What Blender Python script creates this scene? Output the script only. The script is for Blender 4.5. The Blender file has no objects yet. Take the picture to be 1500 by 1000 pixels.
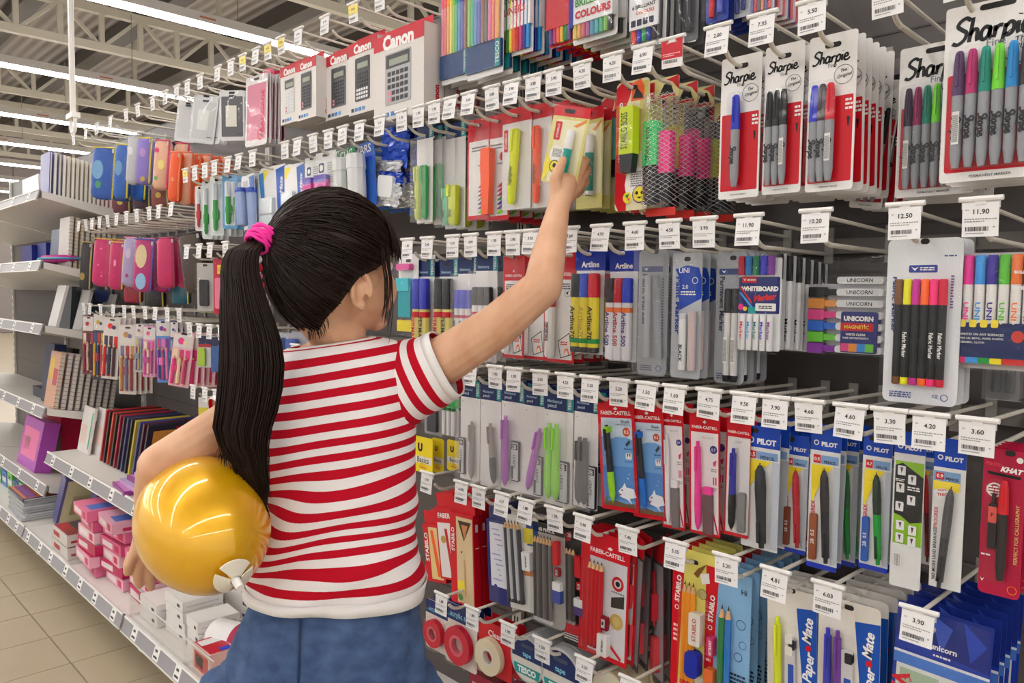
import bpy, math, random
from mathutils import Vector, Matrix, noise
random.seed(7)
SC = bpy.context.scene
COL = SC.collection
# ------------------------------------------------------------------ camera
F_PX=1130.0; YAW=math.radians(45.5); PITCH=math.radians(-3.5); ROLL=.012; H=1.18
def _n(v):
    l=math.sqrt(sum(a*a for a in v)); return tuple(a/l for a in v)
cl,sl=math.cos(PITCH),math.sin(PITCH)
FW=(-math.sin(YAW)*cl, math.cos(YAW)*cl, sl)
R0=(math.cos(YAW), math.sin(YAW),0.)
U0=(R0[1]*FW[2]-R0[2]*FW[1], R0[2]*FW[0]-R0[0]*FW[2], R0[0]*FW[1]-R0[1]*FW[0])
ca,sa=math.cos(ROLL),math.sin(ROLL)
RT=tuple(R0[i]*ca+U0[i]*sa for i in range(3)); UP=tuple(U0[i]*ca-R0[i]*sa for i in range(3))
def ray(px,py):
    u=(px-750)/F_PX; v=(500-py)/F_PX
    return tuple(FW[i]+u*RT[i]+v*UP[i] for i in range(3))
def PD(px,py,d):
    r=ray(px,py); return (r[0]*d, r[1]*d, H+r[2]*d)
def PY(px,py,Y):
    r=ray(px,py); return PD(px,py,Y/r[1])
def PZ(px,py,z):
    r=ray(px,py); return PD(px,py,(z-H)/r[2])
def proj(p):
    q=(p[0],p[1],p[2]-H); f=sum(q[i]*FW[i] for i in range(3))
    return (750+F_PX*sum(q[i]*RT[i] for i in range(3))/f, 500-F_PX*sum(q[i]*UP[i] for i in range(3))/f, f)
def XC(px,z,Y):   # X of the point of plane Y at height z seen in column px
    lo,hi=-60.,.55*Y+.3
    for _ in range(60):
        m=(lo+hi)/2
        if proj((m,Y,z))[0]<px: lo=m
        else: hi=m
    return m

cam_d = bpy.data.cameras.new('camera'); cam = bpy.data.objects.new('camera', cam_d); COL.objects.link(cam)
cam_d.sensor_width = 36; cam_d.lens = F_PX/1500*36; cam_d.clip_start = .05; cam_d.clip_end = 200
cam.matrix_world = Matrix(((RT[0], UP[0], -FW[0], 0), (RT[1], UP[1], -FW[1], 0), (RT[2], UP[2], -FW[2], H), (0, 0, 0, 1)))
SC.camera = cam
# ------------------------------------------------------------------ view, world
SC.view_settings.view_transform = 'Standard'; SC.view_settings.look = 'None'
SC.view_settings.gamma = 1; SC.view_settings.use_curve_mapping = False
SC.view_settings.exposure = 0.27
W = bpy.data.worlds.new('world'); SC.world = W; W.use_nodes = True
W.node_tree.nodes['Background'].inputs[0].default_value = (1, .985, .96, 1)
W.node_tree.nodes['Background'].inputs[1].default_value = 0.85
TUBE_STRENGTH = 27.0
SC.cycles.transparent_max_bounces = 24

# ------------------------------------------------------------------ materials
def lin(c):
    c = c/255.
    return c/12.92 if c <= .04045 else ((c+.055)/1.055)**2.4
def rgb(c): return (lin(c[0]), lin(c[1]), lin(c[2]), 1)
_M = {}
def M(c, rough=.42, metal=0., var=.06, coat=0., spec=.28, bump=0.):
    """procedural paint / plastic / card material with slight mottling"""
    if isinstance(c, bpy.types.Material): return c
    k = (tuple(c), rough, metal, var, coat, bump)
    if k in _M: return _M[k]
    m = bpy.data.materials.new('paint'); m.use_nodes = True
    n = m.node_tree.nodes; l = m.node_tree.links; b = n['Principled BSDF']
    col = rgb(c)
    if var:
        tx = n.new('ShaderNodeTexNoise'); tx.inputs['Scale'].default_value = 35
        mx = n.new('ShaderNodeMix'); mx.data_type = 'RGBA'
        mx.inputs['A'].default_value = col
        mx.inputs['B'].default_value = tuple(max(0, v*(1-var*2.2)) for v in col[:3])+(1,)
        l.new(tx.outputs['Fac'], mx.inputs['Factor']); l.new(mx.outputs['Result'], b.inputs['Base Color'])
        if bump:
            bp = n.new('ShaderNodeBump'); bp.inputs['Strength'].default_value = bump; bp.inputs['Distance'].default_value = .002
            l.new(tx.outputs['Fac'], bp.inputs['Height']); l.new(bp.outputs['Normal'], b.inputs['Normal'])
    else: b.inputs['Base Color'].default_value = col
    b.inputs['Roughness'].default_value = rough; b.inputs['Metallic'].default_value = metal
    b.inputs['Specular IOR Level'].default_value = spec
    b.inputs['Coat Weight'].default_value = coat; b.inputs['Coat Roughness'].default_value = .08
    _M[k] = m; return m
def film(kind='clear'):
    if kind in _M: return _M[kind]
    m = bpy.data.materials.new('film_'+kind); m.use_nodes = True
    n = m.node_tree.nodes; l = m.node_tree.links; n.remove(n['Principled BSDF'])
    out = n['Material Output']
    tr = n.new('ShaderNodeBsdfTransparent'); gl = n.new('ShaderNodeBsdfGlossy'); mx = n.new('ShaderNodeMixShader')
    lw = n.new('ShaderNodeLayerWeight'); ma = n.new('ShaderNodeMath'); ma.operation = 'MULTIPLY_ADD'
    tx = n.new('ShaderNodeTexNoise'); tx.inputs['Scale'].default_value = 55 if kind != 'hard' else 12
    tc = n.new('ShaderNodeTexCoord'); l.new(tc.outputs['Object'], tx.inputs['Vector'])
    tx.inputs['Detail'].default_value = 1.5; tx.inputs['Distortion'].default_value = 1.2
    bp = n.new('ShaderNodeBump'); bp.inputs['Strength'].default_value = .8 if kind != 'hard' else .25; bp.inputs['Distance'].default_value = .004
    l.new(tx.outputs['Fac'], bp.inputs['Height'])
    for s in (gl, lw): l.new(bp.outputs['Normal'], s.inputs['Normal'])
    lw.inputs['Blend'].default_value = .3
    ma.inputs[1].default_value = .16; ma.inputs[2].default_value = .022
    l.new(lw.outputs['Fresnel'], ma.inputs[0]); l.new(ma.outputs[0], mx.inputs['Fac'])
    gl.inputs['Roughness'].default_value = .13 if kind != 'hard' else .07
    tr.inputs['Color'].default_value = (.985, .985, .985, 1)
    l.new(tr.outputs[0], mx.inputs[1]); l.new(gl.outputs[0], mx.inputs[2])
    fin = mx
    if kind in ('milky', 'grey', 'yellowish'):
        df = n.new('ShaderNodeBsdfDiffuse'); df.inputs['Color'].default_value = {'milky': (.86, .84, .84, 1), 'grey': (.42, .43, .45, 1), 'yellowish': (.75, .72, .4, 1)}[kind]
        m2 = n.new('ShaderNodeMixShader'); m2.inputs['Fac'].default_value = {'milky': .12, 'grey': .22, 'yellowish': .2}[kind]
        l.new(mx.outputs[0], m2.inputs[1]); l.new(df.outputs[0], m2.inputs[2]); fin = m2
    l.new(fin.outputs[0], out.inputs['Surface'])
    _M[kind] = m; return m
def emit(name, c, s):
    m = bpy.data.materials.new(name); m.use_nodes = True
    b = m.node_tree.nodes['Principled BSDF']; b.inputs['Emission Color'].default_value = rgb(c); b.inputs['Emission Strength'].default_value = s
    b.inputs['Base Color'].default_value = (.8, .8, .8, 1)
    tx = m.node_tree.nodes.new('ShaderNodeTexNoise'); m.node_tree.links.new(tx.outputs['Fac'], b.inputs['Roughness'])
    return m

WHITE = (232, 230, 228); RED = (205, 20, 36); NAVY = (24, 44, 98); BLUE = (20, 50, 160); BLACK = (24, 24, 27)
YEL = (240, 222, 60); GREY = (150, 152, 156); TEAL = (20, 150, 140); GREEN = (30, 140, 60); PINK = (235, 60, 150)
CREAM = (236, 222, 120); ORANGE = (245, 100, 40); SILV = (170, 172, 176); PURP = (110, 60, 150)
# ------------------------------------------------------------------ mesh builder
class MB:
    def __init__(s): s.v = []; s.f = []; s.m = []; s.mats = []; s.uv = {}
    def mi(s, m):
        m = M(m) if not isinstance(m, bpy.types.Material) else m
        if m not in s.mats: s.mats.append(m)
        return s.mats.index(m)
    def add(s, vs, fs, m, mx=None):
        o = len(s.v); i = s.mi(m)
        s.v += [tuple(mx @ Vector(p)) for p in vs] if mx else [tuple(p) for p in vs]
        for f in fs: s.f.append([a+o for a in f]); s.m.append(i)
        return s
    def box(s, x0, x1, y0, y1, z0, z1, m, mx=None):
        vs = [(x, y, z) for x in (x0, x1) for y in (y0, y1) for z in (z0, z1)]
        return s.add(vs, [(0, 1, 3, 2), (4, 6, 7, 5), (0, 4, 5, 1), (2, 3, 7, 6), (0, 2, 6, 4), (1, 5, 7, 3)], m, mx)
    def prism(s, poly, y0, y1, m, mx=None):
        n = len(poly)
        a = sum(poly[i][0]*poly[(i+1) % n][1]-poly[(i+1) % n][0]*poly[i][1] for i in range(n))
        if a < 0: poly = poly[::-1]
        vs = [(x, y0, z) for x, z in poly]+[(x, y1, z) for x, z in poly]
        fs = [tuple(range(n)), tuple(range(2*n-1, n-1, -1))]+[(i, i+n, (i+1) % n+n, (i+1) % n) for i in range(n)]
        return s.add(vs, fs, m, mx)
    def flat(s, poly, y, m, mx=None):
        n = len(poly)
        a = sum(poly[i][0]*poly[(i+1) % n][1]-poly[(i+1) % n][0]*poly[i][1] for i in range(n))
        if a < 0: poly = poly[::-1]
        return s.add([(x, y, z) for x, z in poly], [tuple(range(n))], m, mx)
    def lathe(s, p0, p1, prof, m, seg=10, cap=True, mx=None):
        """prof: (t 0..1 along p0->p1, radius)"""
        p0 = Vector(p0); p1 = Vector(p1); d = (p1-p0); L = d.length; d = d/L if L else Vector((0, 0, 1))
        a = d.orthogonal().normalized(); b = d.cross(a)
        vs = []; k = len(prof)
        for t, r in prof:
            c = p0+d*L*t
            for j in range(seg):
                q = 2*math.pi*j/seg; vs.append(c+a*math.cos(q)*r+b*math.sin(q)*r)
        fs = [(i*seg+j, i*seg+(j+1) % seg, (i+1)*seg+(j+1) % seg, (i+1)*seg+j) for i in range(k-1) for j in range(seg)]
        if cap: fs += [tuple(range(seg-1, -1, -1)), tuple((k-1)*seg+j for j in range(seg))]
        return s.add(vs, fs, m, mx)
    def tube(s, pts, r, m, seg=8, mx=None):
        pts = [Vector(p) for p in pts]; n = len(pts); rs = r if isinstance(r, (list, tuple)) else [r]*n
        t = (pts[1]-pts[0]).normalized(); a = t.orthogonal().normalized(); vs = []
        for i, p in enumerate(pts):
            t = (pts[min(i+1, n-1)]-pts[max(i-1, 0)])
            t = t.normalized() if t.length > 1e-9 else Vector((0, 0, 1))
            a = a-t*a.dot(t); a = a.normalized() if a.length > 1e-6 else t.orthogonal().normalized()
            b = t.cross(a)
            for j in range(seg):
                q = 2*math.pi*j/seg; vs.append(p+a*math.cos(q)*rs[i]+b*math.sin(q)*rs[i])
        fs = [(i*seg+j, i*seg+(j+1) % seg, (i+1)*seg+(j+1) % seg, (i+1)*seg+j) for i in range(n-1) for j in range(seg)]
        fs += [tuple(range(seg-1, -1, -1)), tuple((n-1)*seg+j for j in range(seg))]
        return s.add(vs, fs, m, mx)
    def ball(s, c, r, m, seg=12, rings=8, mx=None):
        rx, ry, rz = r if isinstance(r, (tuple, list)) else (r, r, r)
        vs = [(c[0], c[1], c[2]+rz)]
        for i in range(1, rings):
            t = math.pi*i/rings
            for j in range(seg):
                q = 2*math.pi*j/seg; vs.append((c[0]+rx*math.sin(t)*math.cos(q), c[1]+ry*math.sin(t)*math.sin(q), c[2]+rz*math.cos(t)))
        vs.append((c[0], c[1], c[2]-rz)); e = len(vs)-1
        fs = [(0, 1+j, 1+(j+1) % seg) for j in range(seg)]
        fs += [(1+i*seg+j, 1+(i+1)*seg+j, 1+(i+1)*seg+(j+1) % seg, 1+i*seg+(j+1) % seg) for i in range(rings-2) for j in range(seg)]
        fs += [(e, 1+(rings-2)*seg+(j+1) % seg, 1+(rings-2)*seg+j) for j in range(seg)]
        return s.add(vs, fs, m, mx)
    def mesh(s, name):
        me = bpy.data.meshes.new(name); me.from_pydata(s.v, [], s.f)
        for m in s.mats: me.materials.append(m)
        me.polygons.foreach_set('material_index', s.m)
        return me
    def build(s, name, parent=None, smooth=False, loc=None):
        if not s.f: return None
        me = s.mesh(name)
        if smooth: smooth_mesh(me, smooth)
        return obj(name, me, parent, loc)
def smooth_mesh(me, ang):
    for p in me.polygons: p.use_smooth = True
    if ang is not True: me.set_sharp_from_angle(angle=math.radians(ang))
def obj(name, me, parent=None, loc=None):
    o = bpy.data.objects.new(name, me); COL.objects.link(o)
    if parent: o.parent = parent; KIDS.setdefault(parent.name, []).append(o)
    if loc: o.location = loc
    return o
def thing(name, label, cat, loc=(0, 0, 0), group=None, rot=(0, 0, 0)):
    o = bpy.data.objects.new(name, None); COL.objects.link(o); o.location = loc; o.rotation_euler = rot
    o.empty_display_size = .02
    return tag(o, label, cat, group)
def tag(o, label=None, cat=None, group=None, kind=None):
    if label: o['label'] = label
    if cat: o['category'] = cat
    if group: o['group'] = group
    if kind: o['kind'] = kind
    return o
def kids(o): return [c for c in CH.get(o.name, [])] if False else list(o.children)
def copy_thing(root, skip=(), label=None, group=None):
    r = root.copy(); COL.objects.link(r)
    if label: r['label'] = label
    if group: r['group'] = group
    def rec(src, dst):
        for ch in list(KIDS.get(src.name, ())):
            if ch.name.split('.')[0] in skip: continue
            c = ch.copy(); COL.objects.link(c); c.parent = dst
            rec(ch, c)
    rec(root, r)
    return r
KIDS = {}
def rrect(x0, x1, z0, z1, r, n=4):
    r = min(r, (x1-x0)/2-1e-6, (z1-z0)/2-1e-6)
    if r <= 1e-5: return [(x0, z0), (x1, z0), (x1, z1), (x0, z1)]
    out = []
    for cx, cz, a0 in ((x1-r, z0+r, -90), (x1-r, z1-r, 0), (x0+r, z1-r, 90), (x0+r, z0+r, 180)):
        for i in range(n+1):
            a = math.radians(a0+90*i/n); out.append((cx+r*math.cos(a), cz+r*math.sin(a)))
    return out
def ell(cx, cz, rx, rz, n=16): return [(cx+rx*math.cos(2*math.pi*i/n), cz+rz*math.sin(2*math.pi*i/n)) for i in range(n)]
# ------------------------------------------------------------------ lettering
_T = {}
def text_geo(s, bold=0.):
    """vertices / faces of a string, normalised: centred, height of a capital = 1"""
    k = (s, bold)
    if k in _T: return _T[k]
    cu = bpy.data.curves.new('lettering', 'FONT'); cu.body = s; cu.size = 1; cu.offset = bold; cu.resolution_u = 2
    ob = bpy.data.objects.new('lettering', cu); COL.objects.link(ob)
    me = bpy.data.meshes.new_from_object(ob)
    vs = [v.co.copy() for v in me.vertices]; fs = [tuple(p.vertices) for p in me.polygons]
    bpy.data.objects.remove(ob); bpy.data.meshes.remove(me); bpy.data.curves.remove(cu)
    if not vs: vs = [Vector((0, 0, 0))]
    x0 = min(v.x for v in vs); x1 = max(v.x for v in vs); z0 = 0.; z1 = .69
    w = max(x1-x0, 1e-3)
    out = ([((v.x-(x0+x1)/2)/w, (v.y-(z0+z1)/2)/.69) for v in vs], fs, w/.69)
    _T[k] = out; return out
def put_text(mb, s, cx, cz, length, m, y, rot=0., height=None, shear=0., bold=.0):
    vs, fs, asp = text_geo(s, bold)
    h = height if height else length/asp
    ca_, sa_ = math.cos(rot), math.sin(rot); out = []
    for x, z in vs:
        X = x*length+shear*z*h; Z = z*h
        out.append((cx+X*ca_-Z*sa_, y, cz+X*sa_+Z*ca_))
    mb.add(out, fs, m)
# pen-written word, drawn as strokes (x, y) with capital height 1
SCRIPT = [
 [(.55,.88),(.38,1.),(.18,.9),(.12,.72),(.3,.56),(.46,.42),(.42,.18),(.2,.02),(.0,.1)],
 [(.62,.98),(.62,.5),(.6,.04)], [(.6,.3),(.72,.5),(.84,.45),(.86,.2),(.9,.04)],
 [(1.28,.45),(1.12,.52),(1.,.35),(1.02,.12),(1.14,.04),(1.27,.2),(1.3,.48),(1.3,.2),(1.38,.04)],
 [(1.46,.5),(1.48,.25),(1.46,.04)], [(1.47,.28),(1.58,.46),(1.72,.46)],
 [(1.82,.5),(1.8,.1),(1.76,-.36)], [(1.82,.35),(1.96,.52),(2.1,.42),(2.08,.14),(1.94,.04),(1.82,.14)],
 [(2.24,.5),(2.24,.2),(2.3,.04)], [(2.26,.72),(2.27,.76)],
 [(2.42,.28),(2.66,.32),(2.62,.5),(2.48,.5),(2.4,.28),(2.48,.06),(2.7,.06),(2.84,.2)],
]
def smooth_line(pts, n=5):
    out = []
    for i in range(len(pts)-1):
        p0 = pts[max(i-1, 0)]; p1 = pts[i]; p2 = pts[i+1]; p3 = pts[min(i+2, len(pts)-1)]
        for k in range(n):
            t = k/n
            out.append(tuple(.5*((2*p1[a])+(-p0[a]+p2[a])*t+(2*p0[a]-5*p1[a]+4*p2[a]-p3[a])*t*t+(-p0[a]+3*p1[a]-3*p2[a]+p3[a])*t**3) for a in range(len(p1))))
    out.append(tuple(pts[-1])); return out
def put_strokes(mb, strokes, cx, cz, length, m, y, wid=.09, span=2.84, rot=0., slant=.12):
    sc = length/span
    for st in strokes:
        p = smooth_line(st, 4)
        L = []; Rr = []
        for i, (x, z) in enumerate(p):
            a = p[max(i-1, 0)]; b = p[min(i+1, len(p)-1)]
            dx, dz = b[0]-a[0], b[1]-a[1]; l = math.hypot(dx, dz) or 1
            nx, nz = -dz/l*wid/2, dx/l*wid/2
            L.append((x+nx, z+nz)); Rr.append((x-nx, z-nz))
        vs = []
        for (x, z) in L+Rr:
            X = (x-span/2+slant*z)*sc; Z = (z-.4)*sc
            vs.append((cx+X*math.cos(rot)-Z*math.sin(rot), y, cz+X*math.sin(rot)+Z*math.cos(rot)))
        n = len(p)
        mb.add(vs, [(i, i+n, i+n+1, i+1) for i in range(n-1)], m)
# ================================================================== THE SETTING
def struct(name, mb, parent=None):
    o = mb.build(name, parent)
    if parent is None: o['kind'] = 'structure'
    return o
floor_sub = struct('floor', MB().box(-25, 9, -9, 15, -.05, -.004, (120, 112, 98)))
def tile_mat():
    m = bpy.data.materials.new('floor_tile'); m.use_nodes = True; n = m.node_tree.nodes; l = m.node_tree.links; b = n['Principled BSDF']
    g = n.new('ShaderNodeTexCoord'); t = n.new('ShaderNodeTexNoise'); t.inputs['Scale'].default_value = 6; t.inputs['Detail'].default_value = 6
    r = n.new('ShaderNodeValToRGB'); r.color_ramp.elements[0].color = rgb((164, 150, 126)); r.color_ramp.elements[1].color = rgb((184, 170, 145))
    l.new(g.outputs['Object'], t.inputs['Vector']); l.new(t.outputs['Fac'], r.inputs[0]); l.new(r.outputs[0], b.inputs['Base Color'])
    b.inputs['Roughness'].default_value = .3; return m
TM = tile_mat()
tile = .252; tly = .4; tb = MB(); e = .0015
tb.add([(e, e, -.004), (tile-e, e, -.004), (tile-e, tly-e, -.004), (e, tly-e, -.004), (e+.001, e+.001, 0), (tile-e-.001, e+.001, 0), (tile-e-.001, tly-e-.001, 0), (e+.001, tly-e-.001, 0)],
       [(4, 5, 6, 7), (0, 1, 5, 4), (1, 2, 6, 5), (2, 3, 7, 6), (3, 0, 4, 7)], TM)
tile_me = tb.mesh('tile')
for i in range(-15, 3):
    for j in range(-3, 2):
        obj('tile', tile_me, floor_sub, (-2.66+i*tile, .677+j*tly, 0))
# the remaining floor, too far off to tell tiles apart
def grid_floor():
    m = TM.copy(); n = m.node_tree.nodes; l = m.node_tree.links
    return m
far = MB()
for (x0, x1, y0, y1) in ((-25, -2.66-15*tile, -9, 15), (-2.66+3*tile, 9, -9, 15), (-2.66-15*tile, -2.66+3*tile, -9, .677-3*tly), (-2.66-15*tile, -2.66+3*tile, .677+2*tly, 15)):
    far.add([(x0, y0, 0), (x1, y0, 0), (x1, y1, 0), (x0, y1, 0)], [(0, 1, 2, 3)], TM)
far.build('far_floor', floor_sub)

def deck_mat():
    m = bpy.data.materials.new('roof_deck'); m.use_nodes = True; n = m.node_tree.nodes; l = m.node_tree.links; b = n['Principled BSDF']
    tc = n.new('ShaderNodeTexCoord'); w = n.new('ShaderNodeTexWave'); w.bands_direction = 'Y'; w.inputs['Scale'].default_value = 1.6
    bp = n.new('ShaderNodeBump'); bp.inputs['Strength'].default_value = .7; bp.inputs['Distance'].default_value = .05
    l.new(tc.outputs['Object'], w.inputs['Vector']); l.new(w.outputs['Fac'], bp.inputs['Height']); l.new(bp.outputs[0], b.inputs['Normal'])
    r = n.new('ShaderNodeValToRGB'); r.color_ramp.elements[0].color = rgb((150, 146, 146)); r.color_ramp.elements[1].color = rgb((182, 178, 180)); l.new(w.outputs['Fac'], r.inputs[0]); l.new(r.outputs[0], b.inputs['Base Color'])
    b.inputs['Roughness'].default_value = .6; return m
ZR = H+4.6
cb = MB(); cb.box(-25, 9, -9, 15, ZR, ZR+.1, deck_mat())
ceil = struct('ceiling', cb)
STEEL = (186, 180, 165); DKST = (88, 84, 80)
for k in range(14):      # dark purlins along the shop
    y = -6.2+k*1.55
    mb = MB(); mb.box(-25, 9, y, y+.06, ZR-.32, ZR, DKST); mb.box(-25, 9, y-.1, y+.16, ZR-.34, ZR-.32, DKST); mb.build('purlin', ceil)
for k, X in enumerate((-4.3, -7.8, -11.3, -14.8, -18.3, -21.8)):   # lattice trusses across the shop
    zb, zt = H+3.2, H+3.68
    tr = MB(); tr.box(X-.05, X+.05, -9, 15, zb-.05, zb+.05, STEEL); tr.box(X-.05, X+.05, -9, 15, zt-.05, zt+.05, STEEL)
    o = tr.build('truss', ceil)
    web = MB(); y = -8.84
    for j in range(48):
        web.box(X-.03, X+.03, y-.03, y+.03, zb, zt, STEEL)
        web.tube([(X, y, zb if j % 2 else zt), (X, y+.49, zt if j % 2 else zb)], .028, STEEL, 4); y += .49
    web.build('truss_web', ceil)
    for yy in (-5, 0, 5, 10): MB().box(X-.03, X+.03, yy-.03, yy+.03, zt, ZR, STEEL).build('truss_hanger', ceil)
def panel_mat():
    m = bpy.data.materials.new('wall_panel'); m.use_nodes = True; n = m.node_tree.nodes; l = m.node_tree.links; b = n['Principled BSDF']
    t = n.new('ShaderNodeTexNoise'); t.inputs['Scale'].default_value = 2; r = n.new('ShaderNodeValToRGB')
    r.color_ramp.elements[0].color = rgb((118, 110, 108)); r.color_ramp.elements[1].color = rgb((132, 124, 120)); l.new(t.outputs['Fac'], r.inputs[0]); l.new(r.outputs[0], b.inputs['Base Color']); return m
PM = panel_mat()
wl = struct('wall_left', MB().box(-24.2, -24, -9, 15, 0, ZR, PM))
for j in range(24):
    MB().box(-24, -23.97, -9+j+.015, -9+j+.985, .02, ZR-.02, PM).build('wall_panel', wl)
struct('wall_back', MB().box(-25, 9, 15, 15.2, 0, ZR, PM))
# ---- LED battens
TUBE = emit('led_tube', (255, 250, 244), TUBE_STRENGTH)
LX = [4.0, 1.25, -1.5, -4.25, -7.05, -9.85, -12.6, -15.1, -17.6, -20.2, -22.6]
pos = ['outermost beyond the camera', 'second beyond the camera', 'over the aisle', 'over the girl', 'nearest in view, crossing the top left corner', 'second in view from the top left', 'third in view from the top left', 'fourth in view from the top left', 'fifth in view from the top left', 'sixth, low over the far shelves', 'last, by the far wall']
for X, nm in zip(LX, pos):
    z = H+2.4
    L = thing('ceiling_light', 'long white LED strip light, '+nm, 'light', (X, 3, z), 'strip lights under the roof trusses')
    MB().box(-.045, .045, -11.5, 11.5, -.03, 0, TUBE).build('diffuser', L)
    hb = MB(); hb.prism([(-.055, .0), (.055, .0), (.03, .09), (-.03, .09)], -11.5, 11.5, (205, 200, 195)); hb.build('housing', L)
    for yy in range(-9, 11, 3):
        MB().tube([(0, yy+.3, .09), (0, yy+.3, .85)], .004, (120, 118, 115), 5).build('suspension_wire', L)
        if X < -5: MB().box(.036, .052, yy-.07, yy+.07, .035, .05, (180, 110, 85)).build('warning_sticker', L)
p0 = PD(98, -40, 6.0); p1 = PD(107, 174, 6.0)
rod = thing('hanging_rod', 'white rod with a loop end hanging from the roof at top left', 'rod', (p1[0], p1[1], p1[2]))
MB().tube([(0, 0, .02), (0, 0, ZR-p1[2])], .022, (225, 222, 218), 8).build('rod', rod, 40)
mb = MB(); mb.tube([(-.055, 0, .03), (-.055, 0, -.06), (-.03, 0, -.1), (.03, 0, -.1), (.055, 0, -.06), (.055, 0, .03)], .014, WHITE, 8); mb.box(-.08, .08, -.03, .03, 0, .04, WHITE); mb.build('loop', rod, 40)

# ================================================================== GONDOLA BAYS
YT, YW = 1.0, 1.30      # tips of the hooks, face of the back panel
ROWS = {'A0': 1.84, 'A': 1.568, 'B': 1.295, 'C': 1.043, 'D': .803, 'E': .556, 'L1': 1.468, 'B2': 1.324, 'L2': 1.118, 'C2': 1.074, 'D2': .875, 'Z': 2.10, 'F': .33}
PANEL = (88, 82, 80); SHW = (222, 218, 212); RAIL = (150, 148, 152)
BX = [-6.3, -5.05, -3.8, -2.55, -1.3, -.05, 1.2]
bn = ['farthest left book shelving bay', 'book shelving bay at the left edge', 'bay of pencil cases and shelves', 'bay behind the girl', 'bay of pens and markers in front of the camera', 'bay at the right edge']
bars = [(), (), ('A0', 'L1', 'L2'), ('A0', 'A', 'B2', 'C2', 'D2'), ('A0', 'A', 'B', 'C', 'D', 'E'), ('A0', 'A', 'B', 'C', 'D', 'E')]
tops = [1.9, 1.9, 1.9, 1.9, 2.5, 2.5]
tagn = 0
for b in range(6):
    x0, x1 = BX[b], BX[b+1]; T = tops[b]
    g = thing('shelving_bay', 'grey metal '+bn[b], 'shelving', (x0, YW, 0), 'display bays along the aisle')
    mb = MB()
    mb.box(.001, x1-x0, .0, .02, .1, T, PANEL); mb.build('back_panel', g)
    for zz in [.1+.3*q for q in range(1, int((T-.1)/.3)+1)]: MB().box(.03, x1-x0-.03, -.002, 0, zz-.0015, zz+.0015, (70, 66, 64)).build('panel_joint', g)
    mb = MB(); mb.box(.001, .031, -.012, .03, 0, T+.01, (206, 202, 197)); mb.build('upright', g)
    sl = MB()
    for k in range(int(T/.05)-2):
        for sx in (.008, .018): sl.box(sx, sx+.004, -.0125, -.0119, .13+k*.05, .155+k*.05, (30, 30, 30))
    tag(sl.build('upright_slots', g), kind='stuff')
    for r in bars[b]:
        zc = ROWS[r]-.03; mb = MB(); mb.box(.032, x1-x0, -.028, -.012, zc-.012, zc+.012, (112, 106, 102)); mb.build('crossbar', g)
    mb = MB(); mb.box(0.002, x1-x0-.002, -.49, .0, .125, .15, SHW); mb.build('base_shelf', g)
    mb = MB(); mb.prism([(.001, .05), (.03, .05), (.03, .125), (.001, .125)], -.44, -.03, SHW); mb.box(.001, .03, -.46, -.44, .03, .125, SHW); mb.build('base_leg', g)
    mb = MB(); mb.lathe((.031, -.33, 0), (.031, -.33, .05), [(0, .03), (.25, .03), (.35, .01), (1, .01)], BLACK, 12); mb.build('foot', g)
    # sloping ticket rail with tickets
    def rail(z, y, t, xa, xb, n, par):
        mx = Matrix.Translation((0, y, z)) @ Matrix.Rotation(math.radians(-18), 4, 'X')
        mb = MB(); mb.box(xa, xb, -.006, 0, -.045, 0, RAIL, mx); mb.box(xa, xb, -.009, .001, -.004, .002, WHITE, mx); mb.box(xa, xb, -.009, .0, -.048, -.044, SHW, mx)
        mb.build('ticket_rail', par)
        for k in range(n):
            xx = xa+(xb-xa)*(k+.5+random.uniform(-.12, .12))/n
            q = MB(); q.box(-.02, .02, -.0075, -.0062, -.042, -.004, (235, 233, 231), mx); q.box(-.011, .006, -.0079, -.0074, -.019, -.012, (60, 60, 62), mx); q.box(-.014, .012, -.0079, -.0074, -.036, -.030, (50, 50, 52), mx)
            q.build('shelf_ticket', par, loc=(xx, 0, 0))
    rail(.152, -.492, 0, .01, x1-x0-.01, 7, g)
    if b == 2:
        shf = MB(); shf.box(.012, x1-x0-.012, -.40, 0, .445, .468, SHW); so = shf.build('shelf', g); rail(.47, -.402, 0, .012, x1-x0-.012, 5, so)
    if b < 2:
        for zz in (1.60, 1.295, 1.02, .655, .31):
            mb = MB(); dp = .40; dr = .075
            mb.prism([(0, 0), (0, 0)], 0, 0, SHW) if False else None
            a = [(.012, -dp, zz), (x1-x0-.012, -dp, zz), (x1-x0-.012, 0, zz-dr), (.012, 0, zz-dr)]
            lo = [(p[0], p[1], p[2]-(.028 if p[1] < -.1 else .05)) for p in a]
            mb.add(a+lo, [(0, 1, 2, 3), (4, 7, 6, 5), (0, 4, 5, 1), (1, 5, 6, 2), (2, 6, 7, 3), (3, 7, 4, 0)], SHW); so = mb.build('shelf', g)
            rail(zz+.004, -dp-.003, 0, .012, x1-x0-.012, 4, so)

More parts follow.
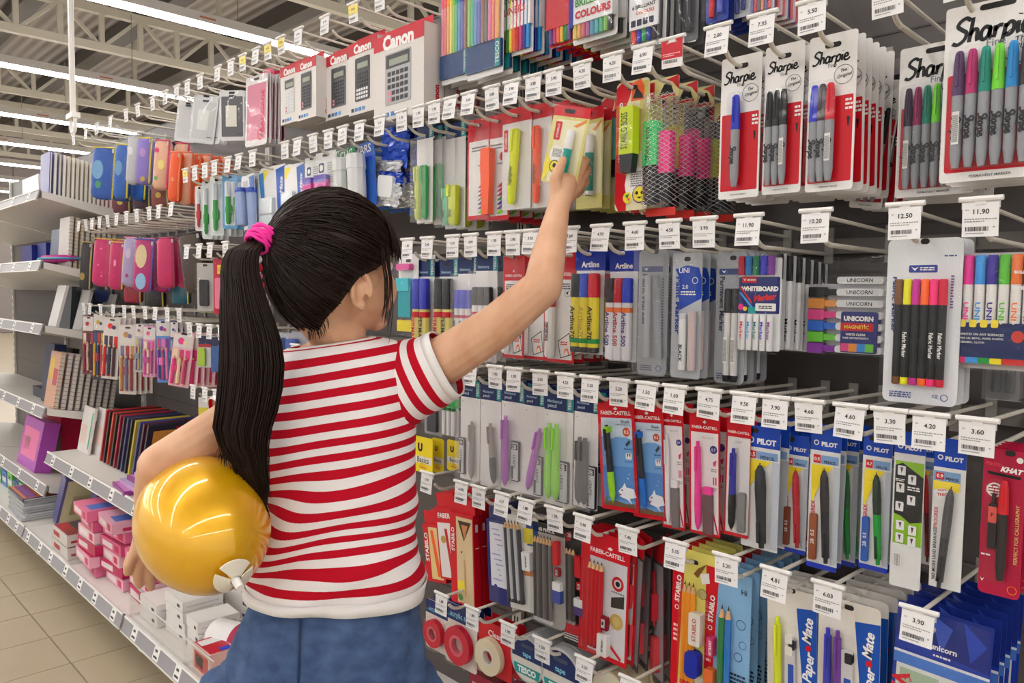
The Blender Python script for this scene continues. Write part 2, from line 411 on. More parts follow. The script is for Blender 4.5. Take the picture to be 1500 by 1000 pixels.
# ================================================================== DISPLAY HOOKS
HW = (214, 208, 196)
def hook_parts():
    L = YW-YT-.032
    pg = MB(); pg.tube(smooth_line([(0, L, -.043), (0, .07, -.043), (0, .048, -.0425), (0, .032, -.038), (0, .02, -.028)], 3), .0034, HW, 8)
    ar = MB(); ar.tube([(0, L, -.012), (0, .006, -.006)], .0028, HW, 7); ar.box(-.007, .007, L-.003, L+.001, -.058, .0, (150, 146, 140))
    th = MB(); th.tube([(-.0225, 0, 0), (.0225, 0, 0)], .0032, WHITE, 8); th.box(-.0195, .0195, .0006, .0022, -.011, 0, (205, 203, 203)); th.box(-.006, .006, -.001, .0025, -.007, 0, WHITE)
    ca = MB(); ca.box(-.0185, .0185, -.0006, .0002, -.043, -.0045, (236, 235, 236))
    ms = []
    for nm, q, sm in (('peg', pg, True), ('label_arm', ar, 40), ('tag_holder', th, 40), ('price_tag', ca, None)):
        me = q.mesh(nm)
        if sm: smooth_mesh(me, sm)
        ms.append((nm, me))
    return ms
HPARTS = hook_parts(); _PR = {}; BAR = random.Random(3)
def tag_print(price, small=False, var='white'):
    k = (price, var)
    if k in _PR: return _PR[k]
    mb = MB(); y = -.0008; ink = M((44, 44, 48), var=0)
    if var == 'red': mb.box(-.0185, .0185, -.0009, -.0007, -.030, .002, (200, 40, 55)); 
    if var == 'yellow': mb.box(-.0185, .0185, -.0009, -.0007, -.026, -.0045, (240, 220, 110))
    y = -.0011
    if var != 'red': put_text(mb, price, .001, -.0145, .0032*len(price), M((40, 40, 44), var=0), y, bold=.015); put_text(mb, 'RM', -.0135, -.0125, .003, ink, y)
    else: put_text(mb, 'promotion', 0, -.006, .018, M(WHITE), y)
    gl = M((150, 150, 152), var=0) if var != 'red' else M((240, 200, 200), var=0)
    for i, zz in enumerate((-.0235, -.0262)):
        x = -.016
        while x < .004+.01*(1-i):
            w = BAR.uniform(.001, .003); mb.flat([(x, zz), (x+w, zz), (x+w, zz+.0012), (x, zz+.0012)], y, gl); x += w+.0007
    x = -.015
    while x < .009:
        w = BAR.choice((.0003, .0006, .0009)); mb.flat([(x, -.0365), (x+w, -.0365), (x+w, -.0315), (x, -.0315)], y, ink); x += w+BAR.choice((.0004, .0007))
    mb.flat([(-.015, -.0395), (.004, -.0395), (.004, -.0385), (-.015, -.0385)], y, gl)
    mb.flat([(.013, -.033), (.015, -.033), (.015, -.0315), (.013, -.0315)], y, gl)
    me = mb.mesh('tag_print'); _PR[k] = me; return me
STOPW = ('and', 'the', 'with', 'of', 'a', 'in', 'behind', 'beside', 'by', 'black,', 'dark,', 'under', 'to', 'on', 'between', 'its', 'over', 'near')
def trim(l, n=16):
    w = l.split()
    if len(w) > n:
        w = w[:n]
        while w[-1].lower() in STOPW or w[-1].endswith(','):
            if w[-1].endswith(',') and len(w) < n: w[-1] = w[-1][:-1]; break
            w.pop()
    return ' '.join(w)
_usedlab = set()
def uniq(l):
    assert l not in _usedlab, l
    n = len(l.split()); assert 4 <= n <= 16, (n, l)
    _usedlab.add(l); return l
rowgroup = {'A0': 'hooks of the top row', 'A': 'hooks of the second row', 'B': 'hooks of the third row', 'C': 'hooks of the fourth row', 'D': 'hooks of the fifth row', 'E': 'hooks of the sixth row'}
def hook(px, row, short, price='4.90', var='white', dz=0., X=None, sway=None):
    """one price-tagged display hook; px = column of its tag in the photograph"""
    z = ROWS[row]+dz
    x = XC(px, z, YT) if X is None else X
    h = thing('display_hook', uniq(trim('white hook for the '+short if not short.startswith(('the ', 'nothing', 'a ', 'an ')) else 'white hook for '+short)), 'hook', (x, YT, z), rowgroup.get(row, 'hooks of the left bays'))
    for nm, me in HPARTS:
        o = obj(nm, me, h)
        if nm == 'price_tag':
            o.rotation_euler = (random.uniform(-.12, .08), random.uniform(-.03, .05) if sway is None else sway, 0)
            obj('tag_print', tag_print(price, var=var), o)
    return x, z
# ================================================================== PACKS (cards, bags, blisters) WITH THEIR PENS
def pen_parts(kind, L, r, cap, body, opt):
    """marker hanging point-down or -up: local z from 0 (top) to -L; returns [(name, MB, [(sub name, MB)])]"""
    b = MB(); c = MB(); subs = []
    if kind == 'marker':        # big cap on top, tapering barrel below (fine tip marker)
        cf = opt.get('cf', .4)
        c.lathe((0, 0, 0), (0, 0, -L*cf), [(0, r*.45), (.05, r*.66), (.3, r*.84), (1, r)], cap, 12)
        c.box(-r*.18, r*.18, -r*1.25, -r*.7, -L*cf*.8, -L*.03, cap)
        b.lathe((0, 0, -L*cf), (0, 0, -L), [(0, r*.93), (.8, r*.9), (.9, r*.75), (1, r*.55)], body, 12)
        subs = [('cap', c)]
    elif kind == 'tube':        # straight marker with cap, optional coloured end
        cf = opt.get('cf', .35)
        c.lathe((0, 0, 0), (0, 0, -L*cf), [(0, r*.8), (.06, r*.95), (1, r)], cap, 10)
        b.lathe((0, 0, -L*cf), (0, 0, -L), [(0, r*.92), (.95, r*.92), (1, r*.8)], body, 10)
        subs = [('cap', c)]
        if opt.get('band'):
            q = MB(); z0, z1, cc = opt['band']; q.lathe((0, 0, -L*z0), (0, 0, -L*z1), [(0, r*.96), (1, r*.96)], cc, 10); subs.append(('band', q))
        if opt.get('end'):
            q = MB(); q.lathe((0, 0, -L*.93), (0, 0, -L*1.0), [(0, r*.95), (.8, r*.95), (1, r*.8)], opt['end'], 10); subs.append(('end_plug', q))
    elif kind == 'pencil':
        b.lathe((0, 0, -L*.1), (0, 0, -L*.985), [(0, r), (1, r)], body, 6)
        c.lathe((0, 0, -L*.035), (0, 0, -L*.1), [(0, r*.3), (1, r*.98)], (214, 170, 120), 8)
        q = MB(); q.lathe((0, 0, 0), (0, 0, -L*.036), [(0, r*.05), (1, r*.32)], opt.get('lead', (35, 35, 38)), 6)
        e_ = MB(); e_.lathe((0, 0, -L*.96), (0, 0, -L), [(0, r*1.04), (1, r*1.04)], cap, 8)
        subs = [('sharpened_wood', c), ('lead', q), ('end_cap', e_)]
    elif kind == 'mech':        # push pencil, button on top, cone at the bottom
        up = opt.get('up', False)
        prof = [(0, r*.45), (.06, r*.5), (.061, r*.8), (.5, r*.9), (.7, r*1.0), (.9, r*.85), (.97, r*.35), (.975, r*.12), (1, r*.1)]
        p0, p1 = ((0, 0, 0), (0, 0, -L)) if not up else ((0, 0, -L), (0, 0, 0))
        s_ = opt.get('split', .55)
        pa = [(t, q) for t, q in prof if t <= s_]; pb = [(t, q) for t, q in prof if t > s_]
        jr = r*.92
        b.lathe(p0, p1, pa+[(s_, jr)], body, 10); c.lathe(p0, p1, [(s_, jr)]+pb, cap, 10)
        q = MB(); a, b2 = (-L*.08, -L*.32) if not up else (-L*.92, -L*.68)
        q.box(-r*.22, r*.22, -r*1.45, -r*1.1, min(a, b2), max(a, b2), opt.get('clip', body)); q.box(-r*.22, r*.22, -r*1.45, -r*.5, (a if up is False else a-.0)-.0, a+.004, opt.get('clip', body))
        subs = [('grip', c), ('clip', q)]
    elif kind == 'hl':          # flat wide highlighter, tapered dark foot
        cf = opt.get('cf', .7)
        b.prism([(-r, -L*cf), (r, -L*cf), (r*.95, -L*.02), (r*.8, 0), (-r*.8, 0), (-r*.95, -L*.02)], -r*.62, r*.62, body)
        c.prism([(-r*.98, -L*cf), (r*.98, -L*cf), (r*.72, -L), (-r*.72, -L)], -r*.55, r*.55, cap); subs = [('cap', c)]
    elif kind == 'shl':         # slim flat highlighter with clip and long cap
        b.lathe((0, 0, -L*.35), (0, 0, -L), [(0, r*.95), (.9, r*.9), (1, r*.6)], body, 10)
        c.lathe((0, 0, 0), (0, 0, -L*.36), [(0, r*.6), (.08, r*.95), (1, r)], cap, 10)
        q = MB(); q.box(-r*.25, r*.25, -r*1.4, -r*.9, -L*.3, -L*.02, cap); subs = [('cap', c), ('clip', q)]
    return b, subs

NOPEN = {'marker': 'marker', 'tube': 'marker', 'pencil': 'pencil', 'mech': 'mechanical_pencil', 'hl': 'highlighter', 'shl': 'highlighter'}
_cardmats = {}
def sheet(w0, w1, z0, z1, y, bulge, m, nx=7, nz=10, seed=0, crink=.0006):
    R_ = random.Random(seed); mb = MB(); vs = []; fs = []
    for j in range(nz+1):
        for i in range(nx+1):
            u, v = i/nx, j/nz
            edge = i in (0, nx) or j in (0, nz)
            vs.append((w0+(w1-w0)*u, y-(0 if edge else bulge*(math.sin(math.pi*u)*math.sin(math.pi*v))**.5+R_.uniform(-1, 1)*crink), z0+(z1-z0)*v))
    for j in range(nz):
        for i in range(nx):
            a = j*(nx+1)+i; fs.append((a, a+1, a+nx+2, a+nx+1))
    mb.add(vs, fs, m); return mb
def build_pack(name, label, cat, w, h, elems, group=None):
    """flat hanging pack; local origin = middle of the top edge, front looks to -Y"""
    root = thing(name, label, cat, group=group)
    X = lambda f: (f-.5)*w
    Z = lambda f: -f*h
    art = MB(); let = MB(); ly = [0.0]; fmax = [0.0]; film_n = 0
    def nxt(): ly[0] -= .00012; return ly[0]
    first = True
    for E_ in elems:
        k = E_[0]
        if k == 'card':         # ('card', color, x0,y0,x1,y1, radius_m, hole?)
            _, c, a, b_, c2, d = E_[:6]; r = E_[6] if len(E_) > 6 else .0
            mb = MB(); nm = E_[7] if len(E_) > 7 else 'backing_card'
            y = 0.0 if first else nxt()
            mb.prism(rrect(X(a), X(c2), Z(d), Z(b_), r), y-.0003, .0008, M(c, rough=.35)); first = False; ly[0] = min(ly[0], y-.0003)
            mb.build(nm, root)
        elif k == 'hdr':
            _, c, a, b_, c2, d = E_[:6]; mb = MB(); y = nxt(); mb.prism(rrect(X(a), X(c2), Z(d), Z(b_), E_[6] if len(E_) > 6 else 0), y, y+.0006, M(c, rough=.3)); mb.build('header', root)
        elif k == 'hole':       # slot where the peg goes through
            _, fx, fy, ww = E_; y = nxt(); mb = MB(); mb.flat(rrect(X(fx)-ww*w/2, X(fx)+ww*w/2, Z(fy)-.0035, Z(fy)+.0035, .0034), y, M((40, 38, 38))); mb.build('hanging_slot', root)
        elif k == 'r': art.flat([(X(E_[2]), Z(E_[5])), (X(E_[4]), Z(E_[5])), (X(E_[4]), Z(E_[3])), (X(E_[2]), Z(E_[3]))], nxt(), M(E_[1], rough=.35))
        elif k == 'rr': art.flat(rrect(X(E_[2]), X(E_[4]), Z(E_[5]), Z(E_[3]), E_[6]*w), nxt(), M(E_[1], rough=.35))
        elif k == 'e': art.flat(ell(X(E_[2]), Z(E_[3]), E_[4]*w, (E_[5] if len(E_) > 5 else E_[4])*w), nxt(), M(E_[1], rough=.35))
        elif k == 'ring':
            y = nxt(); o1 = ell(X(E_[2]), Z(E_[3]), E_[4]*w, E_[4]*w, 20); o2 = ell(X(E_[2]), Z(E_[3]), E_[4]*w*E_[5], E_[4]*w*E_[5], 20)
            art.add([(x, y, z) for x, z in o1+o2], [(i, (i+1) % 20, (i+1) % 20+20, i+20) for i in range(20)], M(E_[1]))
        elif k == 'poly': art.flat([(X(a), Z(b_)) for a, b_ in E_[2]], nxt(), M(E_[1], rough=.35))
        elif k == 't':          # ('t', text, color, cx, cy, length_frac, rot_deg, opts)
            o_ = E_[7] if len(E_) > 7 else {}; rot = E_[6] if len(E_) > 6 else 0
            Ln = E_[5]*(w if abs(rot) < 45 else h)
            yy = -fmax[0]-.0004 if o_.get('over') else nxt()
            hh = o_['hf']*w if 'hf' in o_ else None
            put_text(let, E_[1], X(E_[3]), Z(E_[4]), Ln, M(E_[2], var=0), yy, math.radians(rot), hh, o_.get('shear', 0), o_.get('bold', .012))
        elif k == 'script':
            o_ = E_[5] if len(E_) > 5 else {}
            rot = o_.get('rot', 0); Ln = E_[4]*(w if abs(rot) < 45 else h)
            yy = -o_['y'] if 'y' in o_ else nxt()
            put_strokes(let, SCRIPT, X(E_[2]), Z(E_[3]), Ln, M(E_[1], var=0), yy, o_.get('wid', .13), rot=math.radians(rot))
        elif k == 'lines':      # small print as grey lines: color, x0,y0,x1,y1, n
            _, c, a, b_, c2, d, n = E_; R_ = random.Random(n*7+int(a*100)); y = nxt()
            for i in range(n):
                z = Z(b_+(d-b_)*(i+.5)/n); hh = abs(Z(d)-Z(b_))/n*.28; x = X(a)
                while x < X(c2)-.001:
                    q = min(R_.uniform(.002, .006), X(c2)-x); art.flat([(x, z-hh), (x+q, z-hh), (x+q, z+hh), (x, z+hh)], y, M(c, var=0)); x += q+.001
        elif k == 'barcode':
            _, a, b_, c2, d = E_; y = nxt(); art.flat([(X(a), Z(d)), (X(c2), Z(d)), (X(c2), Z(b_)), (X(a), Z(b_))], y, M((235, 235, 235))); y = nxt(); x = X(a)+.0008; R_ = random.Random(5)
            while x < X(c2)-.001: q = R_.choice((.0003, .0006)); art.flat([(x, Z(d)+.001), (x+q, Z(d)+.001), (x+q, Z(b_)-.001), (x, Z(b_)-.001)], y, M((30, 30, 30), var=0)); x += q+R_.choice((.0004, .0007))
        elif k == 'pen':        # ('pen', kind, cx, y0, y1, width_frac, cap, body, opts)
            _, kd, cx, a, b_, wf, cp, bd = E_[:8]; o_ = E_[8] if len(E_) > 8 else {}
            L = (b_-a)*h; r = wf*w/2; ang = o_.get('ang', 0)
            if o_.get('horiz'): L = o_['horiz']*w
            b0, subs = pen_parts(kd, L, r, cp, bd, o_)
            po = b0.build(NOPEN[kd], root, smooth=35)
            yc = -(r*1.0+.0012)-o_.get('dy', 0)
            po.location = (X(cx), yc, Z(a)); po.rotation_euler = (0, math.radians(ang), 0)
            fmax[0] = max(fmax[0], -yc+r)
            for sn, sm in subs: sm.build(sn, po, smooth=35)
            if o_.get('txt'):
                q = MB(); tc = o_.get('tc', BLACK); c0 = o_.get('tz', .7)
                put_text(q, o_['txt'], 0, -L*c0, L*o_.get('tl', .35), M(tc, var=0), -r*1.0-.0002, math.radians(o_.get('tr', -90)), min(r*(.5 if o_.get('small') else .9), L*.5), o_.get('shear', 0), .02); q.build('lettering', po)
            if o_.get('scr'):
                q = MB(); put_strokes(q, SCRIPT, 0, -L*.66, L*.2, M(BLACK, var=0), -r*1.02, .2, rot=math.radians(-90)); q.build('lettering', po)
            if o_.get('code'):
                q = MB(); z = -L*.55
                q.box(-r*.5, r*.6, -r*1.05, -r*.95, -L*.8, -L*.52, WHITE)
                while z > -L*.78: q.box(-r*.45, r*.5, -r*1.07, -r*1.04, z-.0005, z, BLACK); z -= .0012
                q.build('barcode_sticker', po)
        elif k == 'film':       # ('film', kind, x0,y0,x1,y1, bulge)
            _, fk, a, b_, c2, d = E_[:6]; bl = E_[6] if len(E_) > 6 else .002
            y = -fmax[0]-.0015
            film_n += 1
            mb = sheet(X(a), X(c2), Z(d), Z(b_), y, bl, film(fk), seed=film_n+int(w*1e4)); o = mb.build('clear_bag', root, smooth=True)
            # welded side seams
            t_ = .0009
            MB().box(X(a), X(c2), -.0006, .0004, Z(d)-.0018, Z(d)-.0002, film(fk)).build('bag_seam', root)
            fmax[0] = max(fmax[0], -y+bl)
        elif k == 'blister':    # moulded bubble
            _, a, b_, c2, d, rr_ = E_; y1 = -fmax[0]-.0012
            po = rrect(X(a), X(c2), Z(d), Z(b_), rr_); pi = rrect(X(a)+.0015, X(c2)-.0015, Z(d)+.0015, Z(b_)-.0015, rr_)
            n = len(po); mb = MB(); mb.add([(x, -.0005, z) for x, z in po]+[(x, y1, z) for x, z in pi], [(i, (i+1) % n, (i+1) % n+n, i+n) for i in range(n)]+[tuple(range(n, 2*n))], film('hard')); mb.build('blister', root, smooth=50)
            fmax[0] = max(fmax[0], -y1)
        elif k == 'block':      # ('block', name, color, x0,y0,x1,y1, depth, opts)
            _, nm, c, a, b_, c2, d, dp = E_[:8]; o_ = E_[8] if len(E_) > 8 else {}
            mb = MB(); mb.prism(rrect(X(a), X(c2), Z(d), Z(b_), o_.get('r', .0015)), -dp-.001-o_.get('dy', 0), -.001-o_.get('dy', 0), M(c, rough=o_.get('rough', .4)))
            q = mb.build(nm, root); fmax[0] = max(fmax[0], dp+.001+o_.get('dy', 0))
            y = -dp-.0013-o_.get('dy', 0)
            if o_.get('sleeve'):
                z0, z1, cc = o_['sleeve']; s2 = MB(); zz0 = Z(b_)+(Z(d)-Z(b_))*z0; zz1 = Z(b_)+(Z(d)-Z(b_))*z1
                s2.box(X(a)-.0003, X(c2)+.0003, y, -.0011-o_.get('dy', 0), zz1, zz0, cc); s2.build('paper_sleeve', q)
            if o_.get('txt'):
                s2 = MB(); rot = o_.get('tr', 0); Lh = (X(c2)-X(a) if abs(rot) < 45 else Z(b_)-Z(d))*o_.get('tl', .8)
                put_text(s2, o_['txt'], (X(a)+X(c2))/2, (Z(b_)+Z(d))/2, Lh, M(o_.get('tc', BLACK), var=0), y-.0002, math.radians(rot), None, 0, .01); s2.build('lettering', q)
        elif k == 'sharpener':
            _, c, cx, cy, sz = E_; s_ = sz*w; mb = MB(); x0, z0 = X(cx), Z(cy); dp = .008
            mb.prism([(x0-s_*.4, z0-s_*.55), (x0+s_*.4, z0-s_*.55), (x0+s_*.5, z0+s_*.1), (x0+s_*.4, z0+s_*.6), (x0-s_*.4, z0+s_*.6), (x0-s_*.5, z0+s_*.1)], -dp, -.001, M(c, rough=.2)); q = mb.build('sharpener', root)
            bl = MB(); bl.box(x0-s_*.16, x0+s_*.2, -dp-.001, -dp, z0-s_*.35, z0+s_*.4, (190, 190, 195)); bl.build('blade', q); q2 = MB(); q2.flat(ell(x0, z0+s_*.05, s_*.1, s_*.16, 10), -dp-.0013, (20, 20, 22)); q2.build('blade_screw', q); fmax[0] = max(fmax[0], dp+.002)
        elif k == 'roll':       # tape roll facing front: color, cx, cy, r, inner
            _, c, cx, cy, r0, ri, c2 = E_; r_ = r0*w; x0, z0 = X(cx), Z(cy); mb = MB(); n = 28
            def ringy(ro, rin, ya, yb, col, nm, par):
                m2 = MB(); vs = []
                for (rr2, yy) in ((ro, ya), (ro, yb), (rin, yb), (rin, ya)):
                    for i in range(n): vs.append((x0+rr2*math.cos(2*math.pi*i/n), yy, z0+rr2*math.sin(2*math.pi*i/n)))
                m2.add(vs, [(q_*n+i, q_*n+(i+1) % n, ((q_+1) % 4)*n+(i+1) % n, ((q_+1) % 4)*n+i) for q_ in range(4) for i in range(n)], M(col, rough=.25)); return m2.build(nm, par, smooth=40)
            q = ringy(r_, r_*ri, -.014, -.001, c, 'tape_roll', root); ringy(r_*ri, r_*ri*.72, -.0145, -.001, c2, 'core', q); fmax[0] = max(fmax[0], .016)
        elif k == 'crumple':
            _, c, a, b_, c2, d, dy, nm = E_; R_ = random.Random(int(dy*1e5)); nx, nz = 9, 12; mb = MB(); vs = []
            for j in range(nz+1):
                for i in range(nx+1): vs.append((X(a)+(X(c2)-X(a))*i/nx+R_.uniform(-1, 1)*.002, -dy+R_.uniform(-1, 1)*.0045, Z(d)+(Z(b_)-Z(d))*j/nz+R_.uniform(-1, 1)*.002))
            mb.add(vs, [(j*(nx+1)+i, j*(nx+1)+i+1, (j+1)*(nx+1)+i+1, (j+1)*(nx+1)+i) for j in range(nz) for i in range(nx)], M(c, rough=.2, metal=.6 if c[0] > 150 else .2)); mb.build(nm, root); fmax[0] = max(fmax[0], dy+.005)
        elif k == 'net': pass
    art.build('printed_artwork', root); let.build('lettering', root)
    root['_t'] = fmax[0]+.001
    return root, fmax[0]+.001

ORD = ['', 'next', 'second', 'third', 'fourth', 'fifth', 'sixth', 'seventh', 'eighth', 'ninth', 'tenth', 'eleventh', 'twelfth']
def pk(name, short, cat, px, hookpx, row, elems, n=4, gap=None, Y=None, price='4.90', var='white', tilt=0., yaw=0., back=None, skip=('lettering', 'clear_bag', 'bag_seam', 'hanging_slot', 'barcode_sticker', 'blister'), hk=True, nb=None, sway=None, X=None, keepz=False):
    """px = (left, right, top, bottom) of the front pack in the photo (1500x1000)"""
    xl, xr, yt, yb = px; xm = (xl+xr)/2
    z = ROWS[row]
    if hk and hookpx is not None: Xh, _ = hook(hookpx, row, short, price, var, sway=sway)
    elif hookpx is not None: Xh = XC(hookpx, z, YT)
    else: Xh = None
    if Y is None:
        # depth at which the hook's own line is seen in the pack's column
        lo, hi = 1.045, 1.22
        f = lambda y: proj((Xh, y, z-.06))[0]-xm
        if f(lo) > 0: Y = lo
        elif f(hi) < 0: Y = hi
        else:
            for _ in range(40):
                m_ = (lo+hi)/2
                if f(m_) < 0: lo = m_
                else: hi = m_
            Y = lo
    zt = PY(xm, yt, Y)[2]; zb = PY(xm, yb, Y)[2]
    x0 = XC(xl, (zt+zb)/2, Y); x1 = XC(xr, (zt+zb)/2, Y)
    w = x1-x0; h = zt-zb
    if xm < 350 and yaw == 0.:      # packs at the far end hang turned towards the aisle
        yaw = 38.; r_ = ray(xm, 430); A_ = math.atan2(-r_[0], r_[1]); w *= math.cos(A_)/math.cos(A_-math.radians(yaw))
    root, th = build_pack(name, uniq(short), cat, w, h, elems)
    if (x0+x1)/2 > 0.6: pass
    for ch in KIDS.get(root.name, ()):
        if ch.name.startswith('hanging_slot') and row in ROWS:
            zc = sum(v.co.z for v in ch.data.vertices)/len(ch.data.vertices); want = ROWS[row]-.043-zt
            if -.03 < want < -.003: ch.location.z = want-zc
            elif want < 0: ch.location.z = max(want, -.03)-zc if want > -.06 else 0
    root.location = ((x0+x1)/2, Y, zt); root.rotation_euler = (0, math.radians(tilt), math.radians(yaw))
    g_ = gap if gap else max(th+.0016, .006)
    if n > 1:
        root['group'] = 'packs: '+short
        for i in range(1, n):
            if Y+g_*i > YW-.02: break
            c = copy_thing(root, skip, label=uniq(trim(ORD[i]+' pack behind the '+short)), group='further packs: '+short)
            c.location.y = Y+g_*i; c.location.x += random.uniform(-.0015, .0015)
            c.rotation_euler = (0, math.radians(tilt*.5+random.uniform(-1.2, 1.2)), math.radians(yaw+random.uniform(-2, 2)))
    return root, (w, h, Y)
# ================================================================== SECOND ROW (highlighters and fine markers)
KEEP = ('blister', 'hanging_slot', 'barcode_sticker')
def fine_card(caps, pen_w, top=.27, bot=.95, x0=.5, dx=.2, red=.36, big=False, circ=True):
    e = [('card', WHITE, 0, 0, 1, 1, .004), ('rr', RED, .045, red, .955, .945, .03), ('hole', .5, .045, .34), ('script', BLACK, .46, .15 if not big else .16, .78, {'wid': .15})]
    e += [('t', 'Fine', (120, 120, 122), .5, .2 if not big else .235, .18)]
    if circ: e += [('ring', BLACK, .74, .27, .2, .95), ('t', 'The', BLACK, .74, .243, .14, 8, {'shear': .3}), ('t', 'Original', BLACK, .76, .275, .3, 8, {'shear': .3})]
    e += [('lines', WHITE, .8, .42, .95, .5, 3), ('poly', BLACK, [(.84, .54), (.9, .54), (.88, .6), (.86, .6)]), ('t', 'PERMANENT MARKER', (90, 90, 92), .5, .972, .4)]
    for i, c in enumerate(caps):
        e.append(('pen', 'marker', x0+dx*i, top, bot, pen_w, c, (150, 152, 158), {'cf': .38, 'scr': True, 'code': i == (0 if len(caps) > 4 else len(caps)-1) and len(caps) > 1, 'dy': .0006*i}))
    l = x0-pen_w*.8; r = x0+dx*(len(caps)-1)+pen_w*.8
    e.append(('blister', max(.03, l), top-.02, min(.97, r), bot+.012, .006))
    return e
PURP2 = (84, 50, 98); MAG = (190, 30, 110); TEALC = (0, 140, 125); LIME = (120, 220, 40); SKY = (20, 140, 215); DBR = (60, 48, 44)
pk('marker_card', 'big card of six fine markers, purple to brown caps, top right', 'markers', (1381, 1538, -2, 262), 1408, 'A',
   fine_card([PURP2, MAG, TEALC, LIME, SKY, DBR], .125, .265, .925, .175, .128, .385, big=True), n=4, Y=1.05, skip=KEEP, gap=.026, price='23.90')
pk('marker_card', 'card of five fine markers with purple, magenta, teal and lime caps', 'markers', (1315, 1432, 62, 286), 1300, 'A',
   fine_card([(56, 34, 62), (150, 24, 90), (0, 128, 108), LIME, SKY, DBR], .12, .28, .945, .16, .122, .40, big=True), n=5, Y=1.13, skip=KEEP, gap=.026, price='18.90')
pk('marker_card', 'tilted card of blue and black fine markers, half hidden', 'markers', (1272, 1322, 118, 305), None, 'A',
   fine_card([(20, 36, 130), (20, 36, 120), BLACK], .2, .22, .95, .3, .22, .3), n=4, Y=1.2, tilt=8, hk=False, skip=KEEP, gap=.018)
pk('marker_card', 'card of three fine markers with blue, dark and red caps', 'markers', (1183, 1253, 50, 279), 1190, 'A',
   fine_card([(36, 50, 205), (50, 24, 40), (214, 30, 50)], .21, .32, .94, .2, .17, .40), n=6, skip=KEEP, gap=.026, price='5.50')
pk('marker_card', 'card of three fine markers, all with black caps', 'markers', (1119, 1176, 65, 283), 1117, 'A',
   fine_card([BLACK, BLACK, BLACK], .2, .31, .94, .2, .19, .40), n=6, skip=KEEP, gap=.026, price='7.35')
pk('marker_card', 'card holding a single fine marker with a blue cap', 'markers', (1055, 1114, 82, 290), 1052, 'A',
   fine_card([(30, 50, 190)], .22, .28, .92, .46, .2, .40), n=5, skip=KEEP, gap=.026, price='2.00')

# net bags of highlighters
def netmat():
    m = bpy.data.materials.new('net'); m.use_nodes = True; n = m.node_tree.nodes; l = m.node_tree.links; b = n['Principled BSDF']
    b.inputs['Base Color'].default_value = rgb((205, 205, 210)); b.inputs['Roughness'].default_value = .35; return m
NET = netmat()
def net_bag(short, px, Y, left, right, label_c=RED, n=1):
    xl, xr, yt, yb = px; xm = (xl+xr)/2; zt = PY(xm, yt, Y)[2]; zb = PY(xm, yb, Y)[2]; x0 = XC(xl, (zt+zb)/2, Y); x1 = XC(xr, (zt+zb)/2, Y)
    w, h = x1-x0, zt-zb
    el = [('card', (226, 214, 150), .05, .0, .95, .15, .003, 'header_fold')]
    el += [('r', RED, .05, .02, .2, .14), ('poly', BLACK, [(.35, .12), (.5, .05), (.7, .05), (.8, .12)]), ('r', RED, .3, .125, .85, .145), ('poly', RED, [(.55, .02), (.95, .0), (.95, .1), (.75, .04)])]
    el.append(('block', 'bottom_label', (226, 60, 50), .02, .94, .95, 1.0, .0006))
    el.append(('pen', 'hl', .34, .32, .92, .44, BLACK, left, {'cf': .53, 'txt': 'STABILO BOSS', 'tl': .4, 'tz': .28, 'tr': 90, 'small': 1}))
    el.append(('pen', 'hl', .72, .40, .90, .38, BLACK, right, {'cf': .6, 'dy': -.003}))
    root, th = build_pack('highlighter_net', uniq(short), 'highlighters', w, h, el, 'highlighter nets on one hook')
    root.location = ((x0+x1)/2, Y, zt)
    # the net: two families of slanting threads lying over a rounded sleeve
    mb = MB(); NN = 11
    def P_(u, z): a = (u-.5)*math.pi; return (math.sin(a)*w*.49, -.026*max(0, math.cos(a))**.6-.001-.003*math.cos(a), -z*h)
    for s_ in (1, -1):
        for k in range(-14, 26):
            pts = []
            for q in range(13):
                u = q/12; z = .14+(k+s_*u*6.5)*.034
                if .13 < z < .95: pts.append(P_(u, z))
            if len(pts) > 2: mb.tube(pts, .00042, NET, 3)
    mb.build('net', root)
    sk = MB(); vs = []; fs = []
    for j in range(9):
        for i in range(9): vs.append(P_(i/8, .13+.82*j/8))
    for j in range(8):
        for i in range(8): a = j*9+i; fs.append((a, a+1, a+10, a+9))
    vs2 = [(x*1.02, y-.0006, z) for x, y, z in vs]; sk.add(vs2, fs, film('clear')); sk.build('clear_sleeve', root, smooth=True)
    return root
hook(943, 'A', 'the net bags of pink and green highlighters', '6.90')
net_bag('net bag with a green and a pink highlighter over black feet', (948, 995, 114, 316), 1.075, (40, 225, 120), (255, 60, 150))
net_bag('net bag with yellow edge and pink highlighter, second on its hook', (978, 1022, 122, 320), 1.13, (240, 225, 40), (255, 60, 150))
net_bag('net bag with one pink highlighter, third on its hook', (1006, 1046, 128, 322), 1.175, (255, 60, 150), (250, 55, 145))
net_bag('net bag with a yellow green highlighter beside the single blue marker', (1036, 1080, 150, 325), 1.20, (190, 205, 40), (240, 110, 40))
hook(985, 'A', 'nothing, with a red promotion tag', '6.90', 'red')
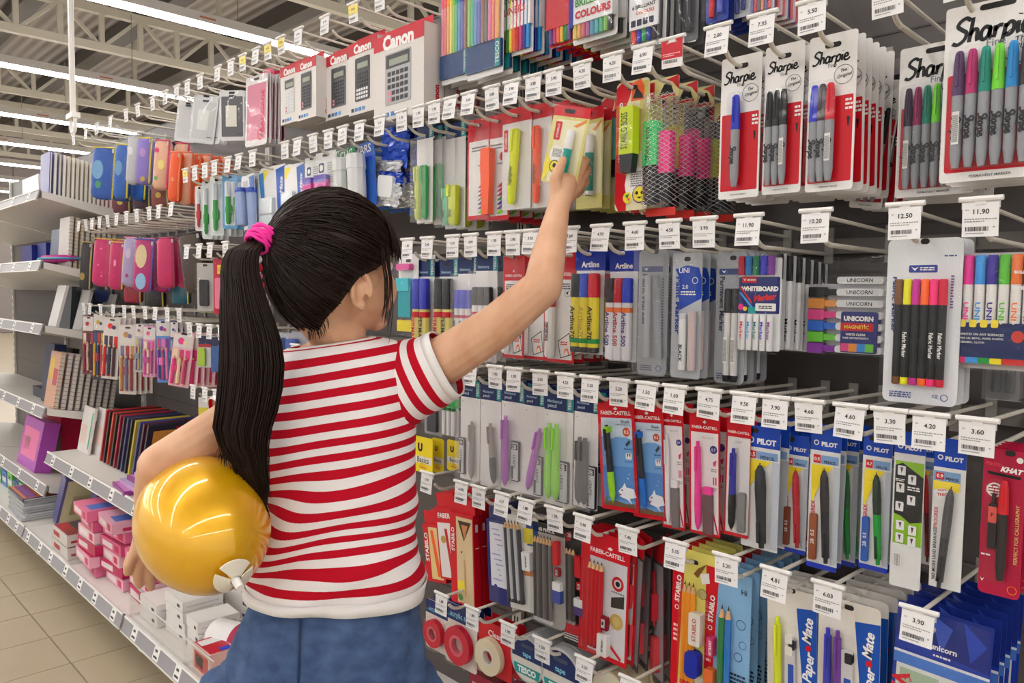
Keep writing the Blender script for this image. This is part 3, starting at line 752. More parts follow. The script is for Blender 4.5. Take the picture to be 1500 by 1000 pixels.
# boss highlighter cards
def boss(c, dark=(34, 34, 38)):
    return [('card', (224, 216, 176), .0, .0, 1, 1, .008), ('r', (214, 200, 120), .72, .02, .98, .55), ('poly', RED, [(0, .04), (.2, .0), (.5, .02), (.42, .12), (.3, .2), (.36, 1), (.12, 1), (.0, .93)]),
            ('poly', ORANGE, [(.5, .02), (.75, .0), (.85, .06), (.85, .16), (.45, .16)]), ('poly', BLACK, [(.5, .14), (.62, .06), (.8, .12), (.82, .15)]), ('hole', .5, .05, .3),
            ('t', 'STABILO', WHITE, .16, .24, .17, 90, {'bold': .04}), ('ring', WHITE, .17, .365, .07, .7), ('lines', (240, 190, 190), .1, .5, .3, .62, 6),
            ('e', (240, 238, 235), .72, .8, .4), ('lines', (120, 120, 125), .5, .7, .95, .82, 7), ('ring', PURP, .78, .88, .22, .9), ('e', YEL, .78, .88, .19), ('e', BLACK, .7, .87, .045), ('e', BLACK, .86, .87, .045), ('poly', BLACK, [(.7, .9), (.86, .9), (.78, .915)]),
            ('e', YEL, .42, .9, .14), ('poly', GREEN, [(.35, .88), (.48, .87), (.42, .91)]), ('poly', PINK, [(.42, .91), (.5, .9), (.48, .93)]),
            ('pen', 'hl', .58, .22, .72, .42, dark, c, {'cf': .72, 'txt': 'STABILO BOSS', 'tl': .55, 'tz': .38, 'tr': 90, 'tc': (60, 70, 20)}),
            ('blister', .33, .2, .85, .73, .004)]
pk('highlighter_card', 'red card with a yellow flat highlighter and round smiling badge', 'highlighter', (902, 950, 118, 308), 897, 'A', boss((205, 225, 30)), n=4, price='4.20')
pk('highlighter_card', 'red card with a turquoise flat highlighter, edge mostly hidden', 'highlighter', (880, 921, 140, 307), 852, 'A', boss((130, 205, 205)), n=4, price='4.20', Y=1.17)
def mech_bag(c, c2=WHITE):
    return [('card', (214, 204, 120), .0, .08, 1, 1, .001), ('hdr', RED, 0, 0, 1, .12, .001), ('r', (232, 226, 190), .12, .16, .95, .86), ('poly', (220, 140, 60), [(.6, .22), (.95, .13), (.95, .16), (.72, .24)]),
            ('rr', RED, .04, .2, .2, .44, .03), ('t', 'STABILO', WHITE, .12, .32, .18, 90), ('e', (240, 238, 230), .18, .6, .17), ('lines', (90, 90, 90), .08, .56, .3, .63, 5), ('e', YEL, .2, .72, .14), ('ring', BLACK, .2, .72, .14, .85), ('poly', BLACK, [(.12, .71), (.28, .7), (.22, .735)]), ('e', YEL, .17, .82, .13), ('ring', BLACK, .17, .82, .13, .85),
            ('pen', 'tube', .62, .28, .88, .27, c2, c, {'cf': .3, 'end': WHITE}), ('hole', .45, .06, .3), ('film', 'clear', .0, .0, 1, 1, .002)]
pk('correction_pen_bag', 'yellow bag with a green and white pen right of the hand', 'pen bag', (845, 883, 158, 305), 811, 'A', mech_bag((0, 140, 120)), n=5, Y=1.11, price='3.90')
pk('correction_pen_bag', 'yellow bag with a lime pen left of the raised hand', 'pen bag', (800, 834, 150, 304), 781, 'A', mech_bag((200, 220, 60)), n=4, Y=1.14, price='3.50')
def hl_bag(c, ang=0, wide=.24, cx=.55, two=None, card=(222, 220, 218), kind='clear'):
    e = [('card', card, 0, .1, 1, 1, .001), ('hdr', RED, 0, 0, 1, .14, .001), ('hole', .45, .06, .25), ('rr', RED, .06, .2, .2, .42, .03), ('t', 'STABILO', WHITE, .13, .31, .16, 90)]
    e.append(('pen', 'shl', cx, .22, .96, wide, c, c, {'ang': ang, 'txt': 'highlighter', 'tl': .25, 'tz': .62, 'tr': 90, 'tc': (90, 80, 30)}))
    e.append(('film', kind, 0, 0, 1, 1, .0025)); return e
pk('highlighter_bag', 'clear bag with an orange highlighter, beside the raised forearm', 'highlighter', (771, 808, 152, 304), 750, 'A', hl_bag((255, 100, 60)), n=4, price='3.90')
pk('highlighter_bag', 'clear bag with a fluorescent yellow slanted highlighter', 'highlighter', (736, 778, 158, 306), 720, 'A', hl_bag((225, 240, 30), ang=5, cx=.62), n=4, price='3.80')
def text_hl(c, right=True, pen=True):
    e = [('card', RED, 0, 0, 1, 1, .002), ('r', (228, 226, 224), .07, .22, .95, .96), ('hole', .5, .05, .25), ('lines', (90, 90, 92), .2, .27, .9, .33, 2), ('e', (200, 30, 60), .72, .4, .13), ('lines', (110, 110, 112), .5, .45, .9, .48, 1)]
    for i, cc in enumerate([RED, MAG, (150, 20, 60), GREEN, BLUE, PURP, LIME]):
        z = .66+.042*i; e.append(('poly', cc, [(.5, z+.03), (.68, z-.01), (.95, z-.05), (.95, z-.015), (.68, z+.028)]))
    if pen: e.append(('pen', 'hl', .3, .32, .95, .4, c, c, {'cf': .35}))
    e.append(('film', 'clear', 0, 0, 1, 1, .002)); return e
pk('highlighter_bag', 'red edged bag with an orange chisel highlighter', 'highlighter', (712, 746, 168, 322), 687, 'A', text_hl((255, 95, 40)), n=5, price='3.60')
pk('highlighter_bag', 'red edged bag with a fan of coloured strokes', 'highlighter', (685, 717, 174, 321), 660, 'A', text_hl(WHITE, pen=False), n=5, price='3.60')
def tesco(elems, sub='Stationery', hd=.14, kind='milky', bg=(226, 224, 224)):
    return [('card', bg, 0, .02, 1, 1, .001), ('hdr', NAVY, 0, 0, 1, hd, .001), ('r', (32, 150, 150), .76, 0, .98, hd), ('t', 'TESCO', WHITE, .87, hd*.5, hd*.85, 90, {'bold': .02}), ('t', sub, (150, 190, 220), .34, hd*.75, .5), ('hole', .4, .05, .25)]+elems+[('film', kind, 0, hd, 1, 1, .0025)]
hlp = lambda x, c, a=.42, b=.97, w=.3: ('pen', 'shl', x, a, b, w, c, c, {'txt': 'liner', 'tl': .2, 'tz': .7, 'tr': 90, 'tc': (70, 100, 40)})
pk('highlighter_bag', 'navy topped bag with yellow and green highlighters, left one of three', 'highlighter', (611, 634, 183, 326), 588, 'A', tesco([hlp(.28, (215, 225, 90)), hlp(.7, (40, 165, 80))]), n=5, price='1.90')
pk('highlighter_bag', 'navy topped bag with yellow and green highlighters, middle one of three', 'highlighter', (632, 657, 181, 324), 613, 'A', tesco([hlp(.28, (220, 230, 80)), hlp(.7, (30, 160, 75))]), n=5, price='1.90', Y=1.1)
pk('highlighter_bag', 'navy topped milky bag with pale green and yellow pens low down', 'highlighter', (653, 682, 180, 334), 636, 'A', tesco([hlp(.25, (130, 215, 170), .62), hlp(.7, (225, 240, 70), .6, .98, .42)]), n=3, price='1.90', Y=1.1)
pk('highlighter_bag', 'fluorescent pens in yellow, pink and orange behind the milky bag', 'highlighter', (671, 692, 208, 332), None, 'A', [('card', (190, 210, 200), 0, 0, 1, 1, .001), ('pen', 'shl', .4, .3, .72, .5, (225, 230, 50), (225, 230, 50)), ('pen', 'shl', .75, .6, .98, .5, (255, 90, 50), (255, 90, 50)), ('pen', 'shl', .3, .72, .98, .5, (235, 50, 120), (235, 50, 120)), ('film', 'clear', 0, 0, 1, 1, .002)], n=3, Y=1.17, hk=False)
# blue foil blob, green cards
def foil(c1, c2):
    return [('card', c1, .25, 0, .95, .5, .002), ('crumple', c1, .1, .05, 1, .5, .006, 'blue_foil'), ('crumple', (214, 216, 220), .0, .42, .9, .62, .011, 'silver_foil'), ('crumple', c2, .2, .55, 1.0, .72, .013, 'blue_foil'), ('crumple', (220, 222, 226), .05, .68, 1, .95, .016, 'silver_foil'), ('block', 'tape_case', (228, 230, 232), .25, .6, .75, .85, .02, {'r': .008})]
pk('correction_tape_bag', 'crumpled blue and silver foil bags near the highlighters', 'correction tape', (560, 604, 182, 308), 557, 'A', foil((50, 90, 205), (40, 80, 200)), n=4, price='5.20', Y=1.08, tilt=8)
pk('eraser_card', 'narrow dark green card above the crown of the head', 'eraser', (558, 577, 205, 300), 527, 'A', [('card', (20, 120, 60), 0, 0, 1, 1, .002), ('t', 'PEN', WHITE, .4, .3, .3, 90), ('ring', BLACK, .4, .45, .3, .7), ('r', (220, 222, 224), .3, .55, .95, .98), ('film', 'clear', 0, 0, 1, 1, .002)], n=3, Y=1.14)
def slimcard(c, c2, body, txt):
    return [('card', c, 0, 0, 1, 1, .002), ('t', txt, WHITE, .5, .1, .7), ('r', c2, .55, .18, .9, .3), ('pen', 'tube', .55, .2, .95, .5, body, body, {'cf': .3}), ('lines', (120, 140, 130), .08, .3, .25, .9, 12), ('film', 'clear', 0, .0, 1, 1, .002)]
pk('eraser_card', 'blue topped card with a white stick eraser', 'eraser', (515, 548, 210, 305), 502, 'A', slimcard((50, 100, 190), (40, 80, 200), (225, 226, 228), 'MARS'), n=4, price='4.10', tilt=-5)
pk('eraser_card', 'green card with a white stick eraser', 'eraser', (494, 520, 218, 300), 481, 'A', slimcard((0, 130, 70), (230, 232, 230), (222, 224, 222), 'CLIC'), n=4, price='4.90', tilt=-5)
def magenta(n_=1): return [('card', (222, 222, 222), 0, 0, 1, 1, .002), ('rr', NAVY, .15, .2, .42, .38, .05), ('e', WHITE, .28, .29, .09), ('lines', (140, 140, 145), .6, .2, .95, .6, 9), ('hole', .5, .06, .3), ('block', 'pink_sharpener_case', (215, 60, 160), .12, .5, .72, 1.0, .012, {'r': .006}), ('block', 'purple_lid', (90, 60, 180), .12, .44, .72, .58, .013, {'r': .006}), ('blister', .08, .42, .78, 1.0, .006)]
pk('sharpener_card', 'white card with a big magenta sharpener under a purple lid', 'sharpener', (463, 492, 222, 300), 458, 'A', magenta(), n=4, price='6.10')
pk('sharpener_card', 'white card with a magenta sharpener, middle of the three', 'sharpener', (447, 468, 230, 300), 436, 'A', magenta(), n=3, price='6.10')
pk('sharpener_card', 'white card with a magenta sharpener, leftmost of the three', 'sharpener', (437, 452, 240, 302), None, 'A', magenta(), n=3, hk=False, Y=1.12)
def pmate(): return [('card', (232, 232, 232), 0, 0, 1, 1, .002), ('poly', YEL, [(0, .04), (.35, .04), (.1, .22), (0, .22)]), ('poly', (20, 90, 190), [(.62, .06), (1, .02), (1, .9), (.72, .9)]), ('t', 'PaperMate', WHITE, .84, .42, .5, 90, {'shear': .25, 'bold': .03}), ('block', 'correction_tape_case', (215, 222, 228), .05, .45, .6, .7, .011, {'r': .006, 'rough': .15}), ('block', 'correction_tape_case', (210, 218, 226), .05, .68, .6, .96, .011, {'r': .006, 'rough': .15}), ('blister', .02, .42, .64, .98, .006)]
pk('correction_tape_card', 'white and blue card with clear tape cases, nearer the head', 'correction tape', (417, 446, 240, 330), 417, 'A', pmate(), n=4, price='7.20')
pk('correction_tape_card', 'white and blue card with clear tape cases, above the hair tie', 'correction tape', (383, 418, 243, 345), 370, 'A', pmate(), n=4, price='7.20')
def slim2(c): return [('card', (228, 232, 236), 0, 0, 1, 1, .002), ('poly', c, [(.6, .05), (1, .05), (1, .98), (.8, .98)]), ('lines', (120, 120, 125), .1, .1, .5, .25, 5), ('pen', 'tube', .38, .25, .95, .45, (40, 80, 190), (150, 170, 215), {'cf': .12}), ('film', 'clear', 0, 0, 1, 1, .003)]
pk('glue_pen_bag', 'slim bag with a pale blue pen and blue stripe', 'pen bag', (354, 372, 256, 335), 350, 'A', slim2((40, 110, 200)), n=3, price='3.30', tilt=-6)
pk('glue_pen_bag', 'slim silver blue bag just left of the tape cards', 'pen bag', (369, 386, 252, 345), None, 'A', slim2((60, 130, 190)), n=3, hk=False, Y=1.06, tilt=-6)
def brush(c, cc): return [('card', c, 0, 0, 1, 1, .006), ('rr', (235, 240, 245), .15, .12, .85, .94, .1), ('hole', .5, .05, .3), ('pen', 'shl', .48, .12, .92, .34, (225, 230, 235), cc, {}), ('block', 'round_case', cc, .3, .55, .7, .75, .01, {'r': .01}), ('blister', .1, .1, .9, .96, .008)]
for i, (a, b_, t, bo, c, cc, hp, nm) in enumerate([(326, 348, 256, 335, (100, 165, 215), (60, 160, 60), 334, 'blue card with a green correction pen, right of the group'), (308, 328, 258, 345, (225, 230, 232), (70, 170, 80), 314, 'clear card with green capped pens in the middle of the group'), (296, 311, 266, 350, (220, 226, 228), (50, 150, 60), 300, 'clear card with small green pens, left of the group'), (286, 299, 272, 338, (230, 222, 222), (200, 60, 60), 285, 'pale pink blank card at the left end of the pen row')]):
    pk('correction_pen_card', nm, 'correction pen', (a, b_, t, bo), hp, 'A', brush(c, cc), n=4, price='4.50')
hook(271, 'A', 'an orange bag at the row end', '4.20', 'yellow')

# ================================================================== THIRD ROW (markers)
def tube_set(cols, body, txt, tcs, w=.3, top=.16, bot=.98, cf=.33, x0=.2, dx=.27, **o):
    return [('pen', 'tube', x0+dx*i, top, bot, w, c, body[i] if isinstance(body, list) else body, dict({'cf': cf, 'txt': txt, 'tl': .42, 'tz': .62, 'tc': tcs[i % len(tcs)], 'dy': .0005*i}, **o)) for i, c in enumerate(cols)]
def perm(c): return [('card', (226, 224, 224), 0, .02, 1, 1, .001), ('hdr', NAVY, 0, 0, 1, .15, .001), ('r', (32, 150, 150), .76, 0, .98, .15), ('t', 'TESCO', WHITE, .87, .075, .13, 90, {'bold': .02}), ('t', 'Stationery', (170, 200, 225), .36, .11, .55), ('hole', .4, .04, .25)]+tube_set([c, c], (232, 220, 130), 'PERMANENT', [RED, (60, 50, 40)], w=.42, x0=.27, dx=.46, top=.17, cf=.33, band=(.36, .42, RED))+[('film', 'clear', 0, .15, 1, 1, .003)]
pk('marker_bag', 'navy topped bag of blue and yellow permanent markers by the cheek', 'markers', (612, 636, 380, 545), 626, 'B', perm((50, 60, 185)), n=4, price='2.90', Y=1.05)
pk('marker_bag', 'navy topped bag of black and yellow permanent markers', 'markers', (644, 671, 380, 545), 663, 'B', perm((40, 40, 44)), n=4, price='4.50', Y=1.05)
def wb(c): return [('card', (232, 230, 230), 0, .02, 1, 1, .001), ('hdr', NAVY, 0, 0, 1, .15, .001), ('r', (32, 150, 150), .8, 0, .98, .15), ('t', 'TESCO', WHITE, .89, .075, .13, 90, {'bold': .02}), ('t', 'Stationery', (170, 200, 225), .36, .11, .55), ('hole', .4, .04, .25)]+tube_set([c]*3, (236, 234, 234), 'whiteboard', [(60, 60, 66)], w=.3, x0=.2, dx=.3, top=.3, cf=.25, band=(.34, .38, (200, 60, 90)))+[('film', 'milky', 0, .15, 1, 1, .003)]
pk('marker_bag', 'navy topped bag of three white markers with blue caps', 'markers', (671, 699, 377, 535), 689, 'B', wb((50, 60, 200)), n=4, price='4.90', Y=1.05)
pk('marker_bag', 'navy topped bag of three white markers with black caps', 'markers', (697, 728, 373, 530), 724, 'B', wb((40, 40, 44)), n=5, price='1.90', Y=1.045)
def fab(txtc=WHITE, kind=0):
    e = [('card', RED, 0, 0, 1, 1, .002), ('t', 'FABER-CASTELL', WHITE, .5, .19, .8), ('poly', WHITE, [(.45, .16), (.5, .13), (.55, .16), (.5, .15)]), ('r', (230, 228, 228), .08, .24, .93, .97), ('hole', .45, .06, .2),
         ('lines', (70, 70, 75), .15, .27, .85, .33, 3), ('ring', (90, 90, 95), .76, .36, .11, .9), ('poly', BLACK, [(.7, .36), (.8, .34), (.76, .38)]), ('poly', WHITE, [(.45, .8), (.85, .72), (.93, .92), (.55, .96)]), ('poly', BLACK, [(.45, .8), (.85, .72), (.86, .727), (.46, .807)]), ('poly', BLACK, [(.85, .72), (.93, .92), (.91, .92), (.835, .725)]), ('poly', BLACK, [(.55, .96), (.93, .92), (.93, .912), (.55, .952)]), ('poly', BLACK, [(.45, .8), (.55, .96), (.57, .955), (.47, .797)]),
         ('lines', RED, .55, .8, .8, .84, 2), ('poly', ORANGE, [(.66, .93), (.7, .87), (.8, .86), (.86, .92), (.82, .92), (.78, .88), (.72, .89)])]
    e.append(('pen', 'tube', .3, .36, .95, .3, (200, 20, 36), (232, 230, 230), {'cf': .22, 'txt': 'WHITEBOARD', 'tl': .3, 'tz': .6, 'tr': 90}))
    e.append(('film', 'clear', 0, 0, 1, 1, .002)); return e
pk('marker_bag', 'red edged bag with one red capped whiteboard marker, in full view', 'markers', (800, 842, 371, 531), 800, 'B', fab(), n=6, price='4.30', Y=1.07)
pk('marker_bag', 'red edged bag with a white marker, partly behind the forearm', 'markers', (763, 800, 373, 526), 778, 'B', fab(), n=3, price='3.90', Y=1.07)
pk('marker_bag', 'red edged bag with a blue tipped marker behind the upper arm', 'markers', (737, 768, 375, 524), 751, 'B', fab(), n=4, price='3.90', Y=1.05)
pk('marker_bag', 'blue topped bag of three yellow markers with black, blue and red caps', 'markers', (843, 886, 367, 520), 834, 'B',
   [('card', (225, 224, 226), .03, .04, .97, .99, .001), ('hdr', (22, 50, 160), 0, 0, 1, .19, .002), ('t', 'Artline', WHITE, .5, .13, .6, 0, {'bold': .03}), ('hole', .4, .05, .2), ('poly', (60, 90, 200), [(.0, .05), (.12, .08), (.0, .1)])]
   + tube_set([(34, 34, 38), (40, 70, 190), (200, 36, 50)], (226, 208, 60), 'Artline70', [(40, 36, 30), (170, 150, 40)], w=.33, top=.22, bot=.97, cf=.3, x0=.2, dx=.3, band=(.82, .88, (30, 140, 70)), end=(60, 60, 66))+[('film', 'clear', 0, .18, 1, 1, .003)], n=3, price='17.64')
pk('marker_bag', 'blue topped bag of three white markers with dark, red and blue caps', 'markers', (892, 935, 366, 531), 881, 'B',
   [('card', (225, 224, 226), .03, .04, .97, .99, .001), ('hdr', (22, 50, 160), 0, 0, 1, .19, .002), ('t', 'Artline', WHITE, .5, .14, .6, 0, {'bold': .03}), ('hole', .4, .05, .2)]
   + tube_set([(50, 34, 36), (190, 36, 50), (50, 70, 190)], (230, 230, 236), 'Artline 500', [(60, 40, 130), (170, 30, 50)], w=.31, top=.25, bot=.97, cf=.3, x0=.2, dx=.29, band=(.36, .42, (235, 120, 60)))+[('film', 'clear', 0, .18, 1, 1, .003)], n=3, price='4.90')
def greybag(txt, tc, blk=False):
    e = [('card', (158, 162, 168), 0, 0, 1, 1, .008), ('hole', .55, .05, .22), ('rr', (46, 62, 120), .1, .13, .82, .175, .03), ('poly', WHITE, [(.18, .14), (.26, .165), (.34, .14), (.26, .15)]), ('t', txt, tc, .22, .4, .42, -90, {'bold': .03, 'hf': .15}), ('lines', (90, 94, 104), .8, .22, .86, .7, 22)]
    if blk: e += [('pen', 'tube', .5, .28, .98, .24, (40, 40, 42), (214, 212, 212), {'cf': .26, 'code': True, 'end': BLACK}), ('pen', 'tube', .74, .28, .98, .24, (40, 40, 42), (214, 212, 212), {'cf': .26, 'code': True, 'end': BLACK})]
    else: e += [('pen', 'tube', .42, .2, .86, .22, (176, 180, 186), (170, 174, 180), {'cf': .3}), ('pen', 'tube', .66, .2, .86, .22, (130, 134, 140), (140, 144, 152), {'cf': .3, 'ang': -4})]
    e += [('lines', (40, 50, 110), .1, .92, .5, .97, 3), ('ring', (40, 50, 110), .74, .945, .09, .8), ('film', 'grey' if not blk else 'clear', 0, 0, 1, 1, .004)]; return e
pk('marker_bag', 'silver grey pouch of paint markers with dark vertical lettering', 'markers', (935, 978, 366, 549), 930, 'B', greybag('Paint Marker', (36, 44, 80)), n=3, price='4.60')
pk('marker_bag', 'silver foil pouch of a paint marker with a blue slanted band', 'markers', (984, 1027, 370, 554), 980, 'B',
   [('card', (176, 180, 186), 0, 0, 1, 1, .004), ('hole', .5, .05, .22), ('poly', (30, 70, 170), [(.1, .13), (.5, .1), (.9, .12), (1, .2), (1, .36), (.25, .46), (.25, .2)]), ('t', 'UNI', WHITE, .4, .14, .35), ('t', '2.0', WHITE, .45, .27, .2), ('lines', WHITE, .3, .3, .8, .34, 2), ('ring', WHITE, .78, .22, .1, .8), ('t', 'Paint Marker', (30, 60, 150), .22, .42, .46, -90, {'bold': .03, 'hf': .15}),
    ('pen', 'tube', .5, .48, .93, .26, (200, 204, 208), (222, 224, 226), {'cf': .1, 'txt': 'BLACK', 'tl': .3, 'tz': .7}), ('pen', 'tube', .8, .46, .93, .26, (190, 176, 176), (198, 180, 180), {'cf': .2}), ('film', 'clear', 0, 0, 1, 1, .005)], n=4, price='4.50')
pk('marker_bag', 'grey pouch of two black permanent markers with barcode stickers', 'markers', (1048, 1092, 368, 562), 1031, 'B', greybag('Permanent Marker', (40, 44, 60), True), n=4, price='3.90', Y=1.08)
pk('marker_bag', 'set of five whiteboard markers in bright caps, shown from its front', 'markers', (1082, 1144, 375, 513), 1097, 'B',
   [('card', (214, 214, 216), 0, .02, 1, 1, .003), ('rr', (30, 40, 110), .0, .22, .97, .61, .03), ('r', RED, .07, .215, .42, .28), ('poly', WHITE, [(.1, .23), (.14, .265), (.18, .23), (.14, .245)]), ('lines', WHITE, .2, .235, .4, .265, 1), ('t', 'WHITEBOARD', WHITE, .5, .345, .88, 0, {'bold': .06}), ('t', 'Marker', RED, .64, .435, .52, 6, {'bold': .06, 'shear': .2}),
    ('poly', (200, 40, 60), [(.02, .33), (.06, .32), (.34, .49), (.32, .51)]), ('poly', (60, 150, 220), [(.02, .39), (.06, .38), (.36, .54), (.33, .56)]), ('e', (225, 40, 140), .07, .54, .07), ('e', (240, 200, 40), .17, .56, .05), ('r', (0, 160, 150), .25, .54, .42, .61), ('rr', WHITE, .42, .5, .9, .58, .02), ('lines', (60, 60, 60), .5, .52, .82, .56, 2)]
   + [('pen', 'tube', .11+.175*i, .02, .98, .165, c, (228, 228, 230), {'cf': .2, 'dy': -.0006, 'txt': 'Marker', 'tl': .2, 'tz': .82, 'tc': c}) for i, c in enumerate([(180, 40, 60), (30, 110, 180), (10, 120, 80), (50, 50, 180), (120, 50, 140)])][:0]
   + [('pen', 'tube', .11+.175*i, .0, .2, .165, c, c, {'cf': .5}) for i, c in enumerate([(190, 30, 60), (30, 110, 180), (10, 120, 80), (50, 50, 190), (120, 50, 150)])]
   + [('pen', 'tube', .17+.16*i, .62, 1.0, .15, (228, 228, 230), (228, 228, 230), {'cf': .5, 'txt': 'Marker', 'tl': .5, 'tz': .45, 'tc': c}) for i, c in enumerate([(220, 60, 90), (60, 160, 220), (20, 140, 130), (50, 50, 190), (140, 60, 150)])]
   + [('film', 'clear', 0, -.02, 1, 1.02, .003)], n=1, price='11.90', Y=1.07)
# the run of white barrels with black caps further along the same hook
for i in range(6):
    pk('marker_bag', 'whiteboard marker set %s behind the bright capped set, seen edge on' % ['directly', 'second', 'third', 'fourth', 'fifth', 'sixth'][i], 'markers', (1137+15*i-1.2*i*i*.5, 1150+15*i-1.2*i*i*.5, 372+3*i, 512+1*i), None, 'B',
       [('card', (205, 205, 208), 0, 0, 1, 1, .001), ('pen', 'tube', .5, .0, .98, .85, (30, 30, 34), (226, 226, 228), {'cf': .27, 'txt': 'Marker', 'tl': .25, 'tz': .8, 'tr': -90}), ('film', 'clear', -.1, -.03, 1.1, 1, .002)], n=1, hk=False, Y=1.095+.024*i)
# set lying on its side
PENH = [(0, (40, 38, 40)), (1, (226, 150, 70)), (2, (225, 70, 140)), (3, (50, 110, 210)), (4, (110, 200, 60)), (5, (140, 50, 170))]
el = [('card', (196, 194, 196), .0, .12, 1, 1, .002), ('rr', (44, 48, 120), .5, .48, .93, .97, .01), ('t', 'UNICORN', WHITE, .71, .575, .36, 0, {'bold': .05, 'over': 1}), ('lines', (150, 160, 220), .54, .52, .68, .54, 1)]
for i, c in PENH:
    z = .17+.145*i
    el.append(('block', 'marker_cap', c, .0, z-.01, .22, z+.12, .012, {'r': .001}))
    el.append(('block', 'marker_cap', c, .2, z+.015, .38, z+.095, .0105, {'r': .003}))
    el.append(('block', 'marker_barrel', (226, 226, 228), .38, z+.01, .98, z+.1, .0115, {'r': .004, 'txt': 'UNICORN' if i < 2 else None, 'tl': .55, 'tc': BLACK}))
el += [('block', 'marker_barrel', (226, 226, 228), .38, .03, .98, .12, .0115, {'r': .004, 'txt': 'UNICORN', 'tl': .55}), ('block', 'printed_band', (44, 48, 120), .46, .47, .93, .985, .0135, {'r': .003}), ('block', 'magnetic_label', RED, .46, .61, .88, .71, .0142, {'r': .001, 'txt': 'MAGNETIC', 'tl': .75, 'tc': YEL})]
el += [('t', 'UNICORN', WHITE, .69, .555, .38, 0, {'bold': .06, 'over': 1}), ('t', 'WRITE CLEAR', WHITE, .66, .755, .26, 0, {'over': 1, 'bold': .03}), ('t', 'WIPE OFF INSTANTLY', WHITE, .66, .8, .34, 0, {'over': 1, 'bold': .03})]
for i, c in enumerate([(225, 70, 140), (240, 150, 60), (50, 140, 220), (110, 200, 60)]): el.append(('block', 'swatch', c, .47+.105*i, .87, .575+.105*i, .97, .0146, {'r': .0001}))
el.append(('film', 'clear', -.01, .0, 1.01, 1.01, .003)); el.append(('film', 'clear', .25, -.22, 1.0, .02, .004))
pk('marker_bag', 'whiteboard markers lying sideways in orange, pink, blue, green and purple', 'markers', (1189, 1300, 402, 517), 1195, 'B', el, n=3, price='10.20', Y=1.15, gap=.03)
pk('marker_bag', 'white zip pouch of black barrelled fabric markers with bright ends', 'markers', (1297, 1407, 349, 592), 1326, 'B',
   [('card', (222, 224, 228), 0, 0, 1, 1, .008), ('hole', .5, .045, .12), ('lines', (60, 80, 150), .76, .1, .93, .115, 1), ('rr', (40, 60, 150), .3, .16, .68, .205, .02), ('poly', WHITE, [(.33, .17), (.38, .195), (.43, .17), (.38, .18)]), ('lines', WHITE, .45, .17, .64, .195, 2), ('t', 'Fabric Marker', (36, 60, 120), .115, .4, .34, -90, {'bold': .03, 'hf': .05}), ('lines', (110, 80, 150), .86, .22, .9, .42, 12), ('r', (160, 50, 120), .3, .5, .5, .6), ('lines', (60, 70, 140), .1, .93, .4, .97, 3), ('t', 'CE', (60, 70, 140), .72, .945, .08), ('ring', (60, 70, 140), .84, .95, .05, .8)]
   + [('pen', 'tube', .2+.118*i, .245, .885, .118, c, (34, 34, 36), {'cf': .24, 'end': c, 'txt': 'Fabric Marker' if i in (1, 4, 5) else None, 'tc': WHITE, 'tl': .24, 'tz': .62, 'dy': .0002*i}) for i, c in enumerate([(120, 76, 40), (235, 235, 30), (200, 40, 150), (255, 110, 40), (255, 50, 130), (215, 25, 60)])]
   + [('film', 'hard', 0, 0, 1, 1, .003)], n=3, price='12.50', Y=1.045)
pk('marker_bag', 'bold and fine marker set with pink, blue, indigo, green and orange caps', 'markers', (1405, 1512, 370, 541), 1437, 'B',
   [('card', (190, 184, 184), 0, .0, 1, 1, .003), ('rr', RED, .0, .07, .14, .34, .02), ('poly', WHITE, [(.03, .12), (.07, .16), (.11, .12), (.07, .14)])]
   + [('pen', 'tube', .14+.165*i, .02, .62, .16, c, (232, 230, 228), {'cf': .42, 'txt': 'UNI', 'tl': .25, 'tz': .8, 'tc': c}) for i, c in enumerate([(235, 50, 150), (60, 150, 225), (60, 44, 150), (90, 190, 50), (240, 120, 50), (120, 44, 40)])]
   + [('block', 'printed_band', (24, 40, 90), .0, .6, 1, .9, .0115, {'r': .001}), ('block', 'colour_strip', (225, 50, 110), .0, .9, .16, .95, .0112, {}), ('block', 'colour_strip', (60, 150, 225), .16, .9, .34, .95, .0112, {}), ('block', 'colour_strip', (30, 150, 60), .34, .9, .5, .95, .0112, {}), ('block', 'colour_strip', (240, 220, 40), .5, .9, .66, .95, .0112, {}), ('block', 'colour_strip', (200, 40, 40), .66, .9, 1, .95, .0112, {}),
      ('t', 'WRITES ON ANY SURFACES', WHITE, .38, .7, .6, 0, {'over': 1}), ('t', 'FOR CD, METAL, PAPER, PLASTIC', WHITE, .38, .735, .6, 0, {'over': 1}), ('t', 'CERAMIC, CLOTH', WHITE, .25, .77, .34, 0, {'over': 1}), ('t', 'BOLD', WHITE, .86, .17, .16, 0, {'over': 1, 'bold': .05}), ('t', 'FINE', WHITE, .86, .3, .14, 0, {'over': 1, 'bold': .05})]
   + [('block', 'round_seal', (200, 60, 50), .78, .66, .95, .76, .0125, {'r': .012}), ('block', 'icon_tile', (240, 215, 60), .05, .575, .15, .64, .0125, {'r': .002}), ('block', 'icon_tile', (240, 215, 60), .2, .575, .3, .64, .0125, {'r': .002}), ('block', 'icon_tile', (240, 215, 60), .35, .575, .45, .64, .0125, {'r': .002}), ('block', 'icon_tile', (240, 215, 60), .5, .575, .6, .64, .0125, {'r': .002})]
   + [('film', 'clear', 0, -.02, 1, 1, .003)], n=1, price='11.90', Y=1.06)
pk('marker_bag', 'set under the bold and fine markers, dark pens with coloured feet', 'markers', (1445, 1500, 470, 585), None, 'B', [('card', (120, 116, 118), 0, 0, 1, 1, .008), ('pen', 'tube', .35, .05, .9, .3, (50, 50, 54), (60, 60, 64)), ('pen', 'tube', .7, .05, .9, .3, (50, 50, 54), (50, 50, 54)), ('film', 'grey', 0, 0, 1, 1, .003)], n=2, hk=False, Y=1.2)
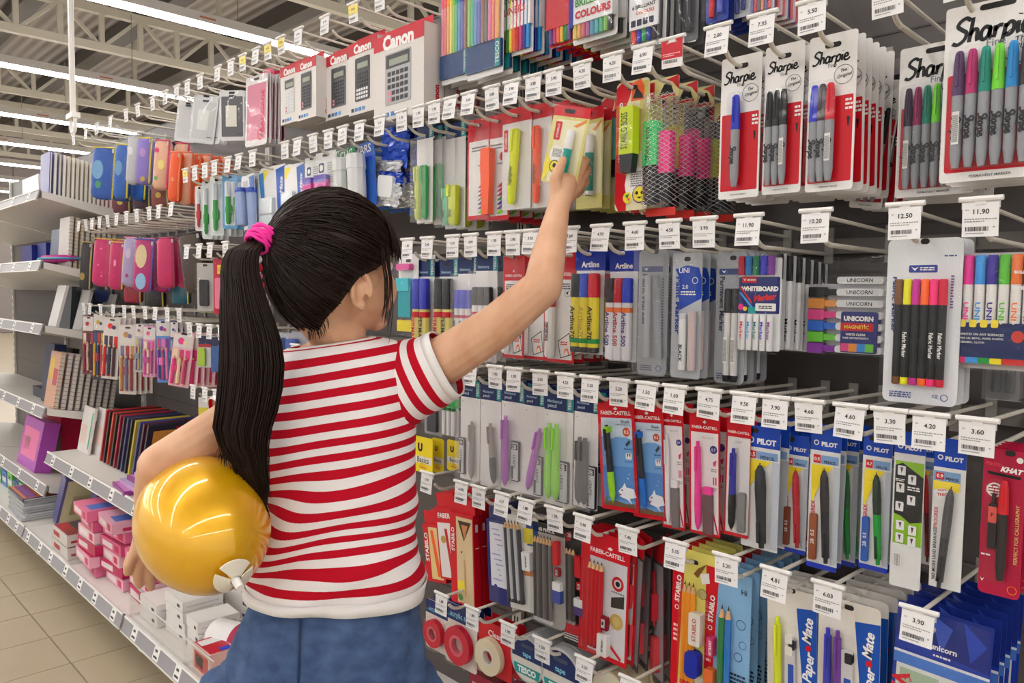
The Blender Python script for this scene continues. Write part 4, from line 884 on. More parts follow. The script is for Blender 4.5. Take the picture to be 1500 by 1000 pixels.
# sharpener packs by the cheek
pk('sharpener_bag', 'teal double sharpener with pink loop on a white card', 'sharpener', (584, 613, 372, 490), 597, 'B', [('card', (226, 224, 222), 0, 0, 1, .62, .003), ('hole', .5, .07, .25), ('block', 'sharpener_body', (30, 160, 175), .25, .38, .85, .78, .014, {'r': .004}), ('block', 'sharpener_lid', (60, 190, 205), .15, .3, .8, .46, .016, {'r': .004}), ('block', 'pink_clasp', (225, 90, 160), .1, .12, .75, .2, .012, {'r': .003}), ('block', 'yellow_foot', (235, 215, 40), .05, .82, .95, .96, .006, {}), ('film', 'clear', 0, 0, 1, 1, .002)], n=3, price='5.80')

# ================================================================== FOURTH ROW (mechanical pencils)
def tmech(pens, leads=None, bg=(226, 224, 224)):
    e = [('card', bg, 0, .02, 1, 1, .001), ('hdr', NAVY, 0, 0, 1, .17, .001), ('r', (32, 150, 150), .78, 0, .98, .16), ('t', 'TESCO', WHITE, .88, .085, .13, 90, {'bold': .02}), ('t', 'Mechanical', (170, 200, 225), .36, .09, .5), ('t', 'pencil', (200, 215, 230), .28, .13, .3), ('e', (60, 60, 60), .12, .215, .02)]
    e += pens
    if leads:
        a, b_, c2, d = leads; e += [('block', 'lead_case', (40, 40, 44), a, b_, c2, d, .005, {'r': .0025}), ('block', 'lead_label', (196, 198, 202), a+.025, b_+.01, c2-.025, d-.01, .0056, {'r': .002, 'txt': 'LEADS', 'tl': .36, 'tr': -90, 'tc': (40, 40, 44)}), ('block', 'lead_grade', (60, 62, 66), a+.05, b_+.02, c2-.05, b_+.075, .0061, {'r': .0008, 'txt': '2B', 'tl': .7, 'tc': WHITE}), ('block', 'lead_slot', (36, 36, 40), a+.06, d-.14, a+.13, d-.02, .0061, {'r': .0008})]
    e.append(('film', 'milky', 0, .17, 1, 1, .0015)); return e
mp = lambda x, a, b_, w, c, g=None, ang=0, **o: ('pen', 'mech', x, a, b_, w, g or c, c, dict({'ang': ang}, **o))
pk('pencil_bag', 'small bag of lead tubes with a green band beside the sleeve', 'leads', (650, 672, 560, 638), 632, 'C', [('card', (20, 30, 60), 0, 0, 1, .2, .001), ('r', (210, 210, 214), 0, .18, 1, 1), ('poly', WHITE, [(.2, .1), (.3, .15), (.4, .08), (.3, .12)]), ('r', RED, .0, .2, .7, .26), ('e', RED, .7, .3, .16), ('r', (40, 165, 70), 0, .3, 1, .47), ('pen', 'tube', .2, .47, .98, .22, (20, 120, 50), (225, 225, 225), {'cf': .1}), ('pen', 'tube', .5, .47, .98, .22, (20, 120, 50), (225, 225, 225), {'cf': .1}), ('pen', 'tube', .8, .47, .98, .22, (20, 120, 50), (225, 225, 225), {'cf': .1}), ('film', 'clear', 0, .15, 1, 1, .002)], n=5, price='1.80', Y=1.05)
GRY = (150, 142, 140); LIL = (176, 90, 190); LMG = (140, 215, 50)
TM = [((675, 703, 557, 703), 661, 'navy topped bag with a grey push pencil, leftmost', [mp(.72, .4, .98, .22, GRY)], (.02, .58, .3, .95), '1.90'),
      ((704, 734, 560, 713), 690, 'navy topped bag with a smoky grey push pencil and eraser', [mp(.62, .38, .96, .24, (150, 140, 138), (70, 74, 74), -6)], None, '1.90'),
      ((735, 768, 562, 718), 725, 'navy topped bag with an upright lilac push pencil', [mp(.32, .3, .97, .26, LIL)], (.5, .53, .86, .9), '1.90'),
      ((768, 797, 567, 726), 753, 'navy topped bag with a leaning lilac push pencil', [mp(.95, .36, .97, .3, LIL, None, 14)], (.6, .62, 1.0, .98), '1.90'),
      ((797, 839, 573, 740), 791, 'navy topped bag with two lime green push pencils', [mp(.3, .28, .96, .24, LMG), mp(.55, .28, .96, .24, LMG)], (.52, .6, .92, .96), '3.50'),
      ((841, 876, 575, 744), 828, 'navy topped bag with two dark grey push pencils', [mp(.38, .38, .97, .3, (76, 74, 74)), mp(.6, .38, .97, .3, (70, 68, 68))], (.62, .62, 1.0, .99), '4.20')]
for i, (r_, hp, nm, pens, leads, pr) in enumerate(TM):
    pk('pencil_bag', nm, 'mechanical pencil', r_, hp, 'C', tmech(pens, leads), n=4, price=pr, Y=1.05, nb='pencil bag further back behind the '+nm)
def shark(pc):
    e = [('card', RED, 0, 0, 1, 1, .003), ('t', 'FABER-CASTELL', WHITE, .5, .125, .82, 0, {'bold': .02}), ('poly', WHITE, [(.44, .09), (.5, .07), (.56, .085), (.52, .1)]), ('r', (190, 208, 226), .09, .17, .93, .96), ('r', (110, 160, 215), .09, .34, .93, .96), ('r', (84, 134, 200), .09, .6, .93, .9), ('poly', (200, 216, 232), [(.09, .3), (.35, .36), (.6, .32), (.93, .36), (.93, .25), (.09, .25)]),
         ('t', 'Shark', (60, 60, 66), .76, .2, .24), ('lines', (110, 120, 130), .5, .22, .9, .235, 1), ('e', (190, 80, 50), .78, .29, .1), ('t', '0.5', WHITE, .78, .29, .12), ('poly', (60, 62, 66), [(.74, .4), (.84, .36), (.88, .38), (.78, .42)]), ('lines', (60, 90, 140), .7, .43, .92, .45, 1), ('rr', (230, 230, 232), .74, .475, .9, .53, .03), ('poly', BLACK, [(.77, .48), (.81, .48), (.79, .52)]), ('poly', BLACK, [(.83, .48), (.87, .48), (.86, .52)]), ('lines', (60, 90, 140), .72, .545, .92, .56, 1),
         ('poly', (222, 226, 232), [(.5, .82), (.62, .78), (.68, .74), (.72, .78), (.92, .79), (.98, .86), (.8, .88), (.86, .93), (.74, .89), (.55, .87)]), ('e', BLACK, .6, .81, .02), ('poly', RED, [(.52, .84), (.6, .845), (.55, .86)]), ('poly', (110, 84, 60), [(.09, .93), (.4, .91), (.7, .93), (.93, .92), (.93, .96), (.09, .96)]), ('poly', (60, 120, 80), [(.1, .93), (.16, .88), (.2, .93)]), ('e', (200, 225, 245), .78, .7, .015), ('e', (200, 225, 245), .82, .66, .012), ('hole', .12, .045, .15)]
    e += [mp(.3, .23, .93, .16, (44, 44, 48), pc, -3, split=.6), ('block', 'push_button', pc, .24, .245, .38, .3, .011, {'r': .002})]
    e.append(('blister', .15, .2, .5, .95, .006)); return e
pk('pencil_card', 'red edged underwater card with a black and lime push pencil', 'mechanical pencil', (873, 926, 584, 746), 865, 'C', shark((150, 210, 40)), n=1, price='5.20', tilt=-5, Y=1.045)
pk('pencil_card', 'red edged underwater card with a black and blue push pencil', 'mechanical pencil', (921, 969, 590, 758), 906, 'C', shark((30, 110, 200)), n=2, price='5.20', tilt=-4, Y=1.05)
def tri(c, lead, side=(232, 226, 228)):
    return [('card', RED, 0, 0, 1, 1, .002), ('t', 'FABER-CASTELL', WHITE, .5, .13, .84, 0, {'bold': .02}), ('poly', WHITE, [(.44, .09), (.5, .07), (.56, .085), (.52, .1)]), ('r', side, .05, .17, .95, .975), ('poly', (200, 20, 80), [(.66, .72), (.72, .72), (.95, .97), (.9, .975)]), ('t', 'TRI-CLICK', (170, 170, 174), .6, .21, .4), ('e', (50, 50, 130), .8, .3, .12), ('t', '0.7', WHITE, .8, .3, .14), ('poly', (210, 60, 120), [(.78, .4), (.9, .38), (.86, .43), (.8, .43)]), ('lines', (140, 140, 145), .72, .45, .92, .48, 2), ('poly', (210, 60, 120), [(.78, .52), (.82, .52), (.82, .58), (.78, .58)]), ('poly', (210, 60, 120), [(.86, .52), (.9, .52), (.9, .58), (.86, .58)]), ('lines', (140, 140, 145), .72, .6, .92, .63, 2), ('hole', .1, .05, .15),
            mp(.35, .24, .97, .22, c), ('block', 'lead_tube', lead, .5, .66, .8, .98, .006, {'r': .002}), ('block', 'tube_lid', c, .5, .6, .8, .66, .007, {'r': .002}), ('film', 'clear', 0, .17, 1, 1, .002)]
pk('pencil_bag', 'red topped bag with a clear white push pencil', 'mechanical pencil', (965, 998, 592, 773), 948, 'C', tri((222, 220, 222), (120, 112, 112)), n=2, price='1.50', tilt=-3, Y=1.055, gap=.03)
pk('pencil_bag', 'red topped bag with a hot pink push pencil', 'mechanical pencil', (1008, 1052, 602, 783), 989, 'C', tri((235, 60, 150), (110, 80, 84)), n=3, price='1.60', tilt=-2, Y=1.055, gap=.028)
pk('pencil_bag', 'red topped bag with an indigo push pencil beside the clear cases', 'mechanical pencil', (1063, 1098, 610, 786), 1039, 'C', [('card', RED, 0, 0, 1, 1, .002), ('t', 'FABER-CASTELL', WHITE, .5, .13, .9, 0, {'bold': .02}), ('r', (226, 222, 222), .06, .17, 1, .97), ('t', 'GRIP', (170, 170, 174), .5, .21, .3), mp(.4, .26, .95, .3, (50, 44, 160), (30, 30, 34)), ('block', 'lead_tube', (130, 130, 132), .62, .62, .92, .95, .006, {'r': .003}), ('film', 'clear', 0, .17, 1, 1, .002)], n=3, price='4.75', Y=1.055)
def pilot(pc, gp, lead=None, yel=True, edge=False, code='0.5'):
    e = [('card', (226, 226, 226), 0, .04, 1, .98, .001), ('hdr', (24, 72, 185), 0, 0, 1, .17, .001), ('t', 'PILOT', WHITE, .63, .12, .52, 0, {'bold': .05}), ('ring', WHITE, .2, .115, .09, .6), ('hole', .3, .04, .22)]
    e += [('r', RED, .12, .2, .36, .26), ('t', code, WHITE, .24, .23, .18, 0, {'bold': .03}), ('r', (120, 160, 210), .38, .2, .95, .26), ('t', 'PENCIL', BLACK, .68, .245, .4, 0, {'bold': .03}), ('r', (190, 196, 206), .8, .27, 1, .96), ('poly', (245, 220, 30), [(.08, .27), (.8, .27), (.45, .36), (.1, .56)] if yel else [(.08, .27), (.9, .27), (.9, .35), (.1, .42)]), ('t', 'PROGREX', (200, 30, 50), .16, .62, .18, 90, {'bold': .02})]
    e += [mp(.55, .28, .95, .3, gp, pc, -3, up=True, split=.55, clip=pc)]
    if lead: e += [('block', 'lead_tube', lead, .1, .62, .34, .95, .005, {'r': .002, 'txt': '2B  0.5', 'tl': .3, 'tr': 90, 'tc': WHITE})]
    e.append(('film', 'clear', 0, .15, 1, 1, .004)); 
    if edge: e.append(('block', 'blue_bottom_seam', (30, 60, 190), 0, .975, 1, 1.01, .0005, {'r': 0}))
    return e
DK = (38, 40, 46)
pk('pencil_bag', 'blue topped bag with a black gripped pencil, leftmost of its row', 'mechanical pencil', (1088, 1141, 624, 808), 1091, 'C', pilot(DK, DK), n=5, price='9.50', Y=1.06)
pk('pencil_bag', 'blue topped bag with a red pencil and brown lead tube', 'mechanical pencil', (1148, 1183, 637, 808), 1136, 'C', pilot((190, 30, 45), (200, 36, 50), (130, 66, 40), edge=True), n=3, price='7.90', Y=1.09)
pk('pencil_bag', 'blue topped bag with a black pencil and brown lead tube', 'mechanical pencil', (1185, 1229, 625, 832), 1184, 'C', pilot((50, 44, 46), (34, 36, 44), (150, 80, 44), edge=True), n=2, price='4.60', Y=1.07)
pk('pencil_bag', 'blue topped bag with a green pencil, right beside the brown tube', 'mechanical pencil', (1221, 1256, 625, 826), None, 'C', pilot((40, 110, 60), (30, 140, 60), None, edge=True), n=3, Y=1.115, hk=False)
pk('pencil_bag', 'blue topped bag with a vivid green pencil and blue lead tube', 'mechanical pencil', (1262, 1304, 634, 834), 1246, 'C', pilot((30, 50, 40), (30, 160, 60), (40, 90, 180), edge=True, code='0.7'), n=2, price='4.60', Y=1.07)
def icon(x, y): return [('rr', (228, 228, 230), x-.13, y-.03, x+.13, y+.03, .03), ('poly', (90, 60, 60), [(x-.05, y-.02), (x+.05, y-.02), (x, y+.02)])]
pk('pencil_bag', 'blue topped instruction insert in black and lime with small pictures', 'mechanical pencil', (1307, 1352, 632, 862), 1303, 'C',
   [('card', (222, 222, 222), 0, .03, 1, 1, .003), ('hdr', (24, 72, 185), 0, 0, 1, .14, .001), ('t', 'PILOT', WHITE, .63, .1, .56, 0, {'bold': .05}), ('ring', WHITE, .2, .095, .09, .6), ('r', (140, 190, 40), .06, .19, .98, .72), ('poly', (34, 34, 36), [(.06, .22), (.3, .2), (.98, .28), (.98, .56), (.6, .58), (.3, .54), (.06, .53)])]
   + icon(.27, .25)+icon(.62, .3)+icon(.25, .36)+icon(.62, .43)+icon(.25, .48)+icon(.3, .6)+icon(.7, .62)+icon(.3, .68)+icon(.7, .69)+[('lines', (220, 220, 220), .1, .3, .4, .32, 2), ('lines', (220, 220, 220), .5, .34, .9, .37, 2), ('barcode', .14, .78, .38, .87), ('film', 'clear', 0, .13, 1, 1.01, .003)], n=1, price='3.30', Y=1.05)
pk('pencil_bag', 'blue topped bag with dark red pencil between the lime insert and extra thick pencil', 'mechanical pencil', (1343, 1367, 636, 830), None, 'C', pilot((190, 40, 40), (110, 24, 34), None), n=3, Y=1.1, hk=False)
pk('pencil_bag', 'blue topped bag with a clear grey extra thick pencil', 'mechanical pencil', (1365, 1412, 642, 868), 1362, 'C',
   [('card', (226, 226, 226), 0, .04, 1, .98, .001), ('hdr', (24, 72, 185), 0, 0, 1, .19, .001), ('t', 'PILOT', WHITE, .63, .13, .56, 0, {'bold': .05}), ('ring', WHITE, .2, .125, .09, .6), ('r', (120, 160, 205), .02, .215, .85, .28), ('r', RED, .08, .225, .34, .27), ('t', '0.9', WHITE, .21, .247, .2, 0, {'bold': .03}), ('t', 'PENCIL', BLACK, .6, .26, .4, 0, {'bold': .03}), ('r', (245, 220, 60), .02, .28, .85, .34), ('e', (232, 232, 232), .35, .36, .3, .18), ('t', 'extra', (200, 60, 60), .3, .335, .28, 8), ('t', 'THICK', (200, 30, 40), .36, .365, .42, 8, {'bold': .03}), ('t', 'PROGREX', (200, 60, 80), .14, .52, .14, 90), ('t', 'NO MORE LEAD BREAKAGE', (40, 40, 44), .14, .76, .34, 90, {'bold': .02}),
    mp(.62, .3, .97, .3, (60, 60, 64), (80, 80, 84), 4, up=True, split=.5, clip=(50, 50, 54)), ('film', 'clear', 0, .18, 1.05, 1.03, .004)], n=1, price='4.20', Y=1.055)
pk('pen_card', 'crimson card with a red and black pen and round seal, far right', 'pen', (1437, 1499, 658, 874), 1432, 'C',
   [('card', (176, 24, 62), 0, 0, 1, 1, .006), ('hole', .62, .05, .25), ('e', WHITE, .85, .06, .08), ('t', 'KHAT', WHITE, .68, .135, .5, -4, {'bold': .06, 'shear': .3}), ('t', 'PENTO', (210, 60, 80), .25, .105, .4, -4, {'bold': .06}), ('poly', BLACK, [(.1, .155), (.9, .17), (.88, .19), (.12, .175)]), ('ring', WHITE, .3, .28, .2, .8), ('lines', WHITE, .15, .25, .45, .31, 3), ('t', 'PERFECT FOR CALLIGRAPHY', (220, 180, 110), .86, .56, .4, 90), ('lines', WHITE, .05, .72, .3, .74, 1), ('poly', WHITE, [(.05, .89), (.1, .92), (.16, .89), (.1, .905)]), ('ring', ORANGE, .82, .94, .12, .8),
    ('block', 'ink_case', (40, 34, 38), .2, .37, .4, .68, .005, {'r': .002}), ('block', 'case_label', (220, 90, 80), .2, .39, .4, .5, .0055, {'r': .001, 'txt': 'F', 'tl': .3}), ('pen', 'marker', .55, .2, .88, .26, (215, 26, 40), (44, 38, 40), {'cf': .33}), ('pen', 'tube', .3, .3, .68, .1, (60, 44, 48), (60, 44, 48)), ('blister', .12, .18, .75, .9, .008)], n=5, price='3.60', Y=1.05)
# ================================================================== TOP ROW (calculators, fine liners, pouches)
def calc_box(short, px, Y, dep, style, hookpx, n=2, price='59.90', body=(60, 62, 66)):
    """carton standing out from the wall: front face at Y, depth dep"""
    xl, xr, yt, yb = px; xm = (xl+xr)/2; zt = PY(xm, yt, Y)[2]; zb = PY(xm, yb, Y)[2]
    x0 = XC(xl, (zt+zb)/2, Y); x1 = XC(xr, (zt+zb)/2, Y); w, h = x1-x0, zt-zb
    if hookpx: hook(hookpx, 'A0', short, price, 'yellow' if hookpx in (392, 411, 517) else 'white')
    t = thing('calculator_box', uniq(short), 'calculator', ((x0+x1)/2, Y, zt), 'boxed calculators in the top row')
    WB = (214, 208, 204)
    mb = MB(); mb.box(-w/2, w/2, 0, dep, -h, 0, M(WB, rough=.35)); bx = mb.build('carton', t)
    q = MB(); q.box(-w/2-.0004, w/2+.0004, -.0005, .0002, -h*.17, 0, (196, 30, 48)); q.box(-w/2, w/2, dep*.45, dep*.47, 0, h*.1, (196, 30, 48)); q.build('red_header', t)
    tx = MB(); put_text(tx, 'Canon', 0, -h*.1, w*.62, M(WHITE, var=0), -.0008, 0, bold=.05)
    # side face lettering
    sx = MB(); put_text(sx, 'Canon', 0, 0, h*.26, M((190, 30, 48), var=0), 0, math.pi/2, bold=.05)
    sx.v = [(w/2+.0006, dep*.62+x, z-h*.8) for x, y, z in sx.v]; sx.build('side_lettering', t); tx.build('lettering', t)
    # printed calculator
    cw, ch = w*.56, h*.62; cz = -h*.53
    a = MB(); r0 = .006
    if style == 'window': a.flat([(-cw/2, cz-ch/2), (cw/2, cz-ch/2), (cw/2, cz+ch/2), (-cw/2, cz+ch/2)], -.0006, M((150, 150, 154), rough=.1)); o_ = a.build('clear_window', t)
    cb = MB(); cb.prism(rrect(-cw*.46, cw*.46, cz-ch*.48, cz+ch*.48, .004), -.0012, -.0001, M(body if style != 'desk' else (168, 168, 172), rough=.3)); co = cb.build('calculator_picture', t)
    ky = MB(); ky.box(-cw*.42, cw*.42, -.0015, -.0011, cz+ch*.20, cz+ch*.45, (60, 60, 62)); ky.box(-cw*.3, cw*.36, -.0018, -.0014, cz+ch*.24, cz+ch*.36, (150, 154, 140))
    nr, nc = (7, 5) if style != 'desk' else (5, 5)
    for i in range(nr):
        for j in range(nc):
            kx = -cw*.38+cw*.76*(j+.5)/nc; kz = cz+ch*.15-ch*.6*(i+.5)/nr; kw = cw*.76/nc*.36; kh = ch*.6/nr*.32
            col = (225, 225, 228) if (style == 'sci' and i > 3) or (style == 'light') else (40, 40, 44)
            if j == 0 and i >= nr-2: col = (220, 130, 150) if style != 'sci' else col
            ky.box(kx-kw, kx+kw, -.0019, -.0011, kz-kh, kz+kh, col)
    ky.build('keys_and_display', co)
    ic = MB()
    for i in range(4): ic.box(-w*.4+i*w*.13, -w*.31+i*w*.13, -.0007, -.0001, -h*.96, -h*.91, [(30, 40, 60), (60, 120, 190), (60, 120, 190), (90, 150, 200)][i])
    ic.build('icons', t)
    KD = [t]
    for i in range(1, n):
        c = copy_thing(t, ('calculator_picture', 'icons', 'lettering'), label=uniq(trim(ORD[i]+' calculator carton behind the '+short)), group='calculator cartons further back'); c.location.y = Y+i*(dep+.004)
        if c.location.y+dep > YW: c.location.y = 9; 
    return t
calc_box('large white and red calculator carton, biggest in the top row', (548, 621, 44, 172), 1.03, .055, 'desk', 517, 4)
calc_box('tall narrow carton with a dark scientific calculator', (511, 552, 58, 165), 1.05, .05, 'sci', 476, 3, body=(44, 44, 48))
calc_box('wide carton with a see-through calculator window', (477, 516, 76, 172), 1.06, .05, 'window', 437, 3)
calc_box('deep carton with side lettering and a grey windowed calculator', (435, 463, 86, 174), 1.03, .05, 'window', 411, 3)
calc_box('carton with a pale calculator, left of the deep carton', (411, 438, 95, 180), 1.04, .05, 'light', 392, 3, body=(205, 205, 208))
calc_box('leftmost small carton with a tilted calculator', (398, 414, 108, 160), 1.09, .05, 'desk', None, 2)
def rainbow(n, cols, lab=True, hz=.72):
    e = [('card', (222, 220, 222), 0, 0, 1, 1, .002)]
    for i in range(n):
        c = cols[i % len(cols)]; x = .06+.88*(i+.5)/n
        e += [('pen', 'tube', x, .02, hz, .86/n, c, tuple(int(v*.6+90) for v in c), {'cf': .34})]
    if lab: e += [('block', 'navy_label', (34, 66, 116), 0, hz, 1, .95, .006, {'r': .001}), ('block', 'teal_strip', (32, 150, 150), .84, hz, .98, .95, .0065, {'r': .0005, 'txt': 'TESCO', 'tl': .8, 'tr': 90, 'tc': WHITE})]
    e += [('r', (235, 235, 235), 0, .95, 1, 1), ('film', 'clear', 0, 0, 1, 1, .003)]
    return e
RB = [(235, 90, 150), (240, 90, 70), (250, 150, 60), (245, 220, 60), (120, 200, 60), (40, 170, 110), (50, 120, 210), (70, 60, 170), (120, 60, 40), (60, 60, 64)]
pk('felt_pen_set', 'rainbow felt pen set with navy label, right of the calculators', 'felt pens', (648, 690, -30, 120), 556, 'A0', rainbow(9, RB), n=6, Y=1.07, price='4.50', gap=.024)
pk('felt_pen_set', 'glossy rainbow felt pen set with dark barrels and navy label', 'felt pens', (686, 738, -60, 112), None, 'A0', rainbow(9, RB[4:]+RB), n=6, Y=1.06, hk=False, gap=.024)
pk('felt_pen_set', 'rainbow felt pens under a white printed card', 'felt pens', (738, 782, -80, 80), None, 'A0', [('card', (226, 226, 226), 0, 0, 1, 1, .002)]+[('pen', 'tube', .1+.115*i, .35, .97, .11, c, c, {}) for i, c in enumerate([BLACK, (60, 140, 60), (235, 220, 50), ORANGE, RED, MAG, BLUE, SKY])]+[('block', 'white_label', (228, 228, 228), 0, .3, 1, .76, .0085, {'r': .001}), ('t', 'COLOUR', BLACK, .5, .5, .7, 0, {'over': 1}), ('t', 'LINERS', RED, .5, .6, .7, 0, {'over': 1}), ('film', 'clear', 0, 0, 1, 1, .003)], n=6, Y=1.08, hk=False, gap=.028)
pk('felt_pen_set', 'red card of felt pens with purple and orange tips', 'felt pens', (806, 842, -90, 66), None, 'A0', [('card', RED, 0, 0, 1, 1, .003), ('poly', WHITE, [(.1, .52), (.95, .46), (.95, .72), (.2, .8)]), ('poly', (60, 120, 160), [(.4, .6), (.9, .5), (.92, .56), (.5, .7)])]+[('pen', 'tube', .15+.15*i, .6, .98, .14, c, c, {}) for i, c in enumerate([PURP, MAG, ORANGE, (240, 190, 40), GREEN, PURP])][:6]+[('block', 'paper_band', (205, 26, 40), 0, .5, 1, .84, .0095, {'r': .001}), ('film', 'clear', 0, 0, 1, 1, .002)], n=6, Y=1.1, hk=False, gap=.024)
BC = [(60, 120, 190), (60, 170, 90), (235, 140, 60), (200, 60, 120), (60, 60, 160), (220, 60, 60), (230, 200, 60)]
def brill(n, cols, head):
    e = [('card', (225, 225, 225), 0, 0, 1, 1, .005)]+[('pen', 'tube', .05+.9*(i+.5)/n, .45, .96, .88/n, c, c, {'cf': .8}) for i, c in enumerate(cols)]
    return e
pastel = [(235, 215, 120), (235, 180, 120), (225, 130, 140), (190, 120, 170), (110, 170, 200), (110, 190, 200), (110, 190, 150), (150, 200, 110), (60, 60, 64)]
pk('felt_pen_set', 'wide set of pastel barrelled pens lettered brilliant colours', 'felt pens', (841, 906, -110, 58), 811-60, 'A0', brill(9, pastel, '')+[('block', 'lettered_label', (228, 228, 230), .02, .5, .98, .84, .012, {'r': .001}), ('block', 'blue_label_edge', (40, 60, 150), .0, .5, .1, .86, .0125, {}), ('t', 'BRILLIANT', (60, 140, 60), .55, .66, .8, 0, {'over': 1, 'bold': .03}), ('t', 'COLOURS', (200, 40, 60), .55, .765, .8, 0, {'over': 1, 'bold': .05}), ('film', 'hard', 0, 0, 1, 1, .003)], n=6, Y=1.09, gap=.026, price='9.80')
pk('felt_pen_set', 'small set lettered six brilliant colours with four icons', 'felt pens', (928, 977, -80, 66), 852, 'A0', brill(6, [(235, 80, 50), (60, 60, 200), (40, 160, 90), (40, 60, 170), (60, 50, 60), (60, 60, 64)], '')+[('block', 'lettered_label', (228, 228, 230), .04, .3, .9, .84, .013, {'r': .001}), ('t', '6 BRILLIANT', (60, 60, 64), .48, .62, .7, 0, {'over': 1, 'bold': .03}), ('t', 'COLOURS', (200, 90, 60), .52, .68, .55, 0, {'over': 1, 'bold': .03})]+[('block', 'icon_tile', (40, 44, 70), .1+.18*i, .745, .24+.18*i, .81, .0135, {}) for i in range(4)]+[('film', 'hard', 0, 0, 1, 1, .003)], n=6, Y=1.07, gap=.024, price='5.90')
pk('felt_pen_set', 'grey moulded pen set between the six colour set and tags', 'felt pens', (988, 1024, -60, 62), 897, 'A0', [('card', (120, 120, 126), 0, 0, 1, 1, .004), ('pen', 'tube', .3, .1, .9, .3, BLACK, (60, 60, 64)), ('pen', 'tube', .7, .1, .9, .3, BLACK, (60, 60, 64)), ('film', 'hard', 0, 0, 1, 1, .004)], n=5, Y=1.1, gap=.024)
pk('felt_pen_set', 'blue backed set of red and blue pens at the top edge', 'felt pens', (1035, 1068, -60, 31), 965, 'A0', [('card', (50, 70, 160), 0, 0, 1, 1, .004), ('pen', 'tube', .35, .3, .94, .25, RED, RED), ('pen', 'tube', .7, .3, .9, .25, (70, 80, 190), (70, 80, 190)), ('film', 'clear', 0, 0, 1, 1, .004)], n=5, Y=1.08, gap=.02)
pk('felt_pen_set', 'set of dark blue pens at the top edge near the promotion tag', 'felt pens', (1074, 1100, -60, 25), 1010, 'A0', [('card', (190, 194, 204), 0, 0, 1, 1, .004), ('pen', 'tube', .35, .3, .94, .25, RED, (40, 50, 120)), ('pen', 'tube', .7, .3, .9, .25, (70, 80, 190), (40, 50, 120)), ('film', 'clear', 0, 0, 1, 1, .004)], n=5, Y=1.1, gap=.02)
pk('felt_pen_set', 'colourful long pen set at the top edge', 'felt pens', (1100, 1135, -60, 20), 1052, 'A0', rainbow(6, [(60, 60, 160), RED, (60, 60, 64), ORANGE], False, .95), n=5, Y=1.1, gap=.022)
# pink and pale pouches
def pouch(c, win, rim=(222, 222, 224), label=True, txt=None):
    e = [('card', rim, 0, 0, 1, 1, .008), ('rr', c, .08, .12, .93, .92, .03), ('hole', .5, .05, .24)]
    if win: e.append(('rr', win, .25, .3, .68, .72, .01))
    if label: e.append(('rr', (60, 64, 80), .38, .09, .66, .13, .01))
    if txt: e += [('t', txt, (215, 20, 60), .8, .52, .6, 90, {'bold': .03}), ('ring', (215, 20, 60), .7, .86, .12, .6)]
    e += [('lines', (60, 60, 66), .7, .85, .9, .88, 1), ('film', 'hard', 0, 0, 1, 1, .004)]; return e
pk('pouch', 'dark pouch with a cream window, right of the white pouches', 'pouch', (322, 359, 132, 206), 319, 'A0', pouch((96, 96, 100), (226, 224, 212)), n=5, Y=1.04, price='3.20')
pk('pouch', 'translucent white pouch beside the dark pouch', 'pouch', (285, 322, 140, 210), 293, 'A0', pouch((206, 206, 208), (228, 228, 226)), n=5, Y=1.05, tilt=8, price='3.20')
pk('pouch', 'white pouch at the left end of the pouches', 'pouch', (262, 292, 148, 208), 274, 'A0', pouch((212, 212, 214), None), n=5, Y=1.05, tilt=8, price='3.20')
pk('pouch', 'pink and white pouch with magenta lettering', 'pouch', (361, 393, 110, 212), 355, 'A0', pouch((214, 120, 150), None, (226, 220, 222), False, 'BAGGAGE'), n=6, Y=1.04, tilt=3, price='6.50', var='yellow')
pk('pouch', 'magenta topped pouch nearest the small calculators', 'pouch', (384, 402, 100, 205), 375, 'A0', pouch((190, 40, 90), None, (220, 60, 110), False), n=5, Y=1.12)
